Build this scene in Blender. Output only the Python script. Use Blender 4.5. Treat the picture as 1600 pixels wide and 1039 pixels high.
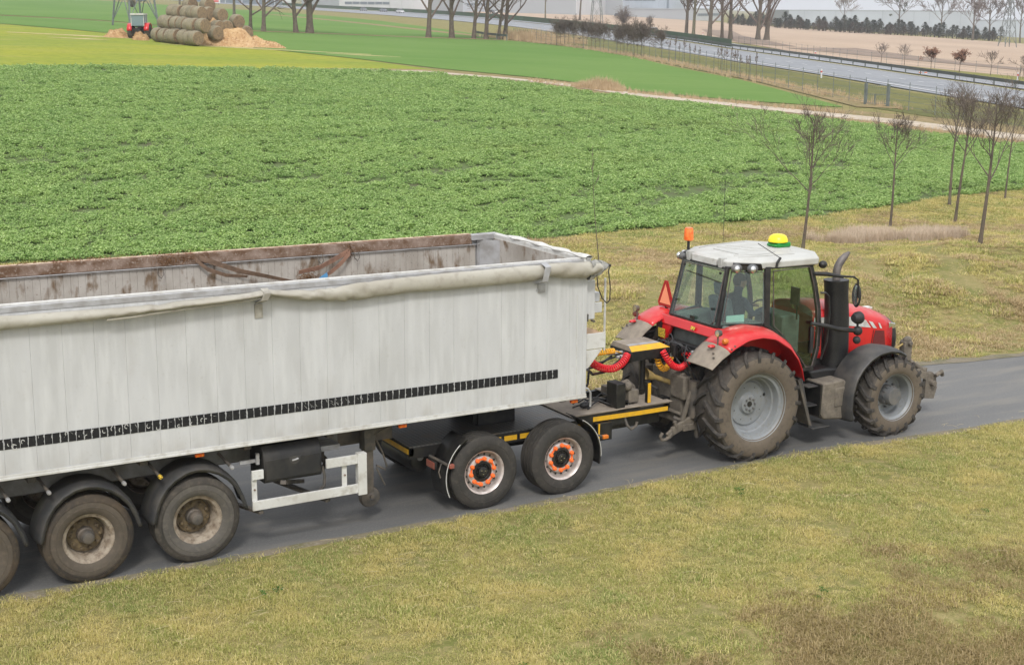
import bpy, math, random
import numpy as np
from math import sin, cos, pi, radians as rad
random.seed(7)
for _o in list(bpy.data.objects): bpy.data.objects.remove(_o)
SC = bpy.context.scene
COL = SC.collection
# ---------------------------------------------------------------- camera
YAW, PITCH, ROLL = 0.5301, 0.2175, 0.0048
CP = np.array([-3.9229, -16.3784, 6.5775])
cd = bpy.data.cameras.new('camera'); cd.lens = 51.55; cd.sensor_width = 36; cd.clip_start = .1; cd.clip_end = 6000
cam = bpy.data.objects.new('camera', cd); COL.objects.link(cam); SC.camera = cam
from mathutils import Matrix, Vector
_f = Vector((sin(YAW)*cos(PITCH), cos(YAW)*cos(PITCH), -sin(PITCH)))
_r = _f.cross(Vector((0, 0, 1))).normalized(); _u = _r.cross(_f)
_r, _u = _r*cos(ROLL)+_u*sin(ROLL), -_r*sin(ROLL)+_u*cos(ROLL)
cam.matrix_world = Matrix(((_r.x, _u.x, -_f.x, CP[0]), (_r.y, _u.y, -_f.y, CP[1]), (_r.z, _u.z, -_f.z, CP[2]), (0, 0, 0, 1)))
# ---------------------------------------------------------------- sky, sun, exposure
SUN_EL, SUN_AZ = rad(48), rad(-150)          # azimuth measured from +y towards +x
W = bpy.data.worlds.new('World'); SC.world = W; W.use_nodes = True
nt = W.node_tree; nt.nodes.clear()
sky = nt.nodes.new('ShaderNodeTexSky'); sky.sky_type = 'NISHITA'; sky.sun_disc = False
sky.sun_elevation = SUN_EL; sky.sun_rotation = SUN_AZ
sky.air_density = 1.0; sky.dust_density = 6.0; sky.ozone_density = 1.0
hs = nt.nodes.new('ShaderNodeHueSaturation'); hs.inputs['Saturation'].default_value = .22
bg = nt.nodes.new('ShaderNodeBackground'); bg.inputs['Strength'].default_value = 0.118
ow = nt.nodes.new('ShaderNodeOutputWorld')
tc = nt.nodes.new('ShaderNodeTexCoord'); va = nt.nodes.new('ShaderNodeVectorMath'); va.operation = 'MULTIPLY_ADD'
# the sky's own level: the road and its surroundings are banked a little against it
vd = nt.nodes.new('ShaderNodeVectorMath'); vd.operation = 'DOT_PRODUCT'; vd.inputs[1].default_value = (.045*cos(YAW), -.045*sin(YAW), 0)
av = nt.nodes.new('ShaderNodeMath'); av.operation = 'ADD'; av.inputs[1].default_value = .035
cb = nt.nodes.new('ShaderNodeCombineXYZ'); va.operation = 'ADD'
nt.links.new(tc.outputs['Generated'], vd.inputs[0]); nt.links.new(vd.outputs['Value'], av.inputs[0]); nt.links.new(av.outputs[0], cb.inputs[2])
nt.links.new(tc.outputs['Generated'], va.inputs[0]); nt.links.new(cb.outputs[0], va.inputs[1]); nt.links.new(va.outputs[0], sky.inputs[0])
nt.links.new(sky.outputs[0], hs.inputs['Color']); cm = nt.nodes.new('ShaderNodeMix'); cm.data_type = 'RGBA'; cm.inputs[0].default_value = .70; cm.inputs[7].default_value = (6.2, 6.35, 6.6, 1)   # even cloud deck over the clear-sky model
# an overcast deck is brighter overhead than at the horizon
sz = nt.nodes.new('ShaderNodeSeparateXYZ'); nt.links.new(va.outputs[0], sz.inputs[0])
mz = nt.nodes.new('ShaderNodeMapRange'); mz.inputs['From Min'].default_value = 0; mz.inputs['From Max'].default_value = 1; mz.inputs['To Min'].default_value = 1.02; mz.inputs['To Max'].default_value = 1.75; nt.links.new(sz.outputs[2], mz.inputs[0])
vs = nt.nodes.new('ShaderNodeVectorMath'); vs.operation = 'SCALE'; vs.inputs[0].default_value = (6.2, 6.35, 6.6); nt.links.new(mz.outputs[0], vs.inputs['Scale']); nt.links.new(vs.outputs[0], cm.inputs[7])
nt.links.new(hs.outputs[0], cm.inputs[6]); nt.links.new(cm.outputs[2], bg.inputs[0]); nt.links.new(bg.outputs[0], ow.inputs[0])
sd = bpy.data.lights.new('sun', 'SUN'); sd.energy = 1.5; sd.angle = rad(10); sd.color = (1, .965, .91)
sun = bpy.data.objects.new('sun', sd); COL.objects.link(sun)
sun.rotation_euler = Vector((sin(SUN_AZ)*cos(SUN_EL), cos(SUN_AZ)*cos(SUN_EL), sin(SUN_EL))).to_track_quat('Z', 'Y').to_euler()
SC.view_settings.view_transform = 'Standard'; SC.view_settings.look = 'None'
SC.view_settings.exposure = 0.33; SC.view_settings.gamma = 1; SC.view_settings.use_curve_mapping = False
SC.render.engine = 'CYCLES'; SC.cycles.max_bounces = 6; SC.cycles.transparent_max_bounces = 12

# ---------------------------------------------------------------- helpers
def tag(o, label=None, cat=None, group=None, kind=None):
    if label: o['label'] = label
    if cat: o['category'] = cat
    if group: o['group'] = group
    if kind: o['kind'] = kind
    return o
def empty(name, loc, label=None, cat=None, group=None, rz=0):
    o = bpy.data.objects.new(name, None); o.location = loc; o.rotation_euler.z = rz
    COL.objects.link(o); tag(o, label, cat, group); return o
def rnd(a, b): return random.uniform(a, b)
def lerp(a, b, t): return a+(b-a)*t
class MB:
    def __init__(s): s.v = []; s.f = []; s.c = None
    def add(s, v, f):
        n = len(s.v); s.v += [tuple(map(float, p)) for p in v]; s.f += [tuple(i+n for i in q) for q in f]; return s
    def box(s, x0, x1, y0, y1, z0, z1):
        v = [(x, y, z) for z in (z0, z1) for y in (y0, y1) for x in (x0, x1)]
        return s.add(v, [(0, 2, 3, 1), (4, 5, 7, 6), (0, 1, 5, 4), (2, 6, 7, 3), (0, 4, 6, 2), (1, 3, 7, 5)])
    def hexa(s, lo, hi):            # two quads of 4 points (matching order)
        return s.add(list(lo)+list(hi), [(3, 2, 1, 0), (4, 5, 6, 7), (0, 1, 5, 4), (1, 2, 6, 5), (2, 3, 7, 6), (3, 0, 4, 7)])
    def beam(s, p, q, w, h, up=(0, 0, 1)):
        p, q = Vector(p), Vector(q); d = (q-p).normalized(); a = d.cross(Vector(up))
        if a.length < 1e-4: a = d.cross(Vector((0, 1, 0)))
        a.normalize(); b = a.cross(d)
        o = [a*w/2+b*h/2, -a*w/2+b*h/2, -a*w/2-b*h/2, a*w/2-b*h/2]
        return s.hexa([p+k for k in o], [q+k for k in o])
    def tube(s, pts, r, n=8, cap=True):
        pts = [Vector(p) for p in pts]; m = len(pts); R = r if isinstance(r, (list, tuple)) else [r]*m
        v = []; ref = None
        for i, p in enumerate(pts):
            d = (pts[min(i+1, m-1)]-pts[max(i-1, 0)]).normalized()
            if ref is None: ref = d.orthogonal().normalized()
            a = (ref-d*ref.dot(d))
            a = a.normalized() if a.length > 1e-5 else d.orthogonal().normalized()
            ref = a; b = d.cross(a)
            for k in range(n):
                t = 2*pi*k/n; v.append(p+(a*cos(t)+b*sin(t))*R[i])
        f = [(i*n+k, i*n+(k+1) % n, (i+1)*n+(k+1) % n, (i+1)*n+k) for i in range(m-1) for k in range(n)]
        if cap and n > 2: f += [tuple(range(n))[::-1], tuple((m-1)*n+k for k in range(n))]
        return s.add(v, f)
    def lathe(s, prof, c, ax='y', n=48, closed=False):   # prof: (radius, along)
        v = []; m = len(prof)
        for k in range(n):
            t = 2*pi*k/n; ct, st = cos(t), sin(t)
            for r, a in prof:
                if ax == 'y': v.append((c[0]+r*ct, c[1]+a, c[2]+r*st))
                elif ax == 'z': v.append((c[0]+r*ct, c[1]+r*st, c[2]+a))
                else: v.append((c[0]+a, c[1]+r*ct, c[2]+r*st))
        f = []
        for k in range(n):
            k2 = (k+1) % n
            for j in range(m if closed else m-1):
                j2 = (j+1) % m
                q = (k*m+j, k*m+j2, k2*m+j2, k2*m+j)
                f.append(q if ax != 'y' else q[::-1])
        return s.add(v, f)
    def disc(s, c, r, ax='y', n=24, d=-1):
        v = [c]+[((c[0]+r*cos(2*pi*k/n), c[1], c[2]+r*sin(2*pi*k/n)) if ax == 'y' else (c[0], c[1]+r*cos(2*pi*k/n), c[2]+r*sin(2*pi*k/n)) if ax == 'x' else (c[0]+r*cos(2*pi*k/n), c[1]+r*sin(2*pi*k/n), c[2])) for k in range(n)]
        return s.add(v, [(0, 1+k, 1+(k+1) % n) for k in range(n)])
    def prism(s, poly, lo, hi, pl='xz'):
        n = len(poly)
        g = {'xz': lambda a, b, c: (a, c, b), 'xy': lambda a, b, c: (a, b, c), 'yz': lambda a, b, c: (c, a, b)}[pl]
        v = [g(a, b, lo) for a, b in poly]+[g(a, b, hi) for a, b in poly]
        f = [tuple(range(n)), tuple(range(n, 2*n))[::-1]]+[(i, i+n, (i+1) % n+n, (i+1) % n) for i in range(n)]
        return s.add(v, f)
    def grid(s, P, wrap=False):
        m, n = len(P), len(P[0]); v = [p for row in P for p in row]
        f = [(i*n+j, i*n+(j+1) % n, (i+1)*n+(j+1) % n, (i+1)*n+j) for i in range(m-1) for j in range(n if wrap else n-1)]
        return s.add(v, f)
    def ball(s, c, r, n=12, m=8, sx=1, sy=1, sz=1):
        pr = [(r*sin(pi*i/m), r*cos(pi*i/m)) for i in range(m+1)]
        k = len(s.v); s.lathe(pr, (0, 0, 0), 'z', n)
        for i in range(k, len(s.v)):
            x, y, z = s.v[i]; s.v[i] = (c[0]+x*sx, c[1]+y*sy, c[2]+z*sz)
        return s
    def mir(s, yc):               # mirror everything about y = yc
        s.v = [(x, 2*yc-y, z) for x, y, z in s.v]; s.f = [q[::-1] for q in s.f]; return s
    def both(s, yc):
        m = MB(); m.add(s.v, s.f); m.mir(yc); s.add(m.v, m.f); return s
    def mesh(s, name, m, org=(0, 0, 0), smooth=35):
        me = bpy.data.meshes.new(name)
        me.from_pydata([(x-org[0], y-org[1], z-org[2]) for x, y, z in s.v], [], s.f)
        for k in (m if isinstance(m, (list, tuple)) else [m]): me.materials.append(k)
        if smooth:
            me.shade_smooth(); me.set_sharp_from_angle(angle=rad(smooth))
        me.update(); return me
    def build(s, name, m, parent=None, org=None, smooth=35, bevel=0, solid=0, recalc=True):
        if org is None:
            org = (0, 0, 0); p = parent
            while p is not None: org = tuple(org[i]+p.location[i] for i in range(3)); p = p.parent
            loc = (0, 0, 0)
        else:
            base = (0, 0, 0); p = parent
            while p is not None: base = tuple(base[i]+p.location[i] for i in range(3)); p = p.parent
            loc = tuple(org[i]-base[i] for i in range(3))
        me = s.mesh(name, m, org, smooth)
        if recalc and len(me.polygons) < 60000:
            import bmesh
            b = bmesh.new(); b.from_mesh(me); bmesh.ops.recalc_face_normals(b, faces=b.faces); b.to_mesh(me); b.free()
        o = bpy.data.objects.new(name, me); COL.objects.link(o); o.parent = parent; o.location = loc
        if solid:
            d = o.modifiers.new('solid', 'SOLIDIFY'); d.thickness = solid; d.offset = 0
        if bevel:
            d = o.modifiers.new('bevel', 'BEVEL'); d.width = bevel; d.segments = 2; d.limit_method = 'ANGLE'; d.angle_limit = rad(40)
        return o
def child(b, n, m, par, smooth=35):
    me = b.mesh(n, m, smooth=smooth); o = bpy.data.objects.new(n, me); COL.objects.link(o); o.parent = par; return o
def dup(o, parent=None, loc=None, rot=None, children=True):
    c = o.copy(); COL.objects.link(c); c.parent = parent if parent is not None else o.parent
    if loc is not None: c.location = loc
    if rot is not None: c.rotation_euler = rot
    if children:
        for ch in list(o.children): dup(ch, c)
    return c

# ---------------------------------------------------------------- materials
def rgb(c): return (*c, 1)
def hx(h):                       # sRGB hex -> linear
    c = [int(h[i:i+2], 16)/255 for i in (0, 2, 4)]
    return tuple(x/12.92 if x <= .04045 else ((x+.055)/1.055)**2.4 for x in c)
class N:
    def __init__(s, name):
        s.m = bpy.data.materials.new(name); s.m.use_nodes = True; s.t = s.m.node_tree
        s.b = s.t.nodes['Principled BSDF']; s.out = s.t.nodes['Material Output']; s._p = None
    def n(s, ty, **k):
        x = s.t.nodes.new('ShaderNode'+ty)
        for a, b in k.items():
            if a in x.bl_rna.properties.keys(): setattr(x, a, b)
            else: x.inputs[a.replace('_', ' ')].default_value = b
        return x
    def l(s, a, b): s.t.links.new(a, b)
    def pos(s):
        if s._p is None: s._p = s.n('NewGeometry').outputs['Position']
        return s._p
    def noise(s, sc, det=3, stretch=None, rough=.55, dist=0):
        x = s.n('TexNoise'); x.inputs['Scale'].default_value = sc; x.inputs['Detail'].default_value = det
        x.inputs['Roughness'].default_value = rough; x.inputs['Distortion'].default_value = dist
        if stretch:
            mp = s.n('Mapping'); mp.inputs['Scale'].default_value = stretch; s.l(s.pos(), mp.inputs[0]); s.l(mp.outputs[0], x.inputs['Vector'])
        else: s.l(s.pos(), x.inputs['Vector'])
        return x.outputs['Fac']
    def ramp(s, f, a, b):
        r = s.n('MapRange'); r.inputs['From Min'].default_value = a; r.inputs['From Max'].default_value = b; r.clamp = True
        s.l(f, r.inputs['Value']); return r.outputs[0]
    def mix(s, f, a, b):
        x = s.n('Mix', data_type='RGBA'); x.clamp_factor = True
        for v, i in ((f, x.inputs[0]), (a, x.inputs[6]), (b, x.inputs[7])):
            if isinstance(v, (int, float)): i.default_value = v
            elif isinstance(v, tuple): i.default_value = rgb(v)
            else: s.l(v, i)
        return x.outputs[2]
    def math(s, op, a, b=0):
        x = s.n('Math', operation=op)
        for v, i in ((a, x.inputs[0]), (b, x.inputs[1])):
            if isinstance(v, (int, float)): i.default_value = v
            else: s.l(v, i)
        return x.outputs[0]
    def bump(s, h, strength=.3, dist=.01):
        x = s.n('Bump'); x.inputs['Strength'].default_value = strength; x.inputs['Distance'].default_value = dist
        s.l(h, x.inputs['Height']); s.l(x.outputs[0], s.b.inputs['Normal'])
    def set(s, col=None, rough=None, metal=None, spec=None):
        if col is not None:
            if isinstance(col, tuple): s.b.inputs['Base Color'].default_value = rgb(col)
            else: s.l(col, s.b.inputs['Base Color'])
        if rough is not None:
            if isinstance(rough, (int, float)): s.b.inputs['Roughness'].default_value = rough
            else: s.l(rough, s.b.inputs['Roughness'])
        if metal is not None: s.b.inputs['Metallic'].default_value = metal
        if spec is not None: s.b.inputs['Specular IOR Level'].default_value = spec
        return s.m
def mat(name, c, rough=.6, metal=0, c2=None, sc=4, lo=.4, hi=.65, c3=None, sc3=30, bump=0, bsc=60, stretch=None, spec=None):
    k = N(name); col = c
    if c2 is not None: col = k.mix(k.ramp(k.noise(sc, 4, stretch), lo, hi), c, c2)
    if c3 is not None: col = k.mix(k.ramp(k.noise(sc3, 3), .5, .75), col, c3)
    if bump: k.bump(k.noise(bsc, 3), bump)
    return k.set(col, rough, metal, spec)
def grey(v, w=0): return (v*(1+w), v, v*(1-w))
DUST = (.23, .185, .135)
M = {}
M['white'] = mat('white_paint', (.62, .62, .60), .5, c2=(.50, .49, .46), sc=1.2, c3=(.42, .40, .36), sc3=9)
def _tr():
    k = N('trailer_paint')
    a = k.noise(2.2, 4, (1, 1, .35)); b = k.noise(9, 4, (1, 1, .12)); c = k.noise(30, 3)
    col = k.mix(k.ramp(a, .35, .68), (.53, .535, .54), (.455, .458, .455))
    col = k.mix(k.math('MULTIPLY', k.ramp(b, .47, .70), .8), col, (.58, .585, .585))
    col = k.mix(k.math('MULTIPLY', k.ramp(c, .62, .8), .4), col, (.36, .34, .31))
    g = k.n('SeparateXYZ'); k.l(k.pos(), g.inputs[0]); sp = k.math('MULTIPLY', k.ramp(g.outputs[2], 1.72, 1.40), k.ramp(k.noise(5, 5, (1, 1, .5)), .42, .72))   # road spray baked on along the bottom
    col = k.mix(k.math('MULTIPLY', sp, .55), col, (.36, .335, .30))
    col = k.mix(k.math('MULTIPLY', k.ramp(k.noise(1.1, 5, (1, 1, .8)), .60, .72), .35), col, (.38, .36, .33))
    k.bump(k.noise(1.3, 2), .08, .02)
    return k.set(col, .42, 0, .45)
M['trailer'] = _tr()
def _inner():
    k = N('inner_wall_metal'); a = k.noise(1.6, 5); b = k.noise(7, 5, (1, 1, .5)); c = k.noise(40, 3)
    col = k.mix(k.ramp(a, .35, .65), (.45, .42, .385), (.30, .27, .235))
    col = k.mix(k.ramp(b, .54, .7), col, (.155, .105, .065))
    col = k.mix(k.ramp(c, .64, .8), col, (.10, .06, .04))
    return k.set(col, .75)
M['inner'] = _inner()
def _rust():
    k = N('rusty_rail'); a = k.noise(5, 6); b = k.noise(28, 4)
    col = k.mix(k.ramp(a, .36, .60), (.27, .20, .16), (.125, .070, .040)); col = k.mix(k.ramp(b, .55, .75), col, (.34, .28, .235))
    k.bump(b, .5, .01); return k.set(col, .9)
M['rust'] = _rust()
M['alu'] = mat('dull_aluminium', (.42, .42, .43), .5, .3, c2=(.30, .29, .28), sc=6)
M['tarp'] = mat('cream_tarpaulin', (.41, .39, .335), .5, c2=(.335, .31, .255), sc=3.5, c3=(.27, .245, .20), sc3=7, stretch=(.4, 1, 1.5))
M['steel'] = mat('dirty_steel', (.085, .078, .07), .6, .2, c2=(.15, .125, .10), sc=7, bump=.15)
M['black'] = mat('black_paint', (.008, .008, .009), .45, c2=(.024, .022, .019), sc=8)
M['plastic'] = mat('black_plastic', (.016, .016, .017), .6, c2=(.036, .033, .03), sc=3, lo=.45)
M['blackdust'] = mat('dusty_black_plastic', (.036, .036, .037), .55, c2=(.10, .09, .078), sc=3.2, lo=.45, hi=.8)
M['dusty'] = mat('mud_dusted_metal', (.13, .112, .09), .85, c2=(.19, .162, .128), sc=7, c3=(.10, .085, .07), sc3=22, bump=.3, bsc=50)
M['dustlid'] = mat('dusty_flap', (.29, .245, .195), .8, c2=(.22, .185, .15), sc=8)
M['yellow'] = mat('yellow_marking', (.72, .40, .015), .45, c2=(.58, .33, .03), sc=12)
def _red():
    k = N('red_paint'); a = k.noise(2.5, 4); g = k.n('NewGeometry'); sx = k.n('SeparateXYZ'); k.l(g.outputs['Normal'], sx.inputs[0])
    d = k.math('MULTIPLY', k.ramp(sx.outputs[2], .5, 1.0), k.ramp(k.noise(9, 4), .40, .68))
    col = k.mix(k.ramp(a, .35, .7), (.60, .013, .015), (.53, .011, .013)); col = k.mix(k.math('MULTIPLY', d, .30), col, (.48, .22, .17))
    m = k.set(col, k.ramp(a, -.3, 1.9), 0, .5); k.b.inputs['Coat Weight'].default_value = .35; k.b.inputs['Coat Roughness'].default_value = .15; return m
M['red'] = _red()
M['rooflt'] = mat('light_grey_roof', (.50, .50, .475), .45, c2=(.44, .435, .405), sc=4)
M['roofline'] = mat('roof_groove_grey', (.40, .40, .38), .5)
M['chrome'] = mat('lamp_reflector', (.7, .7, .7), .15, .9)
def _glass(name, tint, rough=.03, alpha=.55):
    k = N(name); g = k.n('BsdfGlossy'); g.inputs['Roughness'].default_value = rough; g.inputs['Color'].default_value = (1, 1, 1, 1)
    t = k.n('BsdfTransparent'); t.inputs['Color'].default_value = rgb(tint); f = k.n('LayerWeight'); f.inputs['Blend'].default_value = .5
    a = k.math('ADD', k.math('MULTIPLY', k.math('POWER', f.outputs['Facing'], 3.5), .75), .045); mx = k.n('MixShader'); k.l(a, mx.inputs[0]); k.l(t.outputs[0], mx.inputs[1]); k.l(g.outputs[0], mx.inputs[2])
    k.l(mx.outputs[0], k.out.inputs[0]); return k.m
M['glass'] = _glass('green_tinted_glass', (.80, .89, .84))
M['clear'] = _glass('clear_lens', (.85, .85, .85))
M['orange'] = mat('orange_lens', (.78, .13, .01), .3, c2=(.6, .09, .01), sc=30)
M['amber'] = mat('amber_lens', (.62, .17, .02), .3)
M['redlens'] = mat('dusty_red_lens', (.30, .07, .05), .4, c2=(.24, .1, .07), sc=30)
M['nuto'] = mat('orange_nut_pointer', (.95, .17, .03), .5)
M['rimgrey'] = mat('pale_grey_rim', (.235, .25, .265), .45, c2=(.20, .21, .215), sc=2, c3=(.20, .195, .18), sc3=25)
M['hubgrey'] = mat('dark_grey_hub', (.10, .105, .11), .55, c2=(.15, .14, .13), sc=9)
M['rimdirt'] = mat('dirty_cream_rim', (.33, .28, .22), .7, c2=(.20, .155, .11), sc=9, c3=(.12, .085, .06), sc3=20)
M['rimrust'] = mat('rusty_wheel_disc', (.115, .085, .05), .8, c2=(.17, .125, .065), sc=18, c3=(.05, .04, .03), sc3=25)
M['rimsilv'] = mat('dusty_silver_rim', (.36, .32, .295), .5, .15, c2=(.24, .205, .185), sc=9)
M['lip'] = mat('bright_rim_lip', (.62, .56, .53), .35, .2, c2=(.45, .38, .35), sc=14)
def _tyre(name, c, d, s):
    k = N(name); a = k.noise(3.0, 5); b = k.noise(16, 5); c_ = k.mix(k.ramp(a, .35, .65), c, d); c_ = k.mix(k.ramp(b, .5, .78), c_, s)
    k.bump(k.noise(70, 3), .35, .004); return k.set(c_, .85, 0, .3)
M['tyre'] = _tyre('dusty_tyre', (.045, .041, .036), (.070, .061, .051), (.11, .094, .076))
M['tyreb'] = _tyre('brown_stained_tyre', (.047, .041, .035), (.082, .062, .043), (.11, .084, .058))
M['tyredk'] = _tyre('dark_tyre', (.036, .034, .031), (.052, .047, .042), (.075, .067, .057))
M['tyrein'] = _tyre('grey_dust_sidewall', (.085, .078, .069), (.105, .095, .082), (.14, .124, .104))
M['tyreinb'] = _tyre('brown_dust_sidewall', (.080, .067, .052), (.10, .082, .063), (.125, .10, .077))
M['tread'] = _tyre('farm_tyre_rubber', (.050, .045, .040), (.080, .069, .059), (.115, .097, .080))
M['lug'] = _tyre('farm_tyre_lug', (.036, .034, .032), (.062, .055, .049), (.10, .085, .072))
M['side'] = _tyre('muddy_sidewall', (.115, .093, .071), (.140, .114, .087), (.085, .070, .055))
M['hosered'] = mat('red_coiled_hose', (.72, .02, .03), .4)
M['hoseyel'] = mat('yellow_coiled_hose', (.85, .42, .02), .4)
M['hose'] = mat('black_hose', (.02, .02, .022), .5)
M['tape'] = mat('black_tape', (.006, .006, .007), .85, c2=(.012, .012, .012), sc=30)
M['scratch'] = mat('scratch_white', (.55, .55, .53), .6)
M['wood'] = mat('pale_timber', (.50, .33, .19), .7, c2=(.42, .27, .15), sc=20, stretch=(.2, 1, 1))
M['strap'] = mat('brown_ratchet_strap', (.22, .145, .10), .9, c2=(.15, .10, .07), sc=14)
M['strapor'] = mat('faded_orange_strap', (.34, .19, .13), .9, c2=(.24, .14, .10), sc=14)
M['blue'] = mat('blue_strap_end', (.10, .30, .55), .7)
M['straw'] = mat('wet_straw', (.20, .105, .045), .95, c2=(.12, .06, .03), sc=40)
M['cloth'] = mat('dark_blue_work_jacket', (.035, .045, .075), .85, c2=(.05, .06, .09), sc=20)
M['jeans'] = mat('dark_trousers', (.03, .035, .05), .85)
M['skin'] = mat('skin', (.50, .29, .20), .55)
M['hair'] = mat('grey_hair', (.12, .10, .09), .8)
M['seat'] = mat('seat_grey_cloth', (.10, .115, .135), .9, c2=(.14, .155, .175), sc=20)
M['interior'] = mat('cab_interior_grey', (.16, .18, .17), .8, c2=(.12, .13, .125), sc=6)
M['green'] = mat('green_plastic', (.01, .22, .03), .4)
M['yel2'] = mat('bright_yellow_plastic', (.95, .72, .02), .35)
M['smvred'] = mat('dark_red_reflective', (.42, .015, .02), .4)
M['smvor'] = mat('fluorescent_orange', (1.0, .36, .20), .5)
M['label'] = mat('yellow_sticker', (.75, .5, .05), .6, c2=(.12, .09, .02), sc=60, lo=.52, hi=.56)
M['ptoy'] = mat('dusty_yellow_guard', (.36, .26, .09), .7, c2=(.22, .16, .08), sc=14)
M['plate'] = None
def _chq():
    k = N('checker_plate'); mp = k.n('Mapping'); mp.inputs['Rotation'].default_value = (0, 0, pi/4); mp.inputs['Scale'].default_value = (22, 22, 22)
    k.l(k.pos(), mp.inputs[0]); w = k.n('TexChecker'); w.inputs['Scale'].default_value = 1; k.l(mp.outputs[0], w.inputs[0])
    w2 = k.n('TexBrick') if 0 else None
    k.bump(w.outputs['Fac'], .6, .004); c = k.mix(w.outputs['Fac'], (.10, .10, .10), (.17, .168, .16))
    c = k.mix(k.ramp(k.noise(5, 4), .45, .7), c, (.16, .135, .11)); return k.set(c, .5, .5)
M['plate'] = _chq()
# ---------------------------------------------------------------- terrain
Hh = np.array([sin(YAW), cos(YAW)]); Rr = np.array([cos(YAW), -sin(YAW)])
def sm(a, b, t):
    t = np.clip((t-a)/(b-a), 0, 1); return t*t*(3-2*t)
def T(x, y):
    dx, dy = x-CP[0], y-CP[1]; D = dx*Hh[0]+dy*Hh[1]; X = dx*Rr[0]+dy*Rr[1]; Xc = np.clip(X, -700, 900)
    z = -np.where(Xc < 0, .045, .052)*Xc*sm(26, 75, D)+2*(1-np.exp(-np.maximum(D-32, 0)/70))*sm(30, 60, D)
    z = z+.009*np.maximum(D-250, 0)*sm(-90, 60, X)
    return z
def bank(x, y):                   # the verge swells a little behind the road and falls away in front of it
    s = (.55+.10*np.sin(x*1.3+y)+.07*np.sin(x*2.9-y*2.1))*sm(4.4, 7.0, y)*(1-sm(9, 16, y))*sm(9, 15, x)*(1-sm(30, 40, x))
    e = -.35*sm(0, 3.0, (-4.8-y)+np.minimum(0, x-4.5)*.6)
    return s+e
def TT(x, y): return T(x, y)+bank(x, y)
def Tz(x, y): return float(TT(np.float64(x), np.float64(y)))
# the world's upright leans a hair from the road's normal because the carriageway is banked
def G3(k=.03): return (k*Rr[0], k*Rr[1])
def gridmesh(name, X, Y, Z, m, kind='structure'):
    a, b = X.shape; v = np.stack([X, Y, Z], -1).reshape(-1, 3)
    i = np.arange((a-1)*(b-1)); r = i//(b-1); c = i % (b-1); k = r*b+c
    f = np.stack([k, k+1, k+b+1, k+b], -1)
    me = bpy.data.meshes.new(name); me.vertices.add(len(v)); me.vertices.foreach_set('co', v.ravel())
    me.loops.add(len(f)*4); me.loops.foreach_set('vertex_index', f.ravel()); me.polygons.add(len(f))
    me.polygons.foreach_set('loop_start', np.arange(0, len(f)*4, 4)); me.polygons.foreach_set('loop_total', np.full(len(f), 4))
    me.update(calc_edges=True); me.shade_smooth(); me.materials.append(m)
    if me.polygons[0].normal.z < 0: me.flip_normals()
    o = bpy.data.objects.new(name, me); COL.objects.link(o); return tag(o, kind=kind)
def resamp(P, n):
    P = np.array(P, float); t = np.linspace(0, len(P)-1, n); i = np.clip(t.astype(int), 0, len(P)-2); f = (t-i)[:, None]
    return P[i]*(1-f)+P[i+1]*f
def arcs(P, n):
    P = np.array(P, float); d = np.r_[0, np.cumsum(np.hypot(*np.diff(P, axis=0).T))]; t = np.linspace(0, d[-1], n)
    return np.stack([np.interp(t, d, P[:, 0]), np.interp(t, d, P[:, 1])], -1)
def strip(name, A, B, m, n=60, k=6, off=.02, arc=True, fall=0):
    A, B = (arcs(A, n), arcs(B, n)) if arc else (resamp(A, n), resamp(B, n))
    t = np.linspace(0, 1, k)[None, :, None]; P = A[:, None, :]*(1-t)+B[:, None, :]*t
    return gridmesh(name, P[..., 0], P[..., 1], TT(P[..., 0], P[..., 1])+off, m)
def grassmat(name, cols, patch=.5, fine=9, dark=(.03, .035, .012), bump=.5, brown=True):
    k = N(name); a = k.noise(patch, 5, rough=.6); b = k.noise(fine, 4, rough=.7); c = k.noise(fine*6, 3)
    col = k.mix(k.ramp(a, .38, .62), cols[0], cols[1]); col = k.mix(k.ramp(b, .42, .7), col, cols[2])
    col = k.mix(k.math('MULTIPLY', k.ramp(c, .5, .75), .6), col, dark); k.bump(b, bump, .05)
    return k.set(col, .95, 0, .15)
M['ground'] = grassmat('verge_soil_and_turf', ((.25, .215, .085), (.15, .16, .045), (.31, .255, .12)), .75, 7, (.06, .05, .02))
dd = np.r_[-40, -25, np.linspace(-12, 60, 110), 60*np.exp(np.linspace(.02, np.log(3200/60), 130))]
ss = np.linspace(-1.0, 1.0, 170)
DD, SS = np.meshgrid(dd, ss, indexing='ij'); XX = SS*(DD+55)
gx = CP[0]+DD*Hh[0]+XX*Rr[0]; gy = CP[1]+DD*Hh[1]+XX*Rr[1]
gridmesh('ground', gx, gy, TT(gx, gy)-.02, M['ground'])

# ---------------------------------------------------------------- land cover (polylines in metres)
yel_near = [(-12, 80), (4.7, 81.8), (16.3, 84.3), (27.4, 86.0), (39.7, 86.5), (45.3, 87.3), (50.2, 87.1)]
yel_far = [(-5, 158), (12.1, 160.5), (33.5, 165.6), (37.8, 155.5), (42.7, 140.0), (47.9, 116.4), (50.5, 103.5), (51.1, 88.8)]
crop_near = [(-25, 17), (-10, 21), (-1.0, 22.2), (3.74, 22.4), (10, 21), (18.08, 19.37), (20.47, 19.61), (24.05, 19.6), (28.24, 19.3), (30.15, 19.96), (32.69, 20.27), (35.86, 21.3), (40.28, 22), (56.1, 24.1), (75, 26)]
crop_far = [(-30, 78), (-12, 79.6), (4.7, 81.3), (16.1, 83.6), (27.2, 85.3), (39.4, 85.8), (46.4, 84.5), (50.3, 78.6), (51.2, 69.1), (52.4, 62.6), (53.7, 60.1), (55.7, 52.5), (57.6, 45.5), (59.2, 37.5), (62.4, 28.4), (76, 27)]
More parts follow.
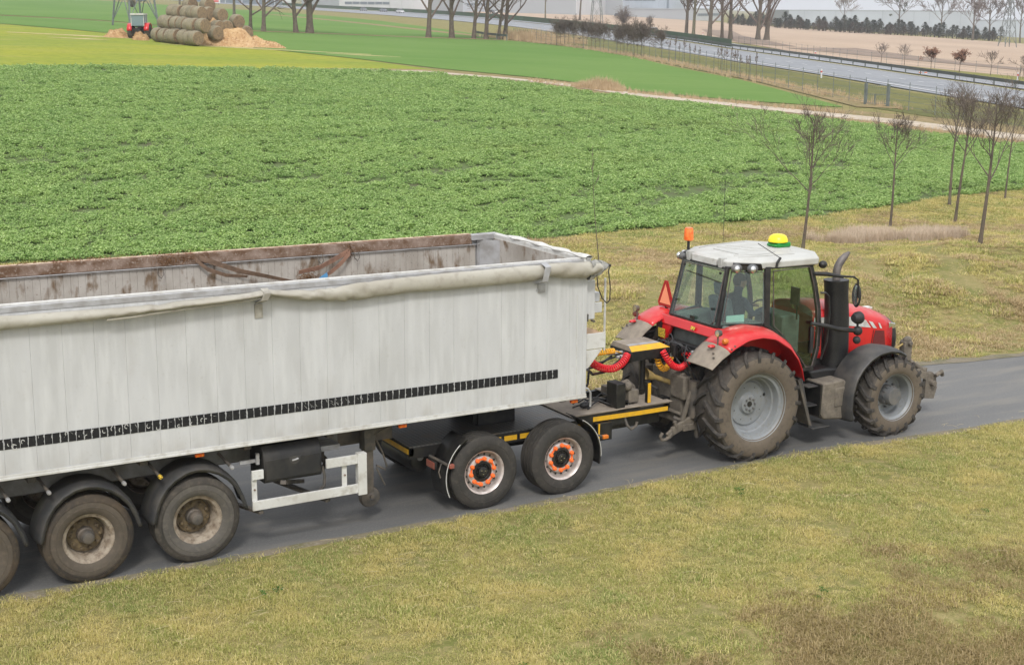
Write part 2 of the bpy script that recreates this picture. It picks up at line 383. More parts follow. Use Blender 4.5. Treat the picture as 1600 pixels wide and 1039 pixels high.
wheat_near = [(-10, 150), (12.2, 161.6), (33.8, 166.9), (38.1, 156.7), (43.0, 140.9), (48.1, 117.1), (50.8, 104.0), (52.5, 91.5), (54.4, 86.7), (56.6, 80.6), (57.4, 70.7), (59.4, 66.4), (61.2, 63.3), (63.5, 61.8), (66.0, 59.4)]
wheat_far = [(-20, 200), (16.8, 207.3), (42.0, 206.1), (53.7, 197.5), (58.2, 177.2), (66.5, 172.9), (80.1, 172.6), (92.2, 171.5), (106.8, 174.8), (106.5, 160.2), (104.4, 149.5), (96.8, 127.5), (87.5, 107.7), (79.6, 86.3), (66.8, 59.6)]
wheat2_near = [(-30, 206), (17.1, 212.2), (42.9, 211.2), (54.7, 202.5), (59.2, 182.3), (67.6, 176.8), (81.5, 176.8), (93.8, 175.8), (109.1, 180.7)]
wheat2_far = [(-60, 640), (54.8, 620.3), (110.6, 540.4), (134.4, 505.3), (152, 428.3), (155.6, 402.0), (150.2, 338.9), (140.3, 288.2), (115.9, 193.7)]
track_near = [(41.1, 86.2), (47.8, 86.1), (51.2, 81.2), (53.1, 74.9), (53.7, 66.0), (55.4, 62.1), (57.8, 55.1), (60.3, 48.7), (61.3, 39.2), (62.8, 28.4), (64, 18)]
track_far = [(41.8, 87.8), (49.0, 88.0), (52.6, 82.2), (54.9, 76.4), (55.7, 68.0), (57.7, 63.6), (60.6, 56.5), (63.6, 50.2), (65.0, 41.0), (66.5, 29.8), (67.6, 18)]
hw_near = [(216, 652), (222, 610.5), (224.8, 559.0), (206.2, 457.6), (182.4, 343.6), (166.6, 275.3), (154.8, 238.5), (145.0, 206.6), (131.0, 171.3), (110.2, 124.9), (100.7, 99.4), (91.6, 77.3), (85.2, 60.0), (79.7, 44.8), (70, 12)]
hw_mid = [(257.9, 700), (262.8, 640.2), (260.8, 560.5), (236.2, 458.2), (207.3, 349.2), (188.4, 279.9), (176.2, 242.2), (165.6, 210.9), (151.0, 176.5), (130.5, 130.3), (119.1, 104.9), (109.6, 82.1), (102.7, 65.0), (97.8, 50.3), (87, 16)]
hw2_near = [(x+2.6, y) for x, y in hw_mid]
hw2_far = [(x+13.0, y+1) for x, y in hw_mid]
plough_near = [(350, 700), (290, 540), (232, 378), (212, 316.4), (197.9, 266.3), (190.1, 233.4), (180.7, 207.2), (165.7, 178.7), (150.0, 147.6), (145.7, 127.4), (143.8, 109.7), (139.5, 89.2), (128, 55)]
plough_far = [(351.0, 720.0), (362, 600), (405.0, 555.5), (402, 500), (398.8, 458.6), (402, 440), (407.9, 420.0), (414, 370), (416.6, 340.2), (410.5, 289.9), (400, 240), (380, 180), (330, 100)]
k = N('winter_wheat'); a_ = k.noise(.05, 4, (1, 1, 1)); b_ = k.noise(1.2, 4); c_ = k.noise(.35, 3, (.15, 1, 1))
col = k.mix(k.ramp(a_, .35, .65), (.105, .20, .042), (.135, .225, .055)); col = k.mix(k.math('MULTIPLY', k.ramp(b_, .45, .8), .5), col, (.10, .19, .035))
col = k.mix(k.math('MULTIPLY', k.ramp(c_, .55, .75), .35), col, (.19, .27, .08)); k.bump(b_, .4, .1); M['wheat'] = k.set(col, .95, 0, .1)
k = N('yellowing_meadow'); a_ = k.noise(.09, 5, (.5, 1, 1)); b_ = k.noise(1.6, 4); c_ = k.noise(.6, 4, (.25, 1, 1))
col = k.mix(k.ramp(a_, .38, .62), (.285, .30, .035), (.205, .26, .04)); col = k.mix(k.math('MULTIPLY', k.ramp(b_, .45, .75), .6), col, (.12, .165, .022))
col = k.mix(k.math('MULTIPLY', k.ramp(c_, .52, .7), .55), col, (.34, .30, .09)); k.bump(b_, .5, .1); M['yelgrass'] = k.set(col, .95, 0, .1)
k = N('ploughed_soil'); a_ = k.noise(.02, 4); b_ = k.noise(.6, 4, (.2, 1, 1))
col = k.mix(k.ramp(a_, .35, .65), (.46, .35, .26), (.40, .30, .225)); col = k.mix(k.math('MULTIPLY', k.ramp(b_, .5, .75), .45), col, (.30, .215, .15)); M['plough'] = k.set(col, .95, 0, .1)
M['plough2'] = mat('dark_soil_strip', (.20, .145, .11), .95, c2=(.26, .19, .14), sc=.4)
M['hw'] = mat('motorway_asphalt', (.215, .225, .245), .7, c2=(.27, .28, .295), sc=.25, c3=(.17, .175, .19), sc3=2, spec=.4)
M['line'] = mat('road_marking_white', (.66, .66, .66), .6)
M['track'] = mat('pale_dirt_track', (.52, .44, .36), .95, c2=(.42, .35, .27), sc=.8, c3=(.30, .26, .16), sc3=3)
M['dry'] = grassmat('dry_field_margin', ((.26, .195, .10), (.165, .15, .06), (.34, .25, .14)), .25, 2.5, (.10, .08, .04))
M['moss'] = grassmat('motorway_verge_grass', ((.13, .135, .045), (.19, .175, .055), (.10, .11, .04)), .12, 2.0, (.08, .085, .03))
M['lawn2'] = grassmat('mown_motorway_verge', ((.21, .21, .05), (.26, .23, .075), (.16, .165, .045)), .12, 2.0, (.12, .12, .04))
M['cropsoil'] = mat('crop_soil', (.085, .125, .032), .95, c2=(.075, .065, .03), sc=1.2, lo=.5, hi=.75)
gridmesh_args = None
strip('crop_field', crop_near, crop_far, M['cropsoil'], 120, 60, -.005)
strip('yellow_meadow', yel_near, yel_far, M['yelgrass'], 60, 30, .005)
strip('field_margin', [(39, 86.6), (47.0, 85.2), (50.3, 79.6), (51.6, 69.9), (52.8, 62.8), (56, 52.7), (59.2, 38), (62.4, 27.4), (66, 20)],
      [(42, 89.4), (50.0, 90.2), (54.4, 83.2), (56.6, 77.4), (57.4, 69.0), (60.7, 63.6), (64.6, 57.5), (69.6, 50.2), (75.0, 20)], M['dry'], 80, 8, .012)
strip('dirt_track', track_near, track_far, M['track'], 80, 4, .03)
strip('wheat_field', wheat_near, wheat_far, M['wheat'], 90, 40, .02)
strip('tree_line_bank', wheat_far[:9], [(x, y+3.4) for x, y in wheat_far[:9]], M['dry'], 60, 3, .04)
strip('far_wheat_field', wheat2_near, wheat2_far, M['wheat'], 60, 40, .03)
# strip of rough grass between the near fields and the motorway
hwb = [(112, 181), (112, 173), (108, 161), (105.9, 150.5), (98.2, 128.5), (88.5, 107.7), (80.2, 85.3), (69.0, 60), (66, 30), (62, 12)]
hwc = [(158, 260), (148, 220.6), (143.0, 202.6), (129.0, 169.3), (108.2, 123.9), (98.7, 98.4), (89.6, 76.3), (83.2, 59.0), (77.7, 43.8), (68, 11)]
strip('motorway_verge', hwb, hwc, M['moss'], 80, 12, .01)
strip('field_margin', [(128, 330), (114, 220), (110, 181), (107.0, 160.5), (98.4, 129), (89.2, 108.6), (80.9, 86.8), (68, 59.6)], [(132, 330), (118, 220), (114.6, 179), (111.3, 160), (101.5, 127.5), (91.5, 106.2), (82.9, 84.8), (71.5, 58.5)], M['dry'], 70, 4, .035)
strip('motorway', hw_near, hw_mid, M['hw'], 120, 6, .07, arc=False)
strip('motorway', hw2_near, hw2_far, M['hw'], 120, 6, .07, arc=False)
def offline(A, B, t0, t1, name='road_marking', n=120, off=.11):
    A, B = resamp(A, n), resamp(B, n); P = A*(1-t0)+B*t0; Q = A*(1-t1)+B*t1
    return strip(name, P, Q, M['line'], n, 2, off, arc=False)
offline(hw_near, hw_mid, .10, .125); offline(hw_near, hw_mid, .955, .975); offline(hw2_near, hw2_far, .05, .07); offline(hw2_near, hw2_far, .84, .87)
A_, B_ = resamp(hw_near, 220), resamp(hw_mid, 220)
dm = MB()
for i in range(20, 208, 3):
    P = [A_[i]*.46+B_[i]*.54, A_[i+1]*.46+B_[i+1]*.54, A_[i+1]*.445+B_[i+1]*.555, A_[i]*.445+B_[i]*.555]
    dm.add([(p[0], p[1], Tz(*p)+.11) for p in P], [(0, 1, 2, 3)])
tag(dm.build('road_marking', M['line']), kind='structure')
strip('motorway_verge', [(x+13, y+1) for x, y in hw_mid], plough_near[:0]+[(300, 700), (288, 640), (282, 560), (244, 460), (219, 352), (203, 290), (190, 252), (180, 215), (168, 183), (151, 149), (146.5, 128), (144, 110), (140, 90), (133, 70), (124, 40)], M['lawn2'], 120, 6, .04, arc=False)
strip('ploughed_field', plough_near, plough_far, M['plough'], 90, 40, .05, arc=False)
strip('soil_strip', [(179, 196.5), (176, 166), (171, 142), (165, 118), (150, 84)], [(212, 213), (190, 166), (181.5, 143), (172, 118), (158, 84)], M['plough2'], 50, 6, .10)
strip('soil_strip', [(182, 212), (204, 247), (226, 280), (262, 330)], [(190, 206), (212, 242), (231, 273), (268, 323)], M['plough2'], 50, 4, .12)
# ---------------------------------------------------------------- the road under the vehicles
def _road():
    k = N('road_asphalt'); a = k.noise(.6, 4, (.35, 1, 1)); b = k.noise(28, 4, rough=.75); c = k.noise(110, 2); d = k.noise(2.2, 5, (.3, 1.5, 1))
    col = k.mix(k.ramp(a, .35, .65), (.105, .105, .104), (.138, .136, .132)); col = k.mix(k.math('MULTIPLY', k.ramp(b, .50, .68), .6), col, (.19, .188, .182))
    col = k.mix(k.ramp(c, .64, .74), col, (.33, .325, .31)); col = k.mix(k.math('MULTIPLY', k.ramp(d, .48, .70), .7), col, (.20, .185, .16))
    k.bump(c, .4, .004); return k.set(col, .62, 0, .5)
M['road'] = _road()
rn = [(-30, .7), (-8, .20), (-1, .02), (3.16, -.12), (7.67, -.18), (11.2, -.16), (13.1, -.40), (15.2, -.55), (20, -1.2), (30, -3.4), (45, -8)]
rf = [(-30, 5.0), (-8, 4.4), (-1, 4.3), (4.16, 4.2), (9.9, 4.1), (12.5, 3.7), (16.6, 2.95), (18.8, 2.75), (23, 2.0), (32, 0), (47, -4.4)]
A, B = arcs(rn, 400), arcs(rf, 400)
rs = np.random.RandomState(3)
def wob(n, s, seed):
    r = np.random.RandomState(seed).randn(n+40); w = np.convolve(r, np.hanning(9)/np.hanning(9).sum(), 'same')[20:-20]; return w*s
A[:, 1] += wob(400, .045, 1); B[:, 1] += wob(400, .10, 2)
t = np.linspace(0, 1, 14)[None, :, None]; P = A[:, None, :]*(1-t)+B[:, None, :]*t
gridmesh('road', P[..., 0], P[..., 1], TT(P[..., 0], P[..., 1])*.0+.0-.0, M['road'])
M['grit'] = mat('sandy_road_edge', (.185, .155, .11), .95, c2=(.13, .12, .06), sc=2.2, lo=.42, hi=.6, c3=(.25, .22, .17), sc3=26, bump=.5, bsc=80)
for e, s in ((A, -1), (B, 1)):
    w0 = (.05+np.abs(wob(400, .08, 5+s)))[:, None] if s < 0 else (.22+np.abs(wob(400, .35, 9)))[:, None]
    Q = e+np.array([0, s])*w0; I = e-np.array([0, s])*.05
    P = np.stack([I, e, Q], 1); Z = np.stack([e[:, 0]*0+.006, e[:, 0]*0+.004, e[:, 0]*0-.022], 1); gridmesh('road_edge', P[..., 0], P[..., 1], Z, M['grit'])

# ---------------------------------------------------------------- scattered vegetation (uncountable)
def leafmat(name, cols, nsc, lo=.35, hi=.65, vcol=True, trans=.25, nsc2=None, c4=None, lo4=.55, hi4=.7):
    k = N(name); a = k.noise(nsc, 4); col = k.mix(k.ramp(a, lo, hi), cols[0], cols[1])
    if c4: col = k.mix(k.ramp(k.noise(nsc2, 4), lo4, hi4), col, c4)
    at = k.n('Attribute', attribute_name='v'); oi = k.n('ObjectInfo')
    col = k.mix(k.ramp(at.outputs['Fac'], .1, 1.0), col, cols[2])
    col = k.mix(k.math('MULTIPLY', oi.outputs['Random'], .35), col, cols[3])
    k.b.inputs['Transmission Weight'].default_value = 0
    k.set(col, .7, 0, .2)
    tr = k.n('BsdfTranslucent'); k.l(col, tr.inputs['Color']); mx = k.n('MixShader'); mx.inputs[0].default_value = trans
    k.l(k.b.outputs[0], mx.inputs[1]); k.l(tr.outputs[0], mx.inputs[2]); k.l(mx.outputs[0], k.out.inputs[0]); return k.m
def proto(name, V, F, val, m):
    me = bpy.data.meshes.new(name); me.from_pydata(V, [], F); me.materials.append(m)
    at = me.attributes.new('v', 'FLOAT', 'POINT'); at.data.foreach_set('value', np.array(val, np.float32)); me.update()
    return bpy.data.objects.new(name, me)
def tuft(name, n, r, h, w, m, seed, lay=.5, dryp=.5):
    q = random.Random(seed); V, F, A = [], [], []
    for i in range(n):
        a, d = q.uniform(0, 2*pi), r*math.sqrt(q.random()); x, y = d*cos(a), d*sin(a); b = q.uniform(0, 2*pi); L = h*q.uniform(.5, 1.25); k = q.uniform(.1, 1)*lay
        dx, dy = cos(b), sin(b); px, py = -dy*w/2, dx*w/2; v = q.uniform(.5, 1) if q.random() < dryp else q.uniform(0, .4); s = len(V)
        for j, tt in enumerate((0, .5, 1)):
            o = k*L*tt*tt; z = L*tt*(1-.55*k*tt); ww = (1, .75, .12)[j]
            V += [(x+dx*o-px*ww, y+dy*o-py*ww, z), (x+dx*o+px*ww, y+dy*o+py*ww, z)]; A += [v, v]
        F += [(s, s+1, s+3, s+2), (s+2, s+3, s+5, s+4)]
    return proto(name, V, F, A, m)
def clump(name, n, r, h, m, seed, lw=.055, ll=.10, er=(-.5, .7)):
    q = random.Random(seed); V, F, A = [], [], []
    for i in range(n):
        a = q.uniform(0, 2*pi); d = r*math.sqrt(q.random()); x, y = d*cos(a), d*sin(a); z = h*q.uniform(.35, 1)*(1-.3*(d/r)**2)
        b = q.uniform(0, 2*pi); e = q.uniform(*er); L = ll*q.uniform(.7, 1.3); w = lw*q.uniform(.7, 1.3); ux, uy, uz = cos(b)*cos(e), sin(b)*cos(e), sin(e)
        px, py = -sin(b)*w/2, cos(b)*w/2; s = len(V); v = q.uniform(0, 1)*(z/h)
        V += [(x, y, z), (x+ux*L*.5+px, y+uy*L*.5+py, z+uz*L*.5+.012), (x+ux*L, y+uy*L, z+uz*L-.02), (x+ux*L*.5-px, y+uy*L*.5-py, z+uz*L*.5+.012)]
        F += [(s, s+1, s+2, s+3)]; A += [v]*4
    return proto(name, V, F, A, m)
def scatter(name, P, S, protos, label=None):
    """one object: instances of the protos on the points P, scaled by S"""
    cl = bpy.data.collections.new(name+'_sources')
    for p in protos: cl.objects.link(p)
    me = bpy.data.meshes.new(name); me.vertices.add(len(P)); me.vertices.foreach_set('co', np.asarray(P, np.float32).ravel())
    r = np.random.RandomState(len(P))
    for an, ar in (('sc', S), ('rz', r.rand(len(P))*6.283)):
        at = me.attributes.new(an, 'FLOAT', 'POINT'); at.data.foreach_set('value', np.asarray(ar, np.float32))
    at = me.attributes.new('ix', 'INT', 'POINT'); at.data.foreach_set('value', r.randint(0, len(protos), len(P)).astype(np.int32))
    o = bpy.data.objects.new(name, me); COL.objects.link(o); tag(o, label, kind='stuff')
    ng = bpy.data.node_groups.new(name, 'GeometryNodeTree'); ng.interface.new_socket('Geometry', in_out='INPUT', socket_type='NodeSocketGeometry'); ng.interface.new_socket('Geometry', in_out='OUTPUT', socket_type='NodeSocketGeometry')
    gi, go = ng.nodes.new('NodeGroupInput'), ng.nodes.new('NodeGroupOutput')
    ip = ng.nodes.new('GeometryNodeInstanceOnPoints'); ci = ng.nodes.new('GeometryNodeCollectionInfo'); ci.inputs['Collection'].default_value = cl
    ci.inputs['Separate Children'].default_value = True; ci.inputs['Reset Children'].default_value = True
    def na(an, ty):
        x = ng.nodes.new('GeometryNodeInputNamedAttribute'); x.data_type = ty; x.inputs['Name'].default_value = an; return x.outputs['Attribute']
    cx = ng.nodes.new('ShaderNodeCombineXYZ'); L = ng.links.new
    L(gi.outputs[0], ip.inputs['Points']); L(ci.outputs[0], ip.inputs['Instance']); ip.inputs['Pick Instance'].default_value = True
    L(na('ix', 'INT'), ip.inputs['Instance Index']); L(na('rz', 'FLOAT'), cx.inputs[2]); L(cx.outputs[0], ip.inputs['Rotation'])
    sx = ng.nodes.new('ShaderNodeCombineXYZ'); f = na('sc', 'FLOAT')
    for i in range(3): L(f, sx.inputs[i])
    L(sx.outputs[0], ip.inputs['Scale']); L(ip.outputs[0], go.inputs[0])
    md = o.modifiers.new('scatter', 'NODES'); md.node_group = ng
    return o
def inpoly(x, y, poly):
    c = np.zeros(len(x), bool); n = len(poly); j = n-1
    for i in range(n):
        xi, yi = poly[i]; xj, yj = poly[j]
        m = ((yi > y) != (yj > y)) & (x < (xj-xi)*(y-yi)/(yj-yi+1e-12)+xi); c ^= m; j = i
    return c
def vnoise(x, y, s, seed=0):
    r = np.random.RandomState(seed); g = r.rand(256, 256); X, Y = x/s, y/s; i, j = np.floor(X).astype(int), np.floor(Y).astype(int); u, v = X-i, Y-j; u, v = u*u*(3-2*u), v*v*(3-2*v)
    q = lambda a, b: g[a % 256, b % 256]
    return (q(i, j)*(1-u)+q(i+1, j)*u)*(1-v)+(q(i, j+1)*(1-u)+q(i+1, j+1)*u)*v
def frust(D0, D1, n, rs, wide=.40, pw=1.):
    """n random points on the land between depths D0 and D1 of the viewpoint (dens. ~ uniform per area)"""
    D = np.sqrt(D0**2+(D1**2-D0**2)*rs.rand(n)**pw); X = (rs.rand(n)*2-1)*wide*D
    return CP[0]+D*Hh[0]+X*Rr[0], CP[1]+D*Hh[1]+X*Rr[1], D
rs = np.random.RandomState(11)
# crop
mc = leafmat('crop_leaf', ((.265, .41, .11), (.335, .475, .135), (.61, .74, .33), (.175, .32, .125)), .35, nsc2=.12, c4=(.27, .37, .09), trans=.35)
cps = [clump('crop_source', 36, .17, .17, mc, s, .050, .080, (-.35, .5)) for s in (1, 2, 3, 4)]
cpoly = crop_near+crop_far[::-1]
PX, PY, PD = [], [], []
for D0, D1, dens in ((33, 50, 22), (50, 70, 15), (70, 95, 9), (95, 120, 6)):
    n = int(dens*.42*(D1**2-D0**2)); x, y, D = frust(D0, D1, n, rs, .42)
    x += 0; m = inpoly(x, y, cpoly); PX.append(x[m]); PY.append(y[m]); PD.append(D[m])
x, y, D = map(np.concatenate, (PX, PY, PD))
cx, cy = x*cos(.35)+y*sin(.35), -x*sin(.35)+y*cos(.35)
nz = vnoise(cx, cy*4.2, 3.4, 1)*.55+vnoise(cx, cy*3, .9, 2)*.45; big = vnoise(x, y, 9, 3)
bare = ((np.hypot((x-38)/3.2, (y-31)/1.5) < 1) | (np.hypot((x-33.5)/2.2, (y-28.5)/.9) < 1)) & (rs.rand(len(x)) < .8)
keep = ((nz > .33-.06*(D > 60)) | (rs.rand(len(x)) < .25)) & ~bare
x, y, D, nz = x[keep], y[keep], D[keep], nz[keep]
S = (.55+.95*nz)*(.85+.3*rs.rand(len(x)))*np.interp(D, [35, 60, 110], [.95, 1.15, 1.6])
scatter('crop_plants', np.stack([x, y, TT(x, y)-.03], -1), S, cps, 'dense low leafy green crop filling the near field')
# verge grass
mg = leafmat('verge_grass', ((.50, .44, .14), (.265, .31, .06), (.82, .69, .35), (.50, .41, .17)), 1.0, lo=.40, hi=.58, nsc2=.55, c4=(.17, .27, .05), lo4=.52, hi4=.64)
mgd = leafmat('dead_verge_grass', ((.33, .25, .11), (.25, .215, .07), (.55, .43, .24), (.24, .17, .08)), .8, nsc2=.5, c4=(.19, .17, .05), lo4=.56, hi4=.7)
tf = [tuft('grass_source', 46, .13, .052, .0068, mg, s, 1.3, .40) for s in (1, 2, 3, 4, 5)]
td = [tuft('dry_grass_source', 46, .14, .070, .0075, mgd, s, 1.5, .5) for s in (4, 5, 6, 7)]
x, y, D = frust(11, 34, 82000, rs, .60)
rny = np.interp(x, [p[0] for p in rn], [p[1] for p in rn]); x, y, D = x, y, D; m = (y < rny+.02-.14*vnoise(x, y, .35, 31)) & (y > -12)
x, y, D = x[m], y[m], D[m]
brown = ((-4.9-y)+np.minimum(0, x-4.5)*.6+1.7*(vnoise(x, y, 1.1, 8)-.5)+1.6*(vnoise(x, y, .35, 18)-.5)+1.8*(rs.rand(len(x))-.5)) > .3
thin = rs.rand(len(x)) < np.interp(vnoise(x, y, .7, 9), [.15, .35], [.35, 1]); S = (.55+.65*vnoise(x, y, .45, 4))*(.8+.4*rs.rand(len(x)))
for mm, pr, nm, lb in ((~brown & thin, tf, 'verge_grass', 'short yellow green verge grass in front of the road'), (brown & thin, td, 'dead_grass', 'dead brown grass on the slope at the near corner')):
    scatter(nm, np.stack([x[mm], y[mm], TT(x[mm], y[mm])-.012], -1), S[mm]*(1.25 if nm == 'dead_grass' else 1), pr, lb)
x, y, D = frust(24, 62, 60000, rs, .42)
rfy = np.interp(x, [p[0] for p in rf], [p[1] for p in rf]); m = (y > rfy+.25+.25*vnoise(x, y, .5, 2)) & ~inpoly(x, y, cpoly) & (y < 28) & (x > -1)
x, y, D = x[m], y[m], D[m]
dryz = (vnoise(x, y, 2.2, 21)*.5+vnoise(x, y, .7, 22)*.35+rs.rand(len(x))*.3-.10*sm(11, 17, y)+.08*sm(9, 5, y)) > .62; S = (.45+1.1*vnoise(x, y, .6, 4)**1.3)*(.75+.5*rs.rand(len(x)))*1.15
for mm, pr, nm, lb in ((~dryz, [tuft('grass_source', 44, .15, .070, .010, mg, s, 1.3, .35) for s in (11, 12, 15)], 'meadow_grass', 'mixed green and straw grass between road and crop'),
                       (dryz, [tuft('straw_source', 44, .16, .075, .010, leafmat('bleached_grass', ((.44, .34, .18), (.36, .29, .13), (.62, .48, .29), (.36, .26, .14)), .9), s, 1.3, .8) for s in (13, 14)], 'bleached_grass', 'bleached flattened grass along the verge behind the tractor')):
    scatter(nm, np.stack([x[mm], y[mm], TT(x[mm], y[mm])-.015], -1), S[mm], pr, lb)
# pinkish dead stalks
ms = leafmat('dead_stalks', ((.60, .48, .37), (.52, .42, .31), (.80, .68, .55), (.46, .37, .27)), .8)
tw = [tuft('stalk_source', 26, .16, .40, .010, ms, s, .55, .6) for s in (21, 22, 23)]
n = 2100; a = rs.rand(n)*2*pi; q = np.sqrt(rs.rand(n)); x = 27.3+q*cos(1)*0; 
u, v = q*np.cos(a), q*np.sin(a); c1 = np.array([27.25, 15.0]); ex = np.array([2.25, -1.0]); ey = np.array([.35, .95])
x, y = c1[0]+u*ex[0]+v*ey[0], c1[1]+u*ex[1]+v*ey[1]; m = (vnoise(x, y, .8, 5)+.5*vnoise(x, y, .3, 6) > .45+.75*(q-.45)); x, y = x[m][:2600], y[m][:2600]
scatter('dead_stalks', np.stack([x, y, TT(x, y)-.02], -1), .45+.5*rs.rand(len(x)), tw, 'patch of pinkish dead stalks below the young trees')
# reeds and dry field margins
mr = leafmat('reeds', ((.55, .42, .26), (.48, .36, .22), (.68, .54, .36), (.40, .29, .17)), .3)
rp = [tuft('reed_source', 30, .35, 1.0, .03, mr, s, .35, .7) for s in (31, 32)]
pts = []
def along(P, n, w, s0, s1, pr=None):
    A = arcs(P, 400)
    for i in range(n):
        j = rs.randint(0, 399); p = A[j]+rs.randn(2)*w; pts.append((p[0], p[1], rs.uniform(s0, s1)))
along([(112, 182), (108.5, 165), (105, 148), (98, 128), (89.5, 107), (81.5, 86), (71, 58)], 700, .9, .2, .55)
along([(53.0, 78), (54.5, 70), (56, 67), (58.5, 61), (62.5, 54)], 220, .4, .2, .45)
along([(56.6, 52), (59, 45), (60.2, 37), (61.4, 28)], 300, .35, .2, .45)
for i in range(300):
    a = rs.randn(2); pts.append((55.0+a[0]*.9, 71.8+a[1]*1.0, rs.uniform(.5, 1.0)*math.exp(-.18*(a[0]**2+a[1]**2))))
for i in range(260):
    a = rs.randn(2); pts.append((115+a[0]*2.5, 180+a[1]*4, rs.uniform(.8, 1.9)))
pts = np.array(pts); scatter('reeds', np.stack([pts[:, 0], pts[:, 1], TT(pts[:, 0], pts[:, 1])], -1), pts[:, 2], rp, 'dry beige reeds along the field edges')
# scattered straw lengths on the near verge
sb = MB(); q = random.Random(5)
for i in range(420):
    x, y = q.uniform(-3, 17), -.15-abs(q.gauss(0, 1))*1.8; a = q.uniform(-.9, .9)+(.2 if q.random() < .6 else 1.5); L = q.uniform(.04, .22); z = Tz(x, y)+q.uniform(.03, .07)
    sb.tube([(x, y, z), (x+L*.5*cos(a), y+L*.5*sin(a), z+.012), (x+L*cos(a+.2), y+L*sin(a+.2), z-.005)], .0022, 3, False)
tag(sb.build('straw_litter', mat('pale_straw', (.50, .42, .25), .8)), 'loose pale straws lying on the near verge', kind='stuff')
# low green weeds on the verge
wm = leafmat('weed_leaf', ((.05, .13, .02), (.07, .16, .03), (.10, .2, .04), (.05, .1, .02)), .8)
wp = [clump('weed_source', 22, .10, .06, wm, s, .03, .06) for s in (1, 2)]
wx, wy, wS = [], [], []
for i in range(11):
    cx_, cy_ = rs.uniform(1, 17), rs.uniform(-7.5, -.4)
    for j in range(rs.randint(1, 3)): wx.append(cx_+rs.randn()*.16); wy.append(cy_+rs.randn()*.10); wS.append(rs.uniform(.35, .7))
wx, wy = np.array(wx), np.array(wy); scatter('weeds', np.stack([wx, wy, TT(wx, wy)+.01], -1), np.array(wS), wp, 'small green weeds among the verge grass')
# ================================================================ wheels (built once, copied)
def tyre_prof(R, w, rim, groove=4, gd=.012):
    """cross-section of a road tyre: (radius, along); along 0 = centre"""
    h = w/2; P = [(rim, -h*.80), (rim+.02, -h*.90), (rim+(R-rim)*.35, -h*1.0), (rim+(R-rim)*.62, -h*.99), (R-.045, -h*.93), (R-.015, -h*.86), (R, -h*.78)]
    for g in range(groove):
        a = -h*.62+g*(h*1.24/(groove-1)); P += [(R, a-.010), (R-gd, a-.006), (R-gd, a+.006), (R, a+.010)]
    P += [(R, h*.78), (R-.015, h*.86), (R-.045, h*.93), (rim+(R-rim)*.62, h*.99), (rim+(R-rim)*.35, h*1.0), (rim+.02, h*.90), (rim, h*.80)]
    return P
def ring_bolts(mb, n, r, rb, a0, a1, ph=0, seg=6):
    for i in range(n):
        t = 2*pi*i/n+ph; mb.lathe([(0, a0), (rb, a0), (rb, a1), (rb*.7, a1-.004 if a1 < a0 else a1+.004), (0, a1)], (r*cos(t), 0, r*sin(t)), 'y', seg)
def trailer_wheel(parent, mt, y0=0, near=True):
    """wheel centred on its hub; outboard is -y"""
    R, w = .53, .385
    w_ = MB(); w_.lathe([(.300, -.155), (.308, -.160), (.311, -.150), (.300, -.140), (.262, -.128), (.245, -.10), (.238, .05), (.225, .075), (.19, .072), (.165, .050), (.130, .045), (.105, .045), (0, .045)], (0, 0, 0), 'y', 56)
    w_.lathe([(.300, -.155), (.297, .16), (.305, .165)], (0, 0, 0), 'y', 40)
    wh = child(w_, 'wheel', M['rimdirt'], parent)
    t = MB(); t.lathe(tyre_prof(R, w, .300), (0, 0, 0), 'y', 72)
    for s_ in (-1, 1): t.lathe([(.385, s_*.1925), (.39, s_*.1965), (.395, s_*.1925)], (0, 0, 0), 'y', 60); t.lathe([(.452, s_*.190), (.456, s_*.1935), (.46, s_*.188)], (0, 0, 0), 'y', 60)
    def loc(b, n, m, **k):
        me = b.mesh(n, m); o = bpy.data.objects.new(n, me); COL.objects.link(o); o.parent = wh; return o
    ty = loc(t, 'tyre', [mt, M['tyrein']])
    for p in ty.data.polygons:
        if math.hypot(p.center.x, p.center.z) < .445: p.material_index = 1
    d = MB(); d.lathe([(.215, .044), (.21, .03), (.16, .018), (.105, .020), (.10, .03)], (0, 0, 0), 'y', 40); loc(d, 'brake_disc', M['rimrust'])
    h = MB(); h.lathe([(.105, .03), (.098, -.04), (.085, -.055), (.082, -.10), (.074, -.125), (.066, -.150), (.045, -.158), (0, -.158)], (0, 0, 0), 'y', 32)
    h.lathe([(.072, -.118), (.078, -.121), (.072, -.124)], (0, 0, 0), 'y', 24); loc(h, 'hub', M['steel'])
    for k_ in range(10):
        b = MB(); tt = 2*pi*k_/10; b.lathe([(.021, .018), (.021, -.012), (.013, -.014), (.013, -.028), (0, -.028)], (.167*cos(tt), 0, .167*sin(tt)), 'y', 6); loc(b, 'wheel_nut', M['rimrust'])
    return wh
def far_wheel(proto, parent, loc):
    c = dup(proto, parent, loc); c.rotation_euler = (0, 0, pi); return c

# ================================================================ tipping trailer
TR = empty('tipper_trailer', (1, 1.25, 0), 'long pale grey bulk tipper semi-trailer with rolled cream tarpaulin on three dirty wheels', 'trailer')
KB, KT = -.0075, -.0117
zb = lambda x: 1.392+KB*x
zt = lambda x: 3.375+KT*x
Y0, Y1, XF, XR = -.02, 2.57, 6.85, -5.2
PW = .3548
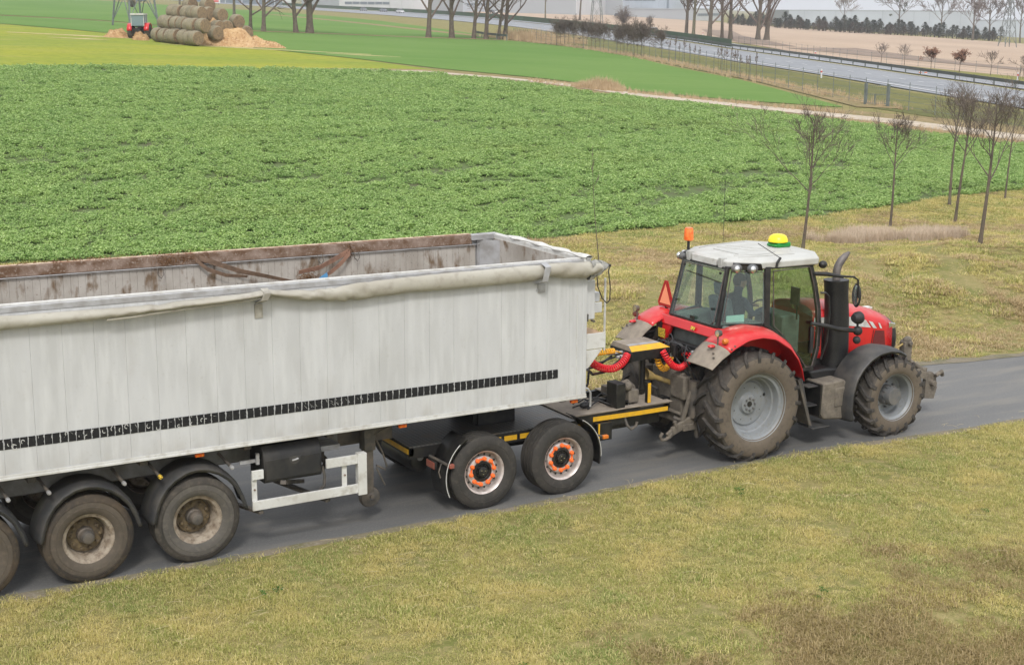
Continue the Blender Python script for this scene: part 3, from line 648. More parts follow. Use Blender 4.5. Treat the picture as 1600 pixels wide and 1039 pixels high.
# outer planks: one shared mesh, narrow open seam between neighbours
def plank(y, s, w, h, th=.028):
    b = MB(); e = .003; g = .0008
    b.prism([(g, y), (g+e, y+s*-.0012), (w-g-e, y+s*-.0012), (w-g, y), (w-g, y+s*th), (g, y+s*th)], 0, h, 'xy'); return b
xs = [-.8847-12*PW+PW*i for i in range(0, 34)]; xs = [x for x in xs if x > XR and x < XF-.1]
pm = plank(0, 1, PW, 1.0).mesh('side_plank', M['trailer'], smooth=0); pm2 = plank(0, -1, PW, 1.0).mesh('side_plank', M['trailer'], smooth=0)
for x in xs:
    w = min(PW, XF-.07-x)
    for y, me in ((Y0, pm), (Y1, pm2)):
        o = bpy.data.objects.new('side_plank', me); COL.objects.link(o); o.parent = TR; o.location = (x-1, y-1.25, zb(x+w/2)+.03); o.scale = (w/PW, 1, zt(x)-zb(x)-.06)
# inner wall boards of the far side (and the dark inner face of the near side)
pi_ = MB(); iw = PW/3.7; pi_.prism([(.0007, 0), (.003, -.003), (iw-.003, -.003), (iw-.0007, 0), (iw-.0007, .02), (.0007, .02)], 0, 1.0, 'xy')
im = pi_.mesh('inner_board', M['inner'], smooth=0)
n = int((XF-.35-XR)/iw)
for i in range(n):
    x = XF-.35-iw*(i+1); o = bpy.data.objects.new('inner_board', im); COL.objects.link(o); o.parent = TR; o.location = (x-1, Y1-.075-1.25, 1.46); o.scale = (1, 1, zt(x)-1.46-.15)
b = MB(); b.box(XR, XF-.05, Y0+.0305, Y0+.065, 1.43, zt(0)-.13); b.build('inner_wall', M['inner'], TR)
b = MB(); b.box(XR, XF, Y0+.05, Y1-.05, 1.40, 1.46); b.build('floor', M['inner'], TR)
b = MB(); b.box(XR, XR+.04, Y0+.03, Y1-.03, 1.4, zt(XR)-.1); b.build('rear_gate', M['trailer'], TR)
# front wall: vertical boards seen from inside, smooth outside
fw_ = MB(); fw_.prism([(.0015, 0), (.005, -.007), (.195, -.007), (.1985, 0), (.1985, .02), (.0015, .02)], 0, 1.0, 'xy'); fm = fw_.mesh('front_board', M['inner'], smooth=0)
for i in range(12):
    o = bpy.data.objects.new('front_board', fm); COL.objects.link(o); o.parent = TR; o.rotation_euler.z = -pi/2; o.location = (XF-.075-1, Y1-.10-.199*i-1.25, 1.46); o.scale = (1, 1, zt(XF)-1.46-.06)
b = MB(); b.box(XF-.05, XF-.012, Y0+.03, Y1-.03, 1.40, zt(XF)-.05); b.build('front_wall', M['trailer'], TR, bevel=.006)
b = MB(); b.prism([(XF-.32, Y1-.08), (XF-.08, Y1-.34), (XF-.08, Y1-.32), (XF-.30, Y1-.08)], 1.46, zt(XF)-.07, 'xy'); b.box(XF-.335, XF-.315, Y1-.11, Y1-.075, 1.46, zt(XF)-.14); b.build('corner_gusset', M['alu'], TR)
b = MB(); b.prism([(XF-.42, Y1-.02), (XF-.06, Y1-.02), (XF-.02, Y1-.14), (XF-.14, Y1-.17), (XF-.44, Y1-.12)], zt(XF)-.075, zt(XF)+.012, 'xy'); b.build('corner_cap', M['alu'], TR, bevel=.008)
# rails
def rail(name, y0, y1, za, zbm, m, x0=XR, x1=XF, lo=True):
    f = zb if lo else zt; b = MB(); b.hexa([(x0, y0, f(x0)+za), (x0, y1, f(x0)+za), (x0, y1, f(x0)+zbm), (x0, y0, f(x0)+zbm)], [(x1, y0, f(x1)+za), (x1, y1, f(x1)+za), (x1, y1, f(x1)+zbm), (x1, y0, f(x1)+zbm)])
    return b.build(name, m, TR, bevel=.006)
rail('bottom_rail', Y0-.022, Y0+.06, 0, .036, M['white']); rail('bottom_rail', Y0-.012, Y0-.0075, .038, .062, M['white']); rail('bottom_rail', Y1-.06, Y1+.02, 0, .055, M['white'])
rail('top_rail', Y0+.052, Y0+.09, -.09, 0, M['white'], lo=False); rail('outer_rail', Y0-.01, Y0+.050, -.09, -.022, M['alu'], lo=False); rail('top_rail', Y1-.10, Y1+.01, -.135, 0, M['rust'], lo=False, x1=XF-.42)
rail('rail_lip', Y1-.115, Y1-.095, -.15, -.137, M['alu'], lo=False, x1=XF-.3)
rail('rail_edge', Y1-.06, Y1+.016, .002, .012, mat('worn_cream_edge', (.55, .43, .33), .8, c2=(.3, .16, .09), sc=9), lo=False, x1=XF-.42)
rail('inner_rail', Y0+.091, Y0+.12, -.11, -.055, M['alu'], lo=False)
b = MB(); b.box(XF-.07, XF+.035, Y0-.03, Y1+.02, zt(XF)-.085, zt(XF)+.005); b.build('front_rail', M['white'], TR, bevel=.012)
# folded cloth lying over the front rail
b = MB(); P = []
for i in range(19):
    y = Y0-.06+(Y1-Y0+.02)*i/18*.82; q = random.Random(i); s = .05+.02*sin(i*1.3)
    P.append([(XF-.02+s*1.1*cos(t)+q.uniform(-.006, .006), y, zt(XF)+.015+s*.45*sin(t)+q.uniform(-.004, .004)) for t in np.linspace(0, 2*pi, 9)[:-1]])
b.grid(P, wrap=True); b.build('folded_tarpaulin', mat('white_tarpaulin', (.62, .61, .58), .55, c2=(.5, .49, .46), sc=7), TR, smooth=80)
# corner post at the front near edge
b = MB(); b.box(XF-.075, XF-.002, Y0-.006, Y0+.045, zb(XF)+.04, zt(XF)-.09); b.build('corner_post', M['trailer'], TR, bevel=.01)
b = MB(); b.box(XF-.17, XF-.16, Y0-.0085, Y0, zb(XF)+.06, zt(XF)-.5); b.build('weld_strip', M['white'], TR)
# tarpaulin roll on the near top edge
TOP = [(-5.2, 3.30), (-.84, 3.285), (-.15, 3.265), (.56, 3.25), (1.31, 3.262), (2.05, 3.275), (2.21, 3.30), (2.5, 3.265), (2.74, 3.245), (3.1, 3.25), (3.42, 3.272), (4.3, 3.285), (5.61, 3.28), (6.1, 3.285), (6.6, 3.27), (6.85, 3.255), (6.98, 3.235)]
BOT = [(-5.2, 3.13), (-.85, 3.12), (.05, 3.13), (.6, 3.14), (1.0, 3.165), (1.53, 3.18), (2.12, 3.21), (2.25, 3.22), (2.5, 3.16), (2.73, 3.11), (3.24, 3.05), (4.11, 3.08), (5.03, 3.06), (6.0, 3.06), (6.2, 3.085), (6.5, 3.05), (6.77, 3.03), (6.98, 3.10)]
ip_ = lambda P, x: float(np.interp(x, [p[0] for p in P], [p[1] for p in P]))
b = MB(); P = []; q = random.Random(4); nx = 300
wr = [(q.uniform(-1, 6.9), q.uniform(.05, .12), q.uniform(-1.6, 1.6), q.uniform(.001, .005)) for _ in range(40)]
wr += [(xc+q.uniform(-.5, .5), q.uniform(.025, .06), q.choice((-1, 1))*q.uniform(1, 2.6), q.uniform(.004, .012)) for xc in (2.6, 3.1, 6.5, .9) for _ in range(6)]
for i in range(nx):
    x = -5.2+(6.98+5.2)*i/(nx-1); zt_, zb_ = ip_(TOP, x), ip_(BOT, x); c = (zt_+zb_)/2; rz_ = (zt_-zb_)/2; ry = .085+.02*sin(x*1.1); row = []
    yc = -.095-.012*sin(x*.8)
    for j in range(20):
        t = 2*pi*j/20; d = sum(a*math.exp(-((x-x0+.10*sl*sin(t))/w)**2) for x0, w, sl, a in wr)
        row.append((x, yc+(ry-d)*cos(t), c+(rz_-d)*sin(t)*(1 if sin(t) > 0 else 1-.0*cos(t))))
    P.append(row)
b.grid(P, wrap=True); b.add(P[-1], [tuple(range(20))]); b.build('tarpaulin_roll', M['tarp'], TR, smooth=70)
b = MB(); b.tube([(x, -.16, ip_(BOT, x)-.004+(.0 if x > 2.2 else .0)) for x in np.linspace(.3, 2.15, 24)], .011, 6); b.tube([(x, -.13, 3.205-.02*sin((x-2.25)/.7*pi)) for x in np.linspace(2.25, 2.95, 12)], .010, 6); b.build('tarpaulin_hem', M['tarp'], TR)
# twisted grey end of the roll + winding spigot
b = MB(); P = []
for i in range(12):
    u = i/11; x = 6.82+.34*u; r = .115*(1-u)**.6+.016; row = []
    for j in range(14):
        t = 2*pi*j/14; k_ = 1+.20*sin(3*t+5*u)+.08*sin(7*t+9*u); row.append((x, -.08+.02*u+r*.75*k_*cos(t), 3.145+.02*u+r*k_*sin(t)))
    P.append(row)
b.grid(P, wrap=True); b.build('tarpaulin_end', mat('grey_worn_tarpaulin', (.34, .33, .30), .6, c2=(.14, .14, .135), sc=11, lo=.45, hi=.6), TR, smooth=60)
b = MB(); b.tube([(7.0, -.07, 3.165), (7.19, -.055, 3.17)], .017, 8); b.tube([(7.17, -.09, 3.16), (7.17, -.02, 3.18)], .012, 8); b.build('winding_spigot', M['black'], TR)
b = MB(); b.tube([(6.93, -.12, 3.06), (6.95, -.12, 2.9), (7.02, -.12, 2.74), (7.10, -.12, 2.66), (7.15, -.12, 2.70), (7.15, -.12, 2.9), (7.13, -.1, 3.10), (7.16, -.09, 3.16)], .008, 6); b.build('hanging_cord', M['black'], TR)
# tarpaulin brackets (two in view)
for xb, long in ((2.20, 0), (6.10, 1)):
    b = MB(); w = .045; pb = -.034
    zt0 = ip_(TOP, xb)+.01
    if long: prof = [(6.155, zt0-.01), (6.05, 3.07)]; 
    b.hexa([(xb-w, -.085, zt0+.004), (xb+w, -.085, zt0+.004), (xb+w, -.222, zt0-.035), (xb-w, -.222, zt0-.035)], [(xb-w, -.085, zt0-.004), (xb+w, -.085, zt0-.004), (xb+w, -.214, zt0-.04), (xb-w, -.214, zt0-.04)])
    zl = ip_(BOT, xb)-(.03 if not long else .01); k_ = .035
    b.hexa([(xb-w, -.222, zt0-.035), (xb+w, -.222, zt0-.035), (xb+w-k_*1.4, -.217, zl), (xb-w-k_*1.4, -.217, zl)], [(xb-w, -.214, zt0-.035), (xb+w, -.214, zt0-.035), (xb+w-k_*1.4, -.209, zl), (xb-w-k_*1.4, -.209, zl)])
    b.hexa([(xb-w-k_*1.4, -.217, zl), (xb+w-k_*1.4, -.217, zl), (xb+w-k_*1.6, -.034, zl-.06), (xb-w-k_*1.6, -.034, zl-.06)], [(xb-w-k_*1.4, -.209, zl+.006), (xb+w-k_*1.4, -.209, zl+.006), (xb+w-k_*1.6, -.026, zl-.054), (xb-w-k_*1.6, -.026, zl-.054)])
    tb = b.build('tarpaulin_bracket', M['alu'] if long else mat('khaki_bracket', (.38, .36, .31), .6, c2=(.26, .24, .2), sc=8), TR, bevel=.003)
    p_ = MB(); p_.box(xb-w-.06+(.06 if long else 0), xb+w-.05+(.07 if long else 0), Y0-.016, Y0-.005, zl-.24+(.06 if long else 0), zl-.07)
    for dx in (-.02, .03):
        p_.lathe([(0, -.012), (.007, -.012), (.007, 0)], (xb-.05+dx, Y0-.012, zl-.20+(.06 if long else 0)), 'y', 8)
    p_.build('bracket_plate', M['alu'] if long else bpy.data.materials['khaki_bracket'], tb)
# black tape marks: one shared mesh per shape, four to a plank
q = random.Random(12); tms = []
for s in range(9):
    w, h = .0815, .124; pts = []
    for a in np.linspace(0, 1, 5): pts.append((w*a, 0+q.uniform(0, .003)))
    for a in np.linspace(0, 1, 7)[1:]: pts.append((w-(q.uniform(0, .010) if q.random() < .4 else 0), h*a))
    for a in np.linspace(1, 0, 5)[1:]: pts.append((w*a*(.985), h-q.uniform(0, .003)))
    for a in np.linspace(1, 0, 7)[1:-1]: pts.append(((q.uniform(0, .010) if q.random() < .4 else 0), h*a))
    b = MB(); b.prism([(a, c) for a, c in pts], -.0015, .0, 'xz'); tms.append(b.mesh('tape_mark', M['tape'], smooth=0))
zs = lambda x: 1.805-.0105*(x-0)
for x in xs[4:]:
    for k_ in range(4):
        xx = x+.0035+k_*(PW-.004)/4+.002
        if xx > 6.36: continue
        o = bpy.data.objects.new('tape_mark', tms[q.randrange(9)]); COL.objects.link(o); o.parent = TR; o.location = (xx-1, Y0-.0055-1.25, zs(xx)-.062+KB*0)
        if xx < 1.9 or 2.5 < xx < 3.6:
            nsc = q.choice((0, 1, 1, 2)) if xx < 1.9 else q.choice((1, 2, 3))
            for j in range(nsc):       # peeled curls and scratches where the tape has come away
                m2 = MB(); cx_, cz_ = q.uniform(.01, .07), q.uniform(.02, .1)
                if xx < 1.9 and q.random() < .6:
                    r0 = q.uniform(.010, .022); a0, a1 = q.uniform(0, 3), q.uniform(3.5, 6); m2.grid([[(cx_+r*cos(a), -.0022, cz_+r*1.2*sin(a)) for r in (r0, r0+.007)] for a in np.linspace(a0, a1, 9)])
                else:
                    L = q.uniform(.02, .06); a = q.uniform(1.9, 2.6) if xx > 2 else q.uniform(0, 3); w_ = q.uniform(.001, .004)
                    m2.add([(cx_, -.0022, cz_), (cx_+w_, -.0022, cz_+w_), (min(.08, max(0, cx_+L*cos(a)))+w_, -.0022, min(.12, cz_+L*sin(a))), (min(.08, max(0, cx_+L*cos(a))), -.0022, min(.12, cz_+L*sin(a)))], [(0, 1, 2, 3)])
                me = m2.mesh('scratch', M['scratch'], smooth=0); c = bpy.data.objects.new('scratch', me); COL.objects.link(c); c.parent = o
# straps and wet straw hung inside the far wall
def ribbon(pts, w, m, name, par=TR, tw=0, th=.004):
    b = MB(); n_ = 40; P = np.array(pts, float); t = np.linspace(0, len(P)-1, n_); rows = []
    for i, u in enumerate(t):
        k0 = min(int(u), len(P)-2); f_ = u-k0; f_ = f_*f_*(3-2*f_) if 0 else f_; c = P[k0]*(1-f_)+P[k0+1]*f_; a = tw*i/n_; ww = w*(.55+.45*abs(cos(a)))
        rows.append([(c[0], c[1]+.5*ww*sin(a)*.5, c[2]-ww/2), (c[0], c[1]-.5*ww*sin(a)*.5-.004, c[2]+ww/2)])
    b.grid(rows); return b.build(name, m, par, solid=th, smooth=0)
yw = Y1-.16
ribbon([(2.25, yw+.02, 3.30), (2.45, yw, 3.22), (2.8, yw-.02, 3.08), (3.1, yw-.02, 3.0), (3.45, yw-.02, 2.90), (3.7, yw, 2.83)], .075, M['strap'], 'ratchet_strap', tw=1.9)
ribbon([(2.2, yw+.02, 3.28), (2.35, yw, 3.14), (2.6, yw-.02, 3.04), (2.9, yw-.02, 3.0)], .06, M['strap'], 'ratchet_strap', tw=1.5)
ribbon([(4.42, yw+.02, 3.22), (4.2, yw, 3.13), (3.95, yw-.02, 3.03), (3.65, yw-.01, 2.99)], .08, M['strapor'], 'ratchet_strap', tw=1.2)
ribbon([(4.44, yw+.01, 3.20), (4.3, yw-.02, 3.08), (4.16, yw-.03, 2.98), (4.06, yw-.03, 2.92)], .08, M['strapor'], 'ratchet_strap', tw=.8)
ribbon([(4.07, yw-.035, 2.925), (3.98, yw-.035, 2.875), (3.92, yw-.035, 2.84)], .08, M['blue'], 'ratchet_strap')
q = random.Random(8)
def strawbunch(c, r, n_, name):
    b = MB()
    for i in range(n_):
        p = Vector((c[0]+q.gauss(0, r[0]), c[1]+q.gauss(0, .02), c[2]+q.gauss(0, r[1]))); d = Vector((q.uniform(-1, 1), q.uniform(-.4, .2), q.uniform(-1.2, .6))).normalized()*q.uniform(.03, .10)
        b.tube([p-d*.5, p+Vector((0, 0, .01)), p+d*.5], .0028, 3, False)
    return tag(b.build(name, M['straw'], TR, smooth=0), kind='stuff')
strawbunch((1.95, Y1-.09, 3.30), (.16, .03), 260, 'caught_straw'); strawbunch((3.78, yw-.02, 2.86), (.07, .05), 240, 'caught_straw'); strawbunch((4.45, Y1-.10, 3.22), (.05, .05), 90, 'caught_straw'); strawbunch((-.6, Y1-.03, 3.39), (.12, .012), 90, 'caught_straw'); strawbunch((.55, Y1-.03, 3.385), (.9, .006), 120, 'caught_straw')
for x in (1.72, 4.0, 4.55):
    b = MB(); b.tube([(x-.035, yw+.05, 3.2), (x-.04, yw+.02, 3.12), (x, yw+.01, 3.07), (x+.04, yw+.02, 3.12), (x+.035, yw+.05, 3.2)], .006, 6); b.build('lashing_ring', M['steel'], TR)
# front platform
b = MB()
b.tube([(7.26, .16, 1.93), (7.26, .16, 2.95)], .016, 6); b.tube([(7.26, 1.3, 1.93), (7.26, 1.3, 2.95)], .016, 6); b.build('platform_rail', M['white'], TR)
b = MB(); b.box(6.86, 7.27, .14, .165, 1.97, 2.19); b.prism([(6.86, 1.66), (6.98, 1.70), (7.22, 1.96), (6.86, 1.96)], .14, .165, 'xz'); b.box(6.86, 7.27, .17, 1.3, 1.97, 2.0); b.box(6.87, 7.27, 1.3, 1.32, 2.0, 2.35); b.build('platform_panel', M['white'], TR, bevel=.004)
b = MB(); b.box(6.89, 7.24, .19, 1.27, 2.14, 2.18); b.build('platform_board', M['wood'], TR)
b = MB(); b.box(6.855, 7.02, .05, .09, 2.42, 2.96); b.box(6.88, 7.2, .14, .17, 2.48, 2.62); b.box(6.88, 7.2, .2, .5, 2.62, 2.75); b.build('front_plate', M['trailer'], TR, bevel=.005)
b = MB(); b.box(6.86, 6.90, .02, .05, 2.40, 2.50); b.tube([(6.98, .0, 2.40), (6.98, .07, 2.40)], .018, 8); b.build('latch', M['steel'], TR)
b = MB(); b.tube([(6.86, .08, 1.46), (6.93, .06, 1.44), (6.97, .05, 1.38), (6.97, .05, 1.24), (6.97, .05, 1.18)], .016, 8); b.build('front_pipe', M['alu'], TR)
# chassis
b = MB()
for y in (.62, 1.62): b.box(-5, 4.2, y, y+.12, .98, 1.38); b.box(4.2, 6.7, y, y+.12, 1.16, 1.38)
for x in (-2, -.6, .7, 2.0, 3.1, 4.1, 5.5, 6.6): b.box(x, x+.1, .25, 2.3, 1.24, 1.378)
for x in (-1.31, 0, 1.31): b.tube([(x, .4, .53), (x, 2.1, .53)], .07, 10); b.box(x-.06, x+.06, .55, .78, .55, .98)
b.build('chassis', M['steel'], TR, bevel=.006)
b = MB(); b.box(-5, 3.4, .60, .618, 1.0, 1.37); b.build('chassis_side_plate', mat('dull_chassis_grey', (.21, .205, .195), .6, c2=(.13, .12, .105), sc=4), TR)
# wheels
proto = trailer_wheel(TR, M['tyre']); proto.location = (1.31-1, .19-1.25, .53); proto.rotation_euler.y = .2
w2 = dup(proto, TR, (0-1, .19-1.25, .53), (0, 1.9, 0)); w3 = dup(proto, TR, (-1.31-1, .19-1.25, .53), (0, 3.4, 0))
for w_ in (w2, w3):
    for ch in w_.children:
        if ch.name.startswith('tyre'): ch.data = ch.data.copy(); ch.data.materials[0] = M['tyreb']; ch.data.materials[1] = M['tyreinb']
for x in (1.31, 0, -1.31): c = dup(proto, TR, (x-1, 2.36-1.25, .53)); c.rotation_euler = (0, 0, pi)
# mudguards: arch sheet with rolled outer lip
arc3 = [(.74, .58), (.77, .72), (.83, .88), (.92, 1.01), (1.03, 1.10), (1.17, 1.17), (1.31, 1.19), (1.45, 1.17), (1.59, 1.11), (1.71, 1.02), (1.81, .90), (1.88, .75), (1.93, .59)]
def guard(dx, name='mudguard'):
    P = np.array(arc3); t = np.linspace(0, len(P)-1, 40); i = np.clip(t.astype(int), 0, len(P)-2); f = (t-i)[:, None]; Q = P[i]*(1-f)+P[i+1]*f; c = np.array([1.335, .53])
    rows = []
    for p in Q:
        d = (p-c)/np.hypot(*(p-c)); rows.append([(p[0]+dx+d[0]*o, y, p[1]+d[1]*o) for o, y in ((-.045, -.02), (-.012, -.028), (.0, -.010), (.012, .03), (.025, .10), (.022, .42))])
    b = MB(); b.grid(rows); o = b.build(name, M['blackdust'], TR, solid=.008, smooth=50); return o
for dx in (0, -1.31, -2.62): guard(dx)
# threaded pegs carrying the mudguards
for i, (x, z) in enumerate(((1.74, 1.14), (.86, 1.16), (.43, 1.15), (-.43, 1.18), (-.88, 1.17))):
    b = MB(); b.tube([(x-.04, .34, z+.085), (x, .0, z)], .020, 8); pg = b.build('mudguard_peg', M['steel'], TR)
    b = MB(); b.lathe([(0, -.07), (.011, -.07), (.012, -.05), (.024, -.048), (.026, .0)], (x, .0, z), 'y', 10); b.build('peg_cap', M['label'] if i == 1 else M['alu'], pg)
# marker lamps
for x in (1.36, 4.06, 6.68):
    b = MB(); b.box(x-.055, x+.055, Y0+.02, Y0+.065, zb(x)-.062, zb(x)-.018); l_ = b.build('marker_lamp', M['orange'], TR, bevel=.008)
    b = MB(); b.box(x-.04, x-.02, Y0+.014, Y0+.022, zb(x)-.055, zb(x)-.028); b.box(x+.02, x+.04, Y0+.014, Y0+.022, zb(x)-.055, zb(x)-.028); b.build('lens_stripe', M['amber'], l_)
# tool box
b = MB(); b.prism([(.08, .83), (.06, .86), (.06, 1.14), (.10, 1.24), (.16, 1.29), (.55, 1.29), (.55, .83)], 2.18, 2.95, 'yz'); tb = b.build('toolbox', M['plastic'], TR, bevel=.012)
b = MB(); b.box(2.20, 2.93, .050, .062, .87, 1.13); b.build('toolbox_lid', M['plastic'], tb, bevel=.012)
b = MB(); P = []
for a in np.linspace(pi, 2*pi, 13): P.append((2.585+.075*cos(a), 1.12+.085*sin(a)))
b.prism([(2.51, 1.135)]+P+[(2.66, 1.135)], .0465, .052, 'xz'); b.build('handle_recess', M['blackdust'], tb)
b = MB(); b.tube([(2.545, .042, 1.085), (2.585, .036, 1.092), (2.625, .042, 1.10)], .012, 8); b.build('handle', M['alu'], tb)
# side guard
b = MB(); b.box(1.99, 3.42, -.035, .0, .54, .66); b.build('side_guard_rail', M['white'], TR, bevel=.004)
b = MB(); b.box(2.97, 3.40, -.035, .0, .93, 1.05); b.build('side_guard_rail', M['white'], TR, bevel=.004)
b = MB(); b.box(1.99, 2.14, -.035, .0, .935, 1.05); b.build('side_guard_rail', M['white'], TR, bevel=.004)
b = MB(); b.box(3.40, 3.52, -.045, .05, .51, 1.06); b.build('side_guard_post', M['white'], TR, bevel=.004)
for x in (1.995, 3.195):
    b = MB(); b.box(x, x+.065, .002, .02, .58, 1.0); g_ = b.build('side_guard_post', M['white'], TR)
    b = MB(); b.lathe([(0, -.012), (.013, -.012), (.013, 0)], (x+.033, .0, .80), 'y', 6); b.build('bolt', M['rust'], g_)
b = MB(); b.beam((2.1, -.02, .50), (1.9, .7, .47), .06, .035); b.beam((3.0, -.0, .50), (2.6, .8, .60), .07, .04); b.beam((2.42, .05, .82), (2.95, .75, .55), .07, .05)
b.tube([(2.97, .1, .93), (2.99, .08, .8), (2.98, .08, .68), (2.93, .1, .62)], .02, 8); b.build('guard_bracket', M['steel'], TR)
b = MB(); b.box(1.90, 2.16, .14, .17, 1.10, 1.14); b.box(2.1, 2.14, .10, .14, 1.08, 1.22); b.box(3.0, 3.3, .3, .55, 1.05, 1.12); b.build('cable_bracket', M['alu'], TR)
# landing leg
b = MB(); b.box(3.68, 3.80, .36, .48, .36, 1.34); b.box(3.66, 3.82, .33, .50, .95, 1.38); lg = b.build('landing_leg', M['steel'], TR, bevel=.008)
b = MB(); b.lathe([(.03, -.05), (.05, -.045), (.13, -.02), (.145, .02), (.14, .06)], (3.76, .40, .30), 'y', 24); b.lathe([(0, -.08), (.03, -.08), (.03, 0)], (3.76, .40, .32), 'y', 12); b.build('foot', M['steel'], lg)
b = MB(); b.box(3.68, 3.80, 2.0, 2.12, .36, 1.34); b.lathe([(.03, -.05), (.13, -.02), (.14, .06)], (3.76, 2.1, .30), 'y', 20); b.build('landing_leg', M['steel'], TR, bevel=.008)
b = MB(); b.tube([(3.80, .34, 1.16), (4.02, .28, 1.27), (4.25, .22, 1.35), (4.6, .2, 1.37)], .013, 6); b.tube([(3.80, .34, 1.16), (3.92, .34, .90), (3.98, .34, .70), (3.96, .34, .66), (3.83, .34, .74), (3.84, .34, .68), (3.95, .34, .45)], .012, 6); b.build('crank_handle', M['steel'], TR)
# air lines and cable from the front of the body
b = MB(); b.tube([(6.95, .1, 1.70), (7.3, .5, 1.50), (7.7, .8, 1.42), (8.1, 1.0, 1.50), (8.25, 1.05, 1.62)], .02, 8); b.build('electric_cable', M['hose'], TR)
b = MB(); b.tube([(6.92, .4, 1.30), (7.2, .6, 1.22), (7.42, .8, 1.28), (7.5, .9, 1.45), (7.46, 1.0, 1.60)], .018, 8); b.tube([(6.95, .5, 1.5), (7.2, .7, 1.53), (7.45, .85, 1.57)], .014, 8); b.build('electric_cable', M['hose'], TR)
# ================================================================ dolly converter
DL = empty('dolly_converter', (6.5, 1.2, 0), 'black two-axle dolly with yellow stripes and orange wheel nut pointers, under the trailer nose', 'dolly')
def dolly_wheel(parent):
    w_ = MB(); w_.lathe([(.292, -.150), (.300, -.158), (.306, -.150), (.296, -.138), (.27, -.12), (.262, -.085), (.255, -.07), (.215, -.055), (.205, -.085), (.195, -.092), (.125, -.092), (.118, -.08)], (0, 0, 0), 'y', 60)
    w_.lathe([(.300, -.15), (.295, .16)], (0, 0, 0), 'y', 40); wh = child(w_, 'wheel', M['rimsilv'], parent)
    b = MB(); b.lathe([(.288, -.150), (.300, -.162), (.310, -.152), (.296, -.142), (.280, -.133)], (0, 0, 0), 'y', 60); b.lathe([(.215, -.058), (.212, -.090), (.20, -.097), (.150, -.097)], (0, 0, 0), 'y', 48); child(b, 'rim_lip', M['lip'], wh)
    t = MB(); t.lathe(tyre_prof(.506, .385, .295), (0, 0, 0), 'y', 76)
    t.lathe([(.40, -.192), (.404, -.196), (.408, -.192)], (0, 0, 0), 'y', 60); child(t, 'tyre', M['tyredk'], wh)
    for k_ in range(16):
        b = MB(); tt = 2*pi*(k_+.5)/16; b.lathe([(0, -.003), (.015, -.003), (.015, .0)], (.236*cos(tt), -.070, .236*sin(tt)), 'y', 10); child(b, 'vent_hole', M['black'], wh)
    b = MB()
    for k_ in range(0, 10, 2):
        a0, a1 = 2*pi*k_/10+.15, 2*pi*(k_+1)/10+.15
        b.grid([[(r*cos(a), -.108, r*sin(a)) for r in (.160, .188)] for a in np.linspace(a0, a1, 8)])
    child(b, 'nut_link', M['nuto'], wh)
    for k_ in range(10):
        tt = 2*pi*k_/10+.15; b = MB(); b.lathe([(.031, -.092), (.031, -.118), (.022, -.130), (.018, -.140), (0, -.142)], (.177*cos(tt), 0, .177*sin(tt)), 'y', 10); child(b, 'nut_pointer', M['nuto'], wh)
    b = MB(); b.lathe([(.143, -.06), (.141, -.100), (.11, -.104), (.095, -.085), (.070, -.085), (.066, -.125), (.05, -.132), (0, -.132)], (0, 0, 0), 'y', 32)
    for k_ in range(10): tt = 2*pi*k_/10; b.box(.080*cos(tt)-.007, .080*cos(tt)+.007, -.112, -.085, .080*sin(tt)-.007, .080*sin(tt)+.007)
    h = child(b, 'hub', M['black'], wh)
    b = MB()
    for a in (.4, 2.5, 4.6): b.box(.032*cos(a)-.010, .032*cos(a)+.010, -.1345, -.131, .032*sin(a)-.005, .032*sin(a)+.005)
    child(b, 'hub_mark', M['chrome'], h); return wh
dw = dolly_wheel(DL); dw.location = (5.262-6.5, .165-1.2, .506)
dup(dw, DL, (6.512-6.5, .165-1.2, .506), (0, .5, 0))
for x in (5.262, 6.512): dup(dw, DL, (x-6.5, 2.30-1.2, .506), (0, 0, pi))
b = MB(); b.prism([(4.33, .37), (6.95, .37), (6.95, 2.05), (4.33, 2.05)], .885, .90, 'xy'); b.build('deck_plate', M['plate'], DL, bevel=.002)
b = MB(); b.box(4.32, 6.9, .36, .43, .735, .885); b.box(4.32, 6.9, 2.0, 2.07, .735, .885); b.box(4.32, 4.39, .36, 2.07, .77, .885); b.box(4.5, 8.6, .66, .80, .58, .80); b.box(4.5, 8.6, 1.45, 1.59, .58, .80)
for x in (5.262, 6.512): b.tube([(x, .35, .506), (x, 2.1, .506)], .065, 10); b.box(x-.1, x+.1, .6, .85, .4, .75)
b.build('frame', M['black'], DL, bevel=.005)
b = MB(); b.box(4.31, 4.318, .38, 2.05, .80, .865); b.build('yellow_stripe', M['yellow'], DL)
for x0, x1 in ((4.95, 5.15), (5.52, 5.72), (5.77, 5.97), (6.02, 6.22), (6.84, 7.02)):
    b = MB(); b.box(x0, x1, .353, .3585, .775, .845); b.build('yellow_stripe', M['yellow'], DL)
# fifth wheel under the trailer nose
b = MB(); b.prism([(5.45, 1.0), (5.6, .75), (6.1, .75), (6.35, .95), (6.35, 1.45), (6.1, 1.65), (5.6, 1.65), (5.45, 1.4)], 1.20, 1.25, 'xy'); b.box(5.6, 6.2, .8, .95, .9, 1.2); b.box(5.6, 6.2, 1.45, 1.6, .9, 1.2); b.build('turntable', M['black'], DL, bevel=.01)
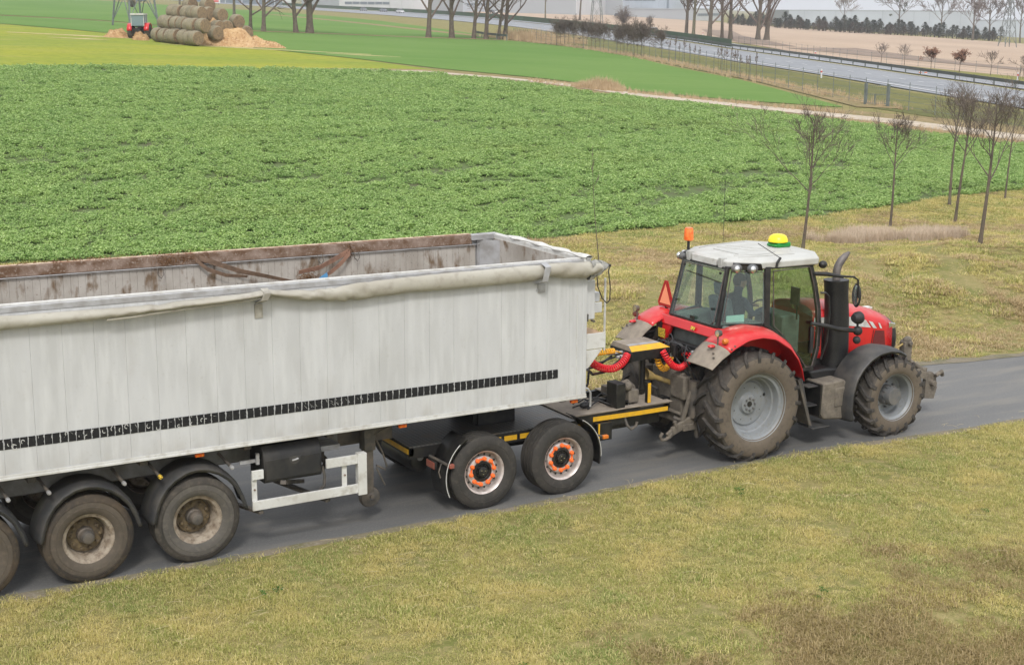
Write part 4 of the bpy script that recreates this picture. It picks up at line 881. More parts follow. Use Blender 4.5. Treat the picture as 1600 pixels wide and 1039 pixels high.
# drawbar
b = MB(); b.box(6.95, 8.66, .50, .58, .79, .90); b.box(6.95, 8.66, 1.62, 1.70, .79, .90); b.box(8.56, 8.66, .5, 1.7, .79, .90); b.beam((6.95, .52, .72), (7.9, .56, .74), .06, .10); b.box(8.6, 9.1, 1.0, 1.2, .58, .82); b.tube([(9.0, 1.1, .62), (9.32, 1.1, .6)], .06, 10); b.build('drawbar', M['black'], DL, bevel=.005)
b = MB(); b.box(6.96, 7.75, .50, 1.66, .902, .918); b.box(8.14, 8.66, .49, 1.70, .902, .922); b.box(7.0, 8.7, .47, .60, .9225, .935); b.build('drawbar_top_plate', M['dustlid'], DL, bevel=.003)
b = MB(); b.hexa([(7.32, .493, .80), (7.32, .498, .80), (7.32, .498, .868), (7.32, .493, .868)], [(8.1, .493, .79), (8.1, .498, .79), (8.1, .498, .855), (8.1, .493, .855)]); b.build('yellow_stripe', M['yellow'], DL)
b = MB(); b.box(8.1, 8.64, .493, .498, .79, .855); b.build('yellow_stripe', M['yellow'], DL)
b = MB(); b.box(7.34, 7.60, .42, .56, .52, .78); b.build('support_box', M['black'], DL, bevel=.006)
b = MB(); b.box(7.36, 7.385, .412, .418, .60, .78); b.box(7.18, 7.385, .412, .418, .56, .60); b.build('yellow_stripe', M['yellow'], DL)
b = MB(); b.tube([(7.9, .55, .78), (7.92, .5, .66), (7.98, .48, .60), (8.06, .48, .64), (8.08, .48, .70)], .022, 8); b.build('hook', M['steel'], DL)
# mudguards with a white edge
for cx_, a0, a1 in ((5.262, rad(118), rad(204)), (6.512, rad(-14), rad(62))):
    rows = []; edge = []
    for a in np.linspace(a0, a1, 22):
        rows.append([(cx_+r*cos(a), y, .50+r*sin(a)) for r, y in ((.575, -.03), (.598, -.028), (.60, .10), (.60, .40))]); edge.append((cx_+.600*cos(a), -.034, .50+.600*sin(a)))
    b = MB(); b.grid(rows); mg_ = b.build('mudguard', M['black'], DL, solid=.010, smooth=50)
    b = MB(); b.tube(edge[3:], .0055, 5); b.build('edge_strip', M['white'], mg_)
b = MB(); b.tube([(4.55, .7, .78), (4.66, .2, .72), (4.70, -.02, .70)], .022, 8); b.tube([(4.66, .10, .70), (4.60, .06, .60), (4.62, .05, .52)], .008, 6); b.build('lamp_bracket', M['steel'], DL)
b = MB(); b.tube([(6.95, .3, .78), (7.12, .1, .74), (7.16, .0, .73)], .018, 6); b.build('lamp_bracket', M['steel'], DL)
b = MB(); b.box(4.565, 4.60, .10, .34, .62, .73); tl = b.build('tail_lamp', M['black'], DL, bevel=.006)
b = MB(); b.box(4.553, 4.566, .11, .33, .63, .72); b.build('lens', M['redlens'], tl, bevel=.004)
b = MB(); b.box(4.70, 4.77, -.07, -.02, .66, .72); b.build('side_lamp', M['redlens'], DL, bevel=.008)
b = MB(); b.box(7.15, 7.24, -.03, .03, .70, .75); b.build('side_lamp', M['amber'], DL, bevel=.008)
b = MB(); b.lathe([(0, -.5), (.08, -.5), (.14, -.47), (.165, -.42), (.165, .42), (.14, .47), (0, .5)], (4.62, 1.10, .60), 'y', 28); at_ = b.build('air_tank', M['black'], DL)
b = MB(); b.lathe([(0, -.512), (.045, -.512), (.05, -.50)], (4.60, 1.10, .66), 'y', 16); b.build('tank_plate', M['alu'], at_)
# cabinet and hydraulic block
b = MB(); b.box(7.72, 7.88, .50, .76, .93, 1.30); b.build('control_cabinet', M['black'], DL, bevel=.012)
b = MB(); b.box(8.02, 8.2, .62, .85, .95, 1.14); b.tube([(7.92, .75, 1.2), (8.1, .8, 1.22), (8.25, .85, 1.1)], .05, 10); b.ball((8.02, .66, 1.20), .07); b.box(7.95, 8.25, .95, 1.25, .95, 1.1); b.build('hydraulic_block', M['dusty'], DL, bevel=.01)
b = MB(); b.box(8.30, 8.36, .545, .605, .935, 1.24); b.build('marker_post', M['black'], DL)
b = MB(); b.box(8.303, 8.357, .538, .543, .94, 1.235); b.build('yellow_stripe', M['yellow'], DL)
b = MB(); q = random.Random(2)
for i in range(7):
    x0 = q.uniform(7.2, 7.9); b.tube([(x0, q.uniform(.7, 1.1), .93), (x0+.15, q.uniform(.6, 1.1), q.uniform(.98, 1.06)), (x0+.3, q.uniform(.6, 1.1), q.uniform(.94, 1.0)), (x0+.5, q.uniform(.7, 1.1), .95)], .012, 6)
b.ball((7.38, .8, .97), .05, sx=2); b.build('hydraulic_hose', M['hose'], DL)
# distribution box on its post
b = MB(); b.tube([(8.58, 1.08, .9), (8.58, 1.08, 1.52)], .045, 12); b.tube([(8.58, 1.08, .9), (8.5, 1.0, 1.0), (8.3, .9, 1.05)], .03, 8)
b.tube([(8.58, 1.0, 1.12), (8.66, .8, 1.05), (8.7, .8, .93)], .02, 6); b.build('box_post', M['black'], DL)
bx0, bx1, by0, by1 = 8.22, 8.92, .86, 1.42
b = MB(); b.box(bx0, bx1, by0, by1, 1.50, 1.64); bx = b.build('hose_box', M['black'], DL, bevel=.008)
b = MB(); lo = [(bx0, by0, 1.645), (bx1, by0, 1.645), (bx1, by1, 1.645), (bx0, by1, 1.645)]; hi = [(bx0+.02, by0+.10, 1.715), (bx1-.12, by0+.10, 1.715), (bx1-.12, by1-.05, 1.715), (bx0+.02, by1-.05, 1.715)]
b.hexa(lo, hi); b.build('box_lid', M['dustlid'], bx, bevel=.003)
b = MB(); e = .004
b.add([(bx0, by0-e, 1.648), (bx1, by0-e, 1.648), (bx1-.12, by0+.10-e, 1.712), (bx0+.02, by0+.10-e, 1.712)], [(0, 1, 2, 3)]); b.add([(bx1+e, by0, 1.648), (bx1+e, by1, 1.648), (bx1-.12+e, by1-.05, 1.712), (bx1-.12+e, by0+.10, 1.712)], [(0, 1, 2, 3)]); b.build('yellow_stripe', M['yellow'], bx)
b = MB(); b.add([(bx0+.03, by0+.105, 1.7165), (bx1-.125, by0+.105, 1.7165), (bx1-.125, by0+.19, 1.7165), (bx0+.03, by0+.19, 1.7165)], [(0, 1, 2, 3)]); b.build('lid_plate', M['alu'], bx)
def coil(ctrl, r, turns, m, par, wire=.011, name='coiled_air_hose'):
    P = np.array(ctrl, float); n_ = turns*10; t = np.linspace(0, len(P)-1, n_)
    def cr(u):
        i = min(int(u), len(P)-2); f = u-i; p0, p1, p2, p3 = P[max(i-1, 0)], P[i], P[i+1], P[min(i+2, len(P)-1)]
        return .5*((2*p1)+(-p0+p2)*f+(2*p0-5*p1+4*p2-p3)*f*f+(-p0+3*p1-3*p2+p3)*f**3)
    C_ = np.array([cr(u) for u in t]); pts = []
    for i in range(n_):
        d = C_[min(i+1, n_-1)]-C_[max(i-1, 0)]; d = d/np.linalg.norm(d); a = np.cross(d, [0, 0, 1.]); a /= np.linalg.norm(a)+1e-9; bb = np.cross(a, d); th = 2*pi*i/10
        pts.append(C_[i]+r*(a*cos(th)+bb*sin(th)))
    b = MB(); b.tube([tuple(p) for p in pts], wire, 6); return b.build(name, m, par, smooth=60)
coil([(7.28, .60, 1.72), (7.43, .66, 1.60), (7.62, .70, 1.51), (7.82, .72, 1.48), (8.0, .76, 1.54), (8.13, .84, 1.62)], .048, 24, M['hosered'], DL, .0115)
coil([(7.45, .85, 1.72), (7.66, .9, 1.69), (7.85, .95, 1.68), (8.0, 1.0, 1.66)], .035, 12, M['hoseyel'], DL, .010)
b = MB(); b.tube([(8.0, 1.0, 1.66), (8.1, 1.04, 1.63), (8.22, 1.1, 1.58)], .010, 6); b.build('air_pipe', M['hoseyel'], DL)
b = MB(); b.tube([(8.15, .88, 1.58), (8.3, .9, 1.62)], .012, 6); b.build('air_pipe', M['hosered'], DL)
for y, z in ((.95, 1.58), (1.10, 1.60), (1.22, 1.58)):
    b = MB(); b.tube([(8.02, y, z-.01), (8.22, y, z)], .024, 8); b.tube([(8.08, y, z-.01), (8.06, y-.05, z+.03)], .012, 6); b.build('hose_coupling', M['alu'], bx)
b = MB(); b.tube([(8.1, 1.2, 1.53), (7.7, 1.0, 1.46), (7.3, .8, 1.50), (6.9, .6, 1.62)], .018, 8); b.tube([(6.88, .9, 1.62), (7.2, .9, 1.52), (7.8, 1.0, 1.52), (8.2, 1.1, 1.56)], .014, 8); b.build('electric_cable', M['hose'], DL)
# ================================================================ tractor
TY = 1.10
TC = empty('farm_tractor', (10.9, TY, 0), 'red four-wheel-drive tractor with pale grey cab roof pulling the dolly', 'tractor')
def farm_wheel(parent, R, w, rr, nl, front):
    h = w/2
    if not front: prof = [(rr+.012, -h*.90), (rr+.020, -h*.93), (rr+.026, -h*.90), (rr+.008, -h*.84), (rr-.012, -h*.78), (rr-.02, -h*.70), (rr-.055, -h*.66), (rr-.065, -h*.55), (rr-.075, -h*.30), (rr-.10, -h*.26), (rr-.115, -.0), (rr-.13, .03), (rr-.155, .03), (rr-.175, .005), (.17, .0), (.155, -.012), (.14, -.045), (.125, -.05), (.045, -.05), (.043, .03), (0, .03)]
    else: prof = [(rr+.010, -h*.90), (rr+.018, -h*.93), (rr+.022, -h*.90), (rr+.004, -h*.82), (rr-.012, -h*.74), (rr-.03, -h*.66), (rr-.045, -h*.20), (rr-.055, .02), (rr-.085, .05), (rr-.11, .045), (.13, .03), (.1, .03), (0, .03)]
    b = MB(); b.lathe(prof, (0, 0, 0), 'y', 72); b.lathe([(rr+.012, -h*.9), (rr-.02, h*.9), (rr+.01, h*.93)], (0, 0, 0), 'y', 48); wh = child(b, 'wheel', M['rimgrey'], parent)
    t = MB(); Rc = R-.045; sp = [(rr, -h*.84), (rr+.02, -h*.93), (rr+(Rc-rr)*.30, -h*1.02), (rr+(Rc-rr)*.62, -h*1.03), (Rc-.055, -h*.97), (Rc-.025, -h*.88)]
    crown = [(Rc-.012, -h*.7), (Rc, -h*.35), (Rc+.004, 0), (Rc, h*.35), (Rc-.012, h*.7)]
    t.lathe(sp+crown+[(r, -a) for r, a in sp[::-1]], (0, 0, 0), 'y', 96); me = t.mesh('tyre', [M['side'], M['tread']])
    for p in me.polygons:
        c = p.center; 
        if math.hypot(c.x, c.z) > Rc-.06: p.material_index = 1
    ty = bpy.data.objects.new('tyre', me); COL.objects.link(ty); ty.parent = wh
    for sgn in (-1, 1):
        b = MB(); rows = []; lw = .030 if not front else .034
        for u, yy, rad_, top in ((0, -.03, Rc, 1), (.25, .25, Rc, 1), (.5, .50, Rc-.002, 1), (.75, .74, Rc-.014, 1), (.93, .93, Rc-.028, .95), (1.0, 1.01, Rc-.06, .55), (1.02, 1.03, Rc-.11, .12)):
            y = sgn*yy*h; th = (.30 if not front else .28)*(u**1.15)*(.8/R if 0 else 1)*(.85/R)**.0; ht = .047*top
            r0, r1 = rad_-.01, rad_+ht
            if u >= 1: r1 = rad_+ht*.4; y2 = sgn*(yy*h+.020*top)
            else: y2 = y
            rows.append([(r*cos(th+d), yq, r*sin(th+d)) for r, d, yq in ((r0, -lw*1.25/R, y), (r1, -lw*.85/R, y2), (r1, lw*.85/R, y2), (r0, lw*1.25/R, y))])
        b.grid(rows, wrap=True); b.add(rows[0], [(0, 1, 2, 3)]); b.add(rows[-1], [(3, 2, 1, 0)])
        me = b.mesh('tread_lug', M['lug'], smooth=0)
        for i in range(nl):
            o = bpy.data.objects.new('tread_lug', me); COL.objects.link(o); o.parent = wh; o.rotation_euler.y = -2*pi*(i+(.5 if sgn > 0 else 0))/nl
    if not front:
        b = MB(); ring_bolts(b, 8, .092, .016, -.05, -.075); child(b, 'wheel_bolts', M['hubgrey'], wh)['kind'] = 'stuff'
        b = MB(); b.lathe([(0, -.055), (.042, -.055), (.042, .0)], (0, 0, 0), 'y', 20); child(b, 'hub', M['black'], wh)
        b = MB(); b.disc((.31, -.0025, .10), .026, 'y', 12)
        for k_ in range(8): a = 2*pi*k_/8+.3; b.disc((.26*cos(a), -.0035, .26*sin(a)), .009, 'y', 8)
        child(b, 'rim_hole', M['black'], wh)
    else:
        b = MB(); b.lathe([(.16, .03), (.155, -.06), (.145, -.075), (.14, -.17), (.13, -.19), (0, -.19)], (0, 0, 0), 'y', 36)
        for k_ in range(12): a = 2*pi*k_/12; b.box(.147*cos(a)-.012, .147*cos(a)+.012, -.10, -.05, .147*sin(a)-.012, .147*sin(a)+.012)
        child(b, 'hub', M['hubgrey'], wh)
        for k_ in range(8):
            a = 2*pi*k_/8; b = MB(); b.lathe([(0, -.012), (.016, -.012), (.018, .03)], (.205*cos(a), 0, .205*sin(a)), 'y', 6); child(b, 'wheel_nut', M['hubgrey'], wh)
    return wh
RX, FX = 9.85, 12.60; RRr, FRr = .850, .655
rw = farm_wheel(TC, RRr, .56, .50, 19, False); rw.location = (RX-10.9, .14-TY, .82)
fwh = farm_wheel(TC, FRr, .46, .365, 18, True); fwh.location = (FX-10.9, .05-TY, .625)
o = dup(rw, TC, (RX-10.9, 2.06-TY, .82)); o.rotation_euler = (0, 0, 0); o.scale = (1, -1, 1)
o = dup(fwh, TC, (FX-10.9, 2.15-TY, .625)); o.scale = (1, -1, 1)
# chassis, engine block
b = MB(); b.box(9.5, 11.3, .85, 1.35, .55, 1.15); b.box(11.2, 13.35, .80, 1.40, .62, 1.18); b.tube([(RX, .35, .82), (RX, 1.85, .82)], .17, 16); b.tube([(FX, .3, .62), (FX, 1.9, .62)], .09, 12); b.box(FX-.2, FX+.2, .85, 1.35, .45, .8); b.box(13.2, 13.6, .75, 1.45, .55, 1.0); b.box(11.5, 12.9, .66, .8, .95, 1.22)
b.build('chassis', M['blackdust'], TC, bevel=.02)
b = MB(); b.box(11.55, 13.2, .68, 1.52, .95, 1.25); b.build('engine', M['black'], TC, bevel=.02)
# hood
def hsec(x, hw, zt_, zc, z0):
    P = [(hw, z0), (hw+.005, z0+.1), (hw, zt_-.12), (hw-.015, zt_-.04), (hw-.055, zt_+.0), (hw*.62, lerp(zt_, zc, .6)), (hw*.3, lerp(zt_, zc, .92)), (0, zc)]
    return [(x, TY-a, c) for a, c in P]+[(x, TY+a, c) for a, c in P[-2::-1]]
b = MB(); b.grid([hsec(11.48, .49, 2.00, 2.07, 1.22), hsec(11.9, .49, 1.96, 2.05, 1.19), hsec(12.3, .485, 1.89, 1.99, 1.18), hsec(12.7, .47, 1.79, 1.90, 1.17), hsec(13.05, .455, 1.69, 1.80, 1.16), hsec(13.25, .44, 1.62, 1.72, 1.17)]); b.build('hood', M['red'], TC, smooth=50, solid=.01)
b = MB(); b.grid([hsec(13.252, .438, 1.617, 1.715, 1.17), hsec(13.36, .41, 1.575, 1.66, 1.18), hsec(13.43, .36, 1.50, 1.60, 1.2), hsec(13.46, .28, 1.45, 1.54, 1.25)]); P = hsec(13.46, .28, 1.45, 1.54, 1.25); b.add(P, [tuple(range(len(P)))]); b.build('grille', M['black'], TC, smooth=50)
for s in (-1, 1):
    y = TY+s*.43; b = MB(); b.hexa([(13.17, y+s*.022, 1.52), (13.34, y-s*.01, 1.50), (13.34, y-s*.01, 1.575), (13.17, y+s*.022, 1.62)], [(13.17, y-s*.03, 1.52), (13.38, y-s*.06, 1.50), (13.38, y-s*.06, 1.58), (13.17, y-s*.03, 1.62)])
    b.build('headlight', M['chrome'], TC, bevel=.006)
hy = TY-.49-.006
def hoody(x): return TY-float(np.interp(x, [11.5, 11.9, 12.3, 12.7, 13.05, 13.25], [.495, .495, .49, .475, .46, .445]))-.009
def decal(pts, m, name='white_stripe', y=None):
    b = MB(); b.add([(x, hoody(x) if y is None else y, z) for x, z in pts], [tuple(range(len(pts)))]); return b.build(name, m, TC, smooth=0)
decal([(11.50, 1.74), (11.50, 1.875), (11.9, 1.855), (12.35, 1.80), (12.62, 1.72), (12.74, 1.585), (12.3, 1.66), (11.9, 1.72)], M['white'])
decal([(12.68, 1.70), (12.77, 1.675), (12.88, 1.555), (12.79, 1.575)], M['white']); decal([(12.90, 1.645), (12.94, 1.635), (13.0, 1.54), (12.955, 1.55)], M['white'])
decal([(12.78, 1.28), (12.84, 1.53), (13.05, 1.50), (13.10, 1.24)], mat('dark_red_mesh', (.16, .018, .016), .7, c2=(.10, .01, .01), sc=90), 'side_vent')
decal([(12.74, 1.21), (12.80, 1.54), (12.815, 1.54), (12.755, 1.21)], M['black'], 'panel_gap')
decal([(11.5, 1.19), (11.5, 1.72), (11.515, 1.72), (11.515, 1.19)], M['black'], 'panel_gap'); decal([(11.68, 1.22), (11.66, 1.73), (11.70, 1.73), (11.72, 1.22)], M['black'], 'panel_gap')
for x in (11.53, 11.59, 11.76): decal([(x, 1.655), (x, 1.68), (x+.035, 1.68), (x+.035, 1.655)], M['white'], 'hood_mark')
b = MB(); b.box(13.0, 13.12, 1.0, 1.12, 1.79, 1.82); b.build('hood_badge', M['white'], TC)
# exhaust stack and its perforated cover
b = MB(); rows = []
for z, cx_, rx, ry in ((.98, 11.70, .20, .17), (1.4, 11.72, .205, .17), (1.9, 11.71, .19, .165), (2.2, 11.68, .185, .16), (2.42, 11.665, .19, .165), (2.47, 11.66, .20, .17)):
    rows.append([(.17+cx_+rx*(abs(cos(t))**.8)*(1 if cos(t) > 0 else -1), .50+ry*(abs(sin(t))**.8)*(1 if sin(t) > 0 else -1), z) for t in np.linspace(0, 2*pi, 33)[:-1]])
b.grid(rows, wrap=True); b.add(rows[-1], [tuple(range(32))]); b.build('exhaust_cover', mat('perforated_black_cover', (.011, .011, .012), .45, c2=(.022, .021, .02), sc=60, lo=.5, hi=.55), TC, smooth=50)
b = MB(); b.tube([(11.83, .5, 2.44), (11.83, .5, 2.60), (11.85, .5, 2.68), (11.91, .5, 2.76), (11.99, .5, 2.83), (12.07, .5, 2.88)], [.062, .06, .062, .062, .05, .022], 16); b.build('exhaust_pipe', mat('scorched_pipe', (.12, .105, .10), .55, .3, c2=(.18, .16, .15), sc=9), TC, smooth=60)
b = MB(); b.prism([(11.18, 1.11), (11.30, .93), (11.34, .87), (12.0, .86), (12.06, .90), (12.06, 1.08), (11.5, 1.12)], .30, .78, 'xz'); b.build('exhaust_base', bpy.data.materials['perforated_black_cover'], TC, bevel=.035)
for x in (11.70, 12.0): b = MB(); b.lathe([(0, -.006), (.012, -.006), (.014, 0)], (x, .334, 1.02 if x < 11.7 else 1.0), 'y', 8); b.build('bolt', M['chrome'], TC)
# tank / battery box and steps
b = MB(); b.prism([(11.22, .98), (11.20, .50), (11.26, .40), (11.66, .36), (11.70, .44), (11.70, .95), (11.64, 1.0)], .0, .42, 'xz'); bb_ = b.build('battery_box', M['dusty'], TC, bevel=.03)
b = MB(); b.box(11.46, 11.715, -.015, .02, .58, .88); b.build('box_cover', M['dusty'], bb_, bevel=.015)
b = MB(); b.box(11.18, 11.22, .02, .38, .46, .96); b.build('box_side', M['black'], bb_)
b = MB()
for x0, x1, z in ((10.98, 11.34, .30), (11.0, 11.24, .62), (10.98, 11.22, .92)): b.box(x0, x1, -.06 if z < .5 else .08, .28, z, z+.02)
b.beam((11.0, .02, .32), (10.86, .15, 1.15), .03, .05); b.beam((11.0, .28, .32), (11.0, .32, 1.15), .03, .04); b.build('step', M['blackdust'], TC, bevel=.006)
b = MB(); b.hexa([(10.70, .0, 1.10), (10.74, .0, 1.10), (10.74, .42, 1.10), (10.70, .42, 1.10)], [(10.96, .0, .36), (11.02, .0, .34), (11.02, .40, .34), (10.96, .40, .36)]); b.build('fender_apron', M['steel'], TC)
# rear fenders
lip = [(8.94, 1.50), (9.12, 1.64), (9.36, 1.775), (9.61, 1.87), (9.87, 1.885), (10.13, 1.83), (10.42, 1.65), (10.58, 1.46), (10.66, 1.30), (10.71, 1.12)]
def fender(i0, i1, name, m, ext=False):
    P = np.array(lip); t = np.linspace(i0, i1, 34); i = np.clip(t.astype(int), 0, len(P)-2); f = (t-i)[:, None]; Q = P[i]*(1-f)+P[i+1]*f; c = np.array([9.85, .86]); b = MB(); rows = []
    for p in Q:
        d = (p-c)/np.hypot(*(p-c)); k_ = float(np.interp(p[0], [8.9, 9.3, 10.3, 10.7], [.3, 1, 1, .35]))
        rows.append([(p[0]+d[0]*o*k_, y, p[1]+d[1]*o*k_) for o, y in ((-.025, -.115), (-.008, -.13), (.03, -.115), (.075, -.06), (.105, .06), (.115, .20), (.105, .36), (.06, .46))])
    b.grid(rows); return b
for side in (0, 1):
    b = fender(1.55, 9, 'f', None); 
    if side: b.mir(TY)
    fe = b.build('fender', M['red'], TC, solid=.008, smooth=60)
    b = fender(-0.0, 1.58, 'f', None); 
    P = [[(8.90+.0, y, 1.475) for y in (-.105, -.0, .2, .42)], [(8.72, y, 1.50+.12) for y in (.0, .1, .2, .42)]]
    if side: b.mir(TY)
    b.build('fender_flap', M['dustlid'], fe, solid=.014, smooth=60)
    b = MB(); b.prism([(9.35, 1.80), (9.8, 1.96), (10.1, 1.94), (10.35, 1.90), (10.57, 1.70), (10.62, 1.35), (10.72, 1.05), (10.4, .6), (9.3, .7), (9.15, 1.4)], .44, .47, 'xz')
    if side: b.mir(TY)
    b.build('fender_inner', mat('fender_inside_black', (.02, .02, .02), .8) if not side else M['black'], fe)
    for dx, dy, z in ((9.02, -.06, 1.66), (9.06, .0, 1.71), (9.30, -.12, 1.76), (9.36, -.115, 1.80)):
        b = MB(); b.ball((dx, dy, z), .017, 8, 6)
        if side: b.mir(TY)
        b.build('bolt', M['steel'], fe)
    # lamps on the fender
    b = MB(); b.tube([(9.20, .08, 1.80), (9.20, .08, 1.93)], .012, 6); b.lathe([(0, .03), (.045, .02), (.055, -.04), (.05, -.05)], (9.21, .06, 1.98), 'x', 16)
    if side: b.mir(TY)
    wl = b.build('work_lamp', M['steel'], fe)
    b = MB(); b.disc((9.165, .06, 1.98), .048, 'x', 16)
    if side: b.mir(TY)
    wl.name
    b.build('lens', M['chrome'], fe)
    b = MB(); b.lathe([(0, -.035), (.03, -.032), (.045, -.01), (.045, .02), (.03, .05)], (9.24, -.03, 1.87), 'x', 16)
    if side: b.mir(TY)
    b.build('indicator_lamp', M['redlens'] if side else M['amber'], fe)
    b = MB(); b.ball((9.10, .10, 1.79), .05, 10, 8, sx=1.3, sz=.5)
    if side: b.mir(TY)
    b.build('fender_boss', M['red'], fe)
# front fenders
fl = [(11.66, .36), (11.63, .55), (11.65, .80), (11.72, 1.02), (11.84, 1.18), (12.0, 1.31), (12.2, 1.39), (12.42, 1.41), (12.62, 1.375), (12.76, 1.30)]
for side in (0, 1):
    P = np.array(fl); t = np.linspace(0, 9, 36); i = np.clip(t.astype(int), 0, 8); f = (t-i)[:, None]; Q = P[i]*(1-f)+P[i+1]*f; c = np.array([12.5, .65]); rows = []
    for p in Q:
        d = (p-c)/np.hypot(*(p-c)); rows.append([(p[0]+d[0]*o, y, p[1]+d[1]*o) for o, y in ((-.05, -.175), (-.02, -.185), (.0, -.165), (.02, -.06), (.025, .12), (.01, .30), (-.03, .32))])
    b = MB(); b.grid(rows)
    if side: b.mir(TY)
    b.build('front_fender', M['blackdust'], TC, solid=.01, smooth=50)
# cab
def pan(pts, name, m, par=TC, th=.006, smooth=0):
    p0 = Vector(pts[0]); nn = (Vector(pts[1])-p0).cross(Vector(pts[-1])-p0).normalized(); pts = [tuple(Vector(p)-nn*(Vector(p)-p0).dot(nn)) for p in pts]
    b = MB(); b.add(pts, [tuple(range(len(pts)))]); return b.build(name, m, par, solid=th, smooth=smooth)
def mr(p): return (p[0], 2*TY-p[1], p[2])
RT, RB = (9.70, .60, 2.80), (9.50, .56, 1.97); QT, QB = (10.19, .29, 2.79), (10.19, .27, 1.985)
LB = (9.56, .48, 1.99); LTp = (9.76, .55, 2.80)
AP = [(11.06, .27, 2.78), (11.17, .265, 2.46), (11.255, .26, 2.1), (11.285, .26, 1.8), (11.275, .26, 1.5), (11.19, .27, 1.21)]
DG = [(10.31, .27, 2.79)]+AP+[(11.04, .27, 1.19), (10.92, .27, 1.36), (10.57, .265, 1.73), (10.36, .265, 1.91)]
def frame_of(pts, w, m, name, par, closed=True):
    b = MB(); n_ = len(pts)
    for i in range(n_ if closed else n_-1): b.beam(pts[i], pts[(i+1) % n_], w, w*.9, (0, 1, 0) if abs(pts[i][1]-pts[(i+1) % n_][1]) < .2 else (0, 0, 1))
    return b.build(name, m, par, bevel=.004)
M['frame'] = mat('dark_cab_frame', (.014, .014, .015), .45, c2=(.035, .032, .03), sc=8)
cf = MB()
for s in (0, 1):
    g = (lambda p: p) if not s else mr
    cf.beam(g((9.73, .575, 2.82)), g((9.53, .52, 1.93)), .055, .055, (1, 0, 0)); cf.beam(g((10.25, .285, 2.82)), g((10.25, .265, 1.93)), .10, .05, (0, 1, 0)); cf.beam(g((10.25, .28, 1.96)), g((10.62, .28, 1.66)), .05, .05, (0, 1, 0)); cf.beam(g((10.62, .28, 1.66)), g((11.0, .28, 1.16)), .05, .05, (0, 1, 0)); cf.beam(g((11.0, .28, 1.17)), g((11.22, .28, 1.17)), .06, .05)
    for i in range(len(AP)-1): cf.beam(g((AP[i][0]+.03, .285, AP[i][2])), g((AP[i+1][0]+.03, .285, AP[i+1][2])), .07, .06, (0, 1, 0))
    cf.beam(g((9.7, .60, 2.82)), g((10.25, .29, 2.82)), .05, .04); cf.beam(g((10.2, .29, 2.82)), g((11.1, .28, 2.80)), .05, .04); cf.beam(g((9.5, .55, 1.95)), g((10.25, .28, 1.96)), .04, .04)
cf.beam((9.72, .6, 2.80), (9.72, 1.6, 2.80), .04, .04); cf.beam((9.51, .55, 1.95), (9.51, 1.65, 1.95), .05, .04); cf.beam((11.15, .3, 2.80), (11.15, 1.9, 2.80), .05, .05)
cab = cf.build('cab_frame', M['frame'], TC, bevel=.006)
GL = [('rear_window', [RT, mr(RT), mr(RB), RB])]
for s in (0, 1):
    g = (lambda p: p) if not s else mr
    GL += [('quarter_window', [g(LTp), g(QT), g(QB), g(LB)]), ('door_glass', [g(p) for p in DG])]
GL += [('windscreen', [(11.10, .30, 2.78), (11.30, 1.1, 2.78), (11.10, 1.9, 2.78), (11.28, 1.9, 1.95), (11.48, 1.1, 1.95), (11.28, .30, 1.95)])]
for nme, pts in GL:
    if nme == 'windscreen':
        pan([pts[0], pts[1], pts[4], pts[5]], nme, M['glass'], TC); pan([pts[1], pts[2], pts[3], pts[4]], nme, M['glass'], TC)
    else: pan(pts, nme, M['glass'], TC)
M['seal'] = mat('worn_rubber_seal', (.11, .085, .08), .7, c2=(.05, .045, .045), sc=20)
for pts in ([(9.69, .60, 2.77), (9.49, .57, 2.02), (9.50, .68, 1.95), (9.50, 1.62, 1.97), (9.69, 1.6, 2.77)], [(9.77, .54, 2.77), (10.17, .285, 2.76), (10.17, .265, 2.02), (9.58, .465, 2.02)], [(10.33, .255, 2.77)]+[(x-.02, .25, z) for x, y, z in AP]+[(11.05, .255, 1.22), (10.92, .255, 1.39), (10.58, .25, 1.76), (10.38, .25, 1.93)]):
    b = MB(); b.tube([(x, y-.012, z) for x, y, z in pts+[pts[0]]], .009, 5, False); b.build('window_seal', M['seal'], cab)
for x, y, z in ((9.66, .62, 2.74), (9.66, 1.5, 2.74), (9.56, .66, 2.2), (9.56, 1.55, 2.2)): b = MB(); b.lathe([(0, -.02), (.02, -.018), (.022, 0)], (x-.02, y, z), 'x', 10); b.build('hinge', M['black'], cab)
b = MB(); b.box(9.47, 9.49, 1.02, 1.12, 1.98, 2.03); b.build('window_latch', M['black'], cab)
b = MB(); b.tube([(9.625, 1.45, 2.66), (9.625, .62, 2.60)], .008, 5); b.build('wiper', M['black'], cab)
b = MB(); b.box(11.12, 11.18, .225, .262, 1.42, 1.84); b.build('door_handle', M['plastic'], cab, bevel=.012)
b = MB(); b.tube([(11.26, .22, 2.36), (11.33, .18, 2.36), (11.39, .17, 2.30), (11.42, .17, 2.0), (11.40, .18, 1.6), (11.33, .22, 1.30)], .016, 8); b.build('grab_rail', M['black'], TC)
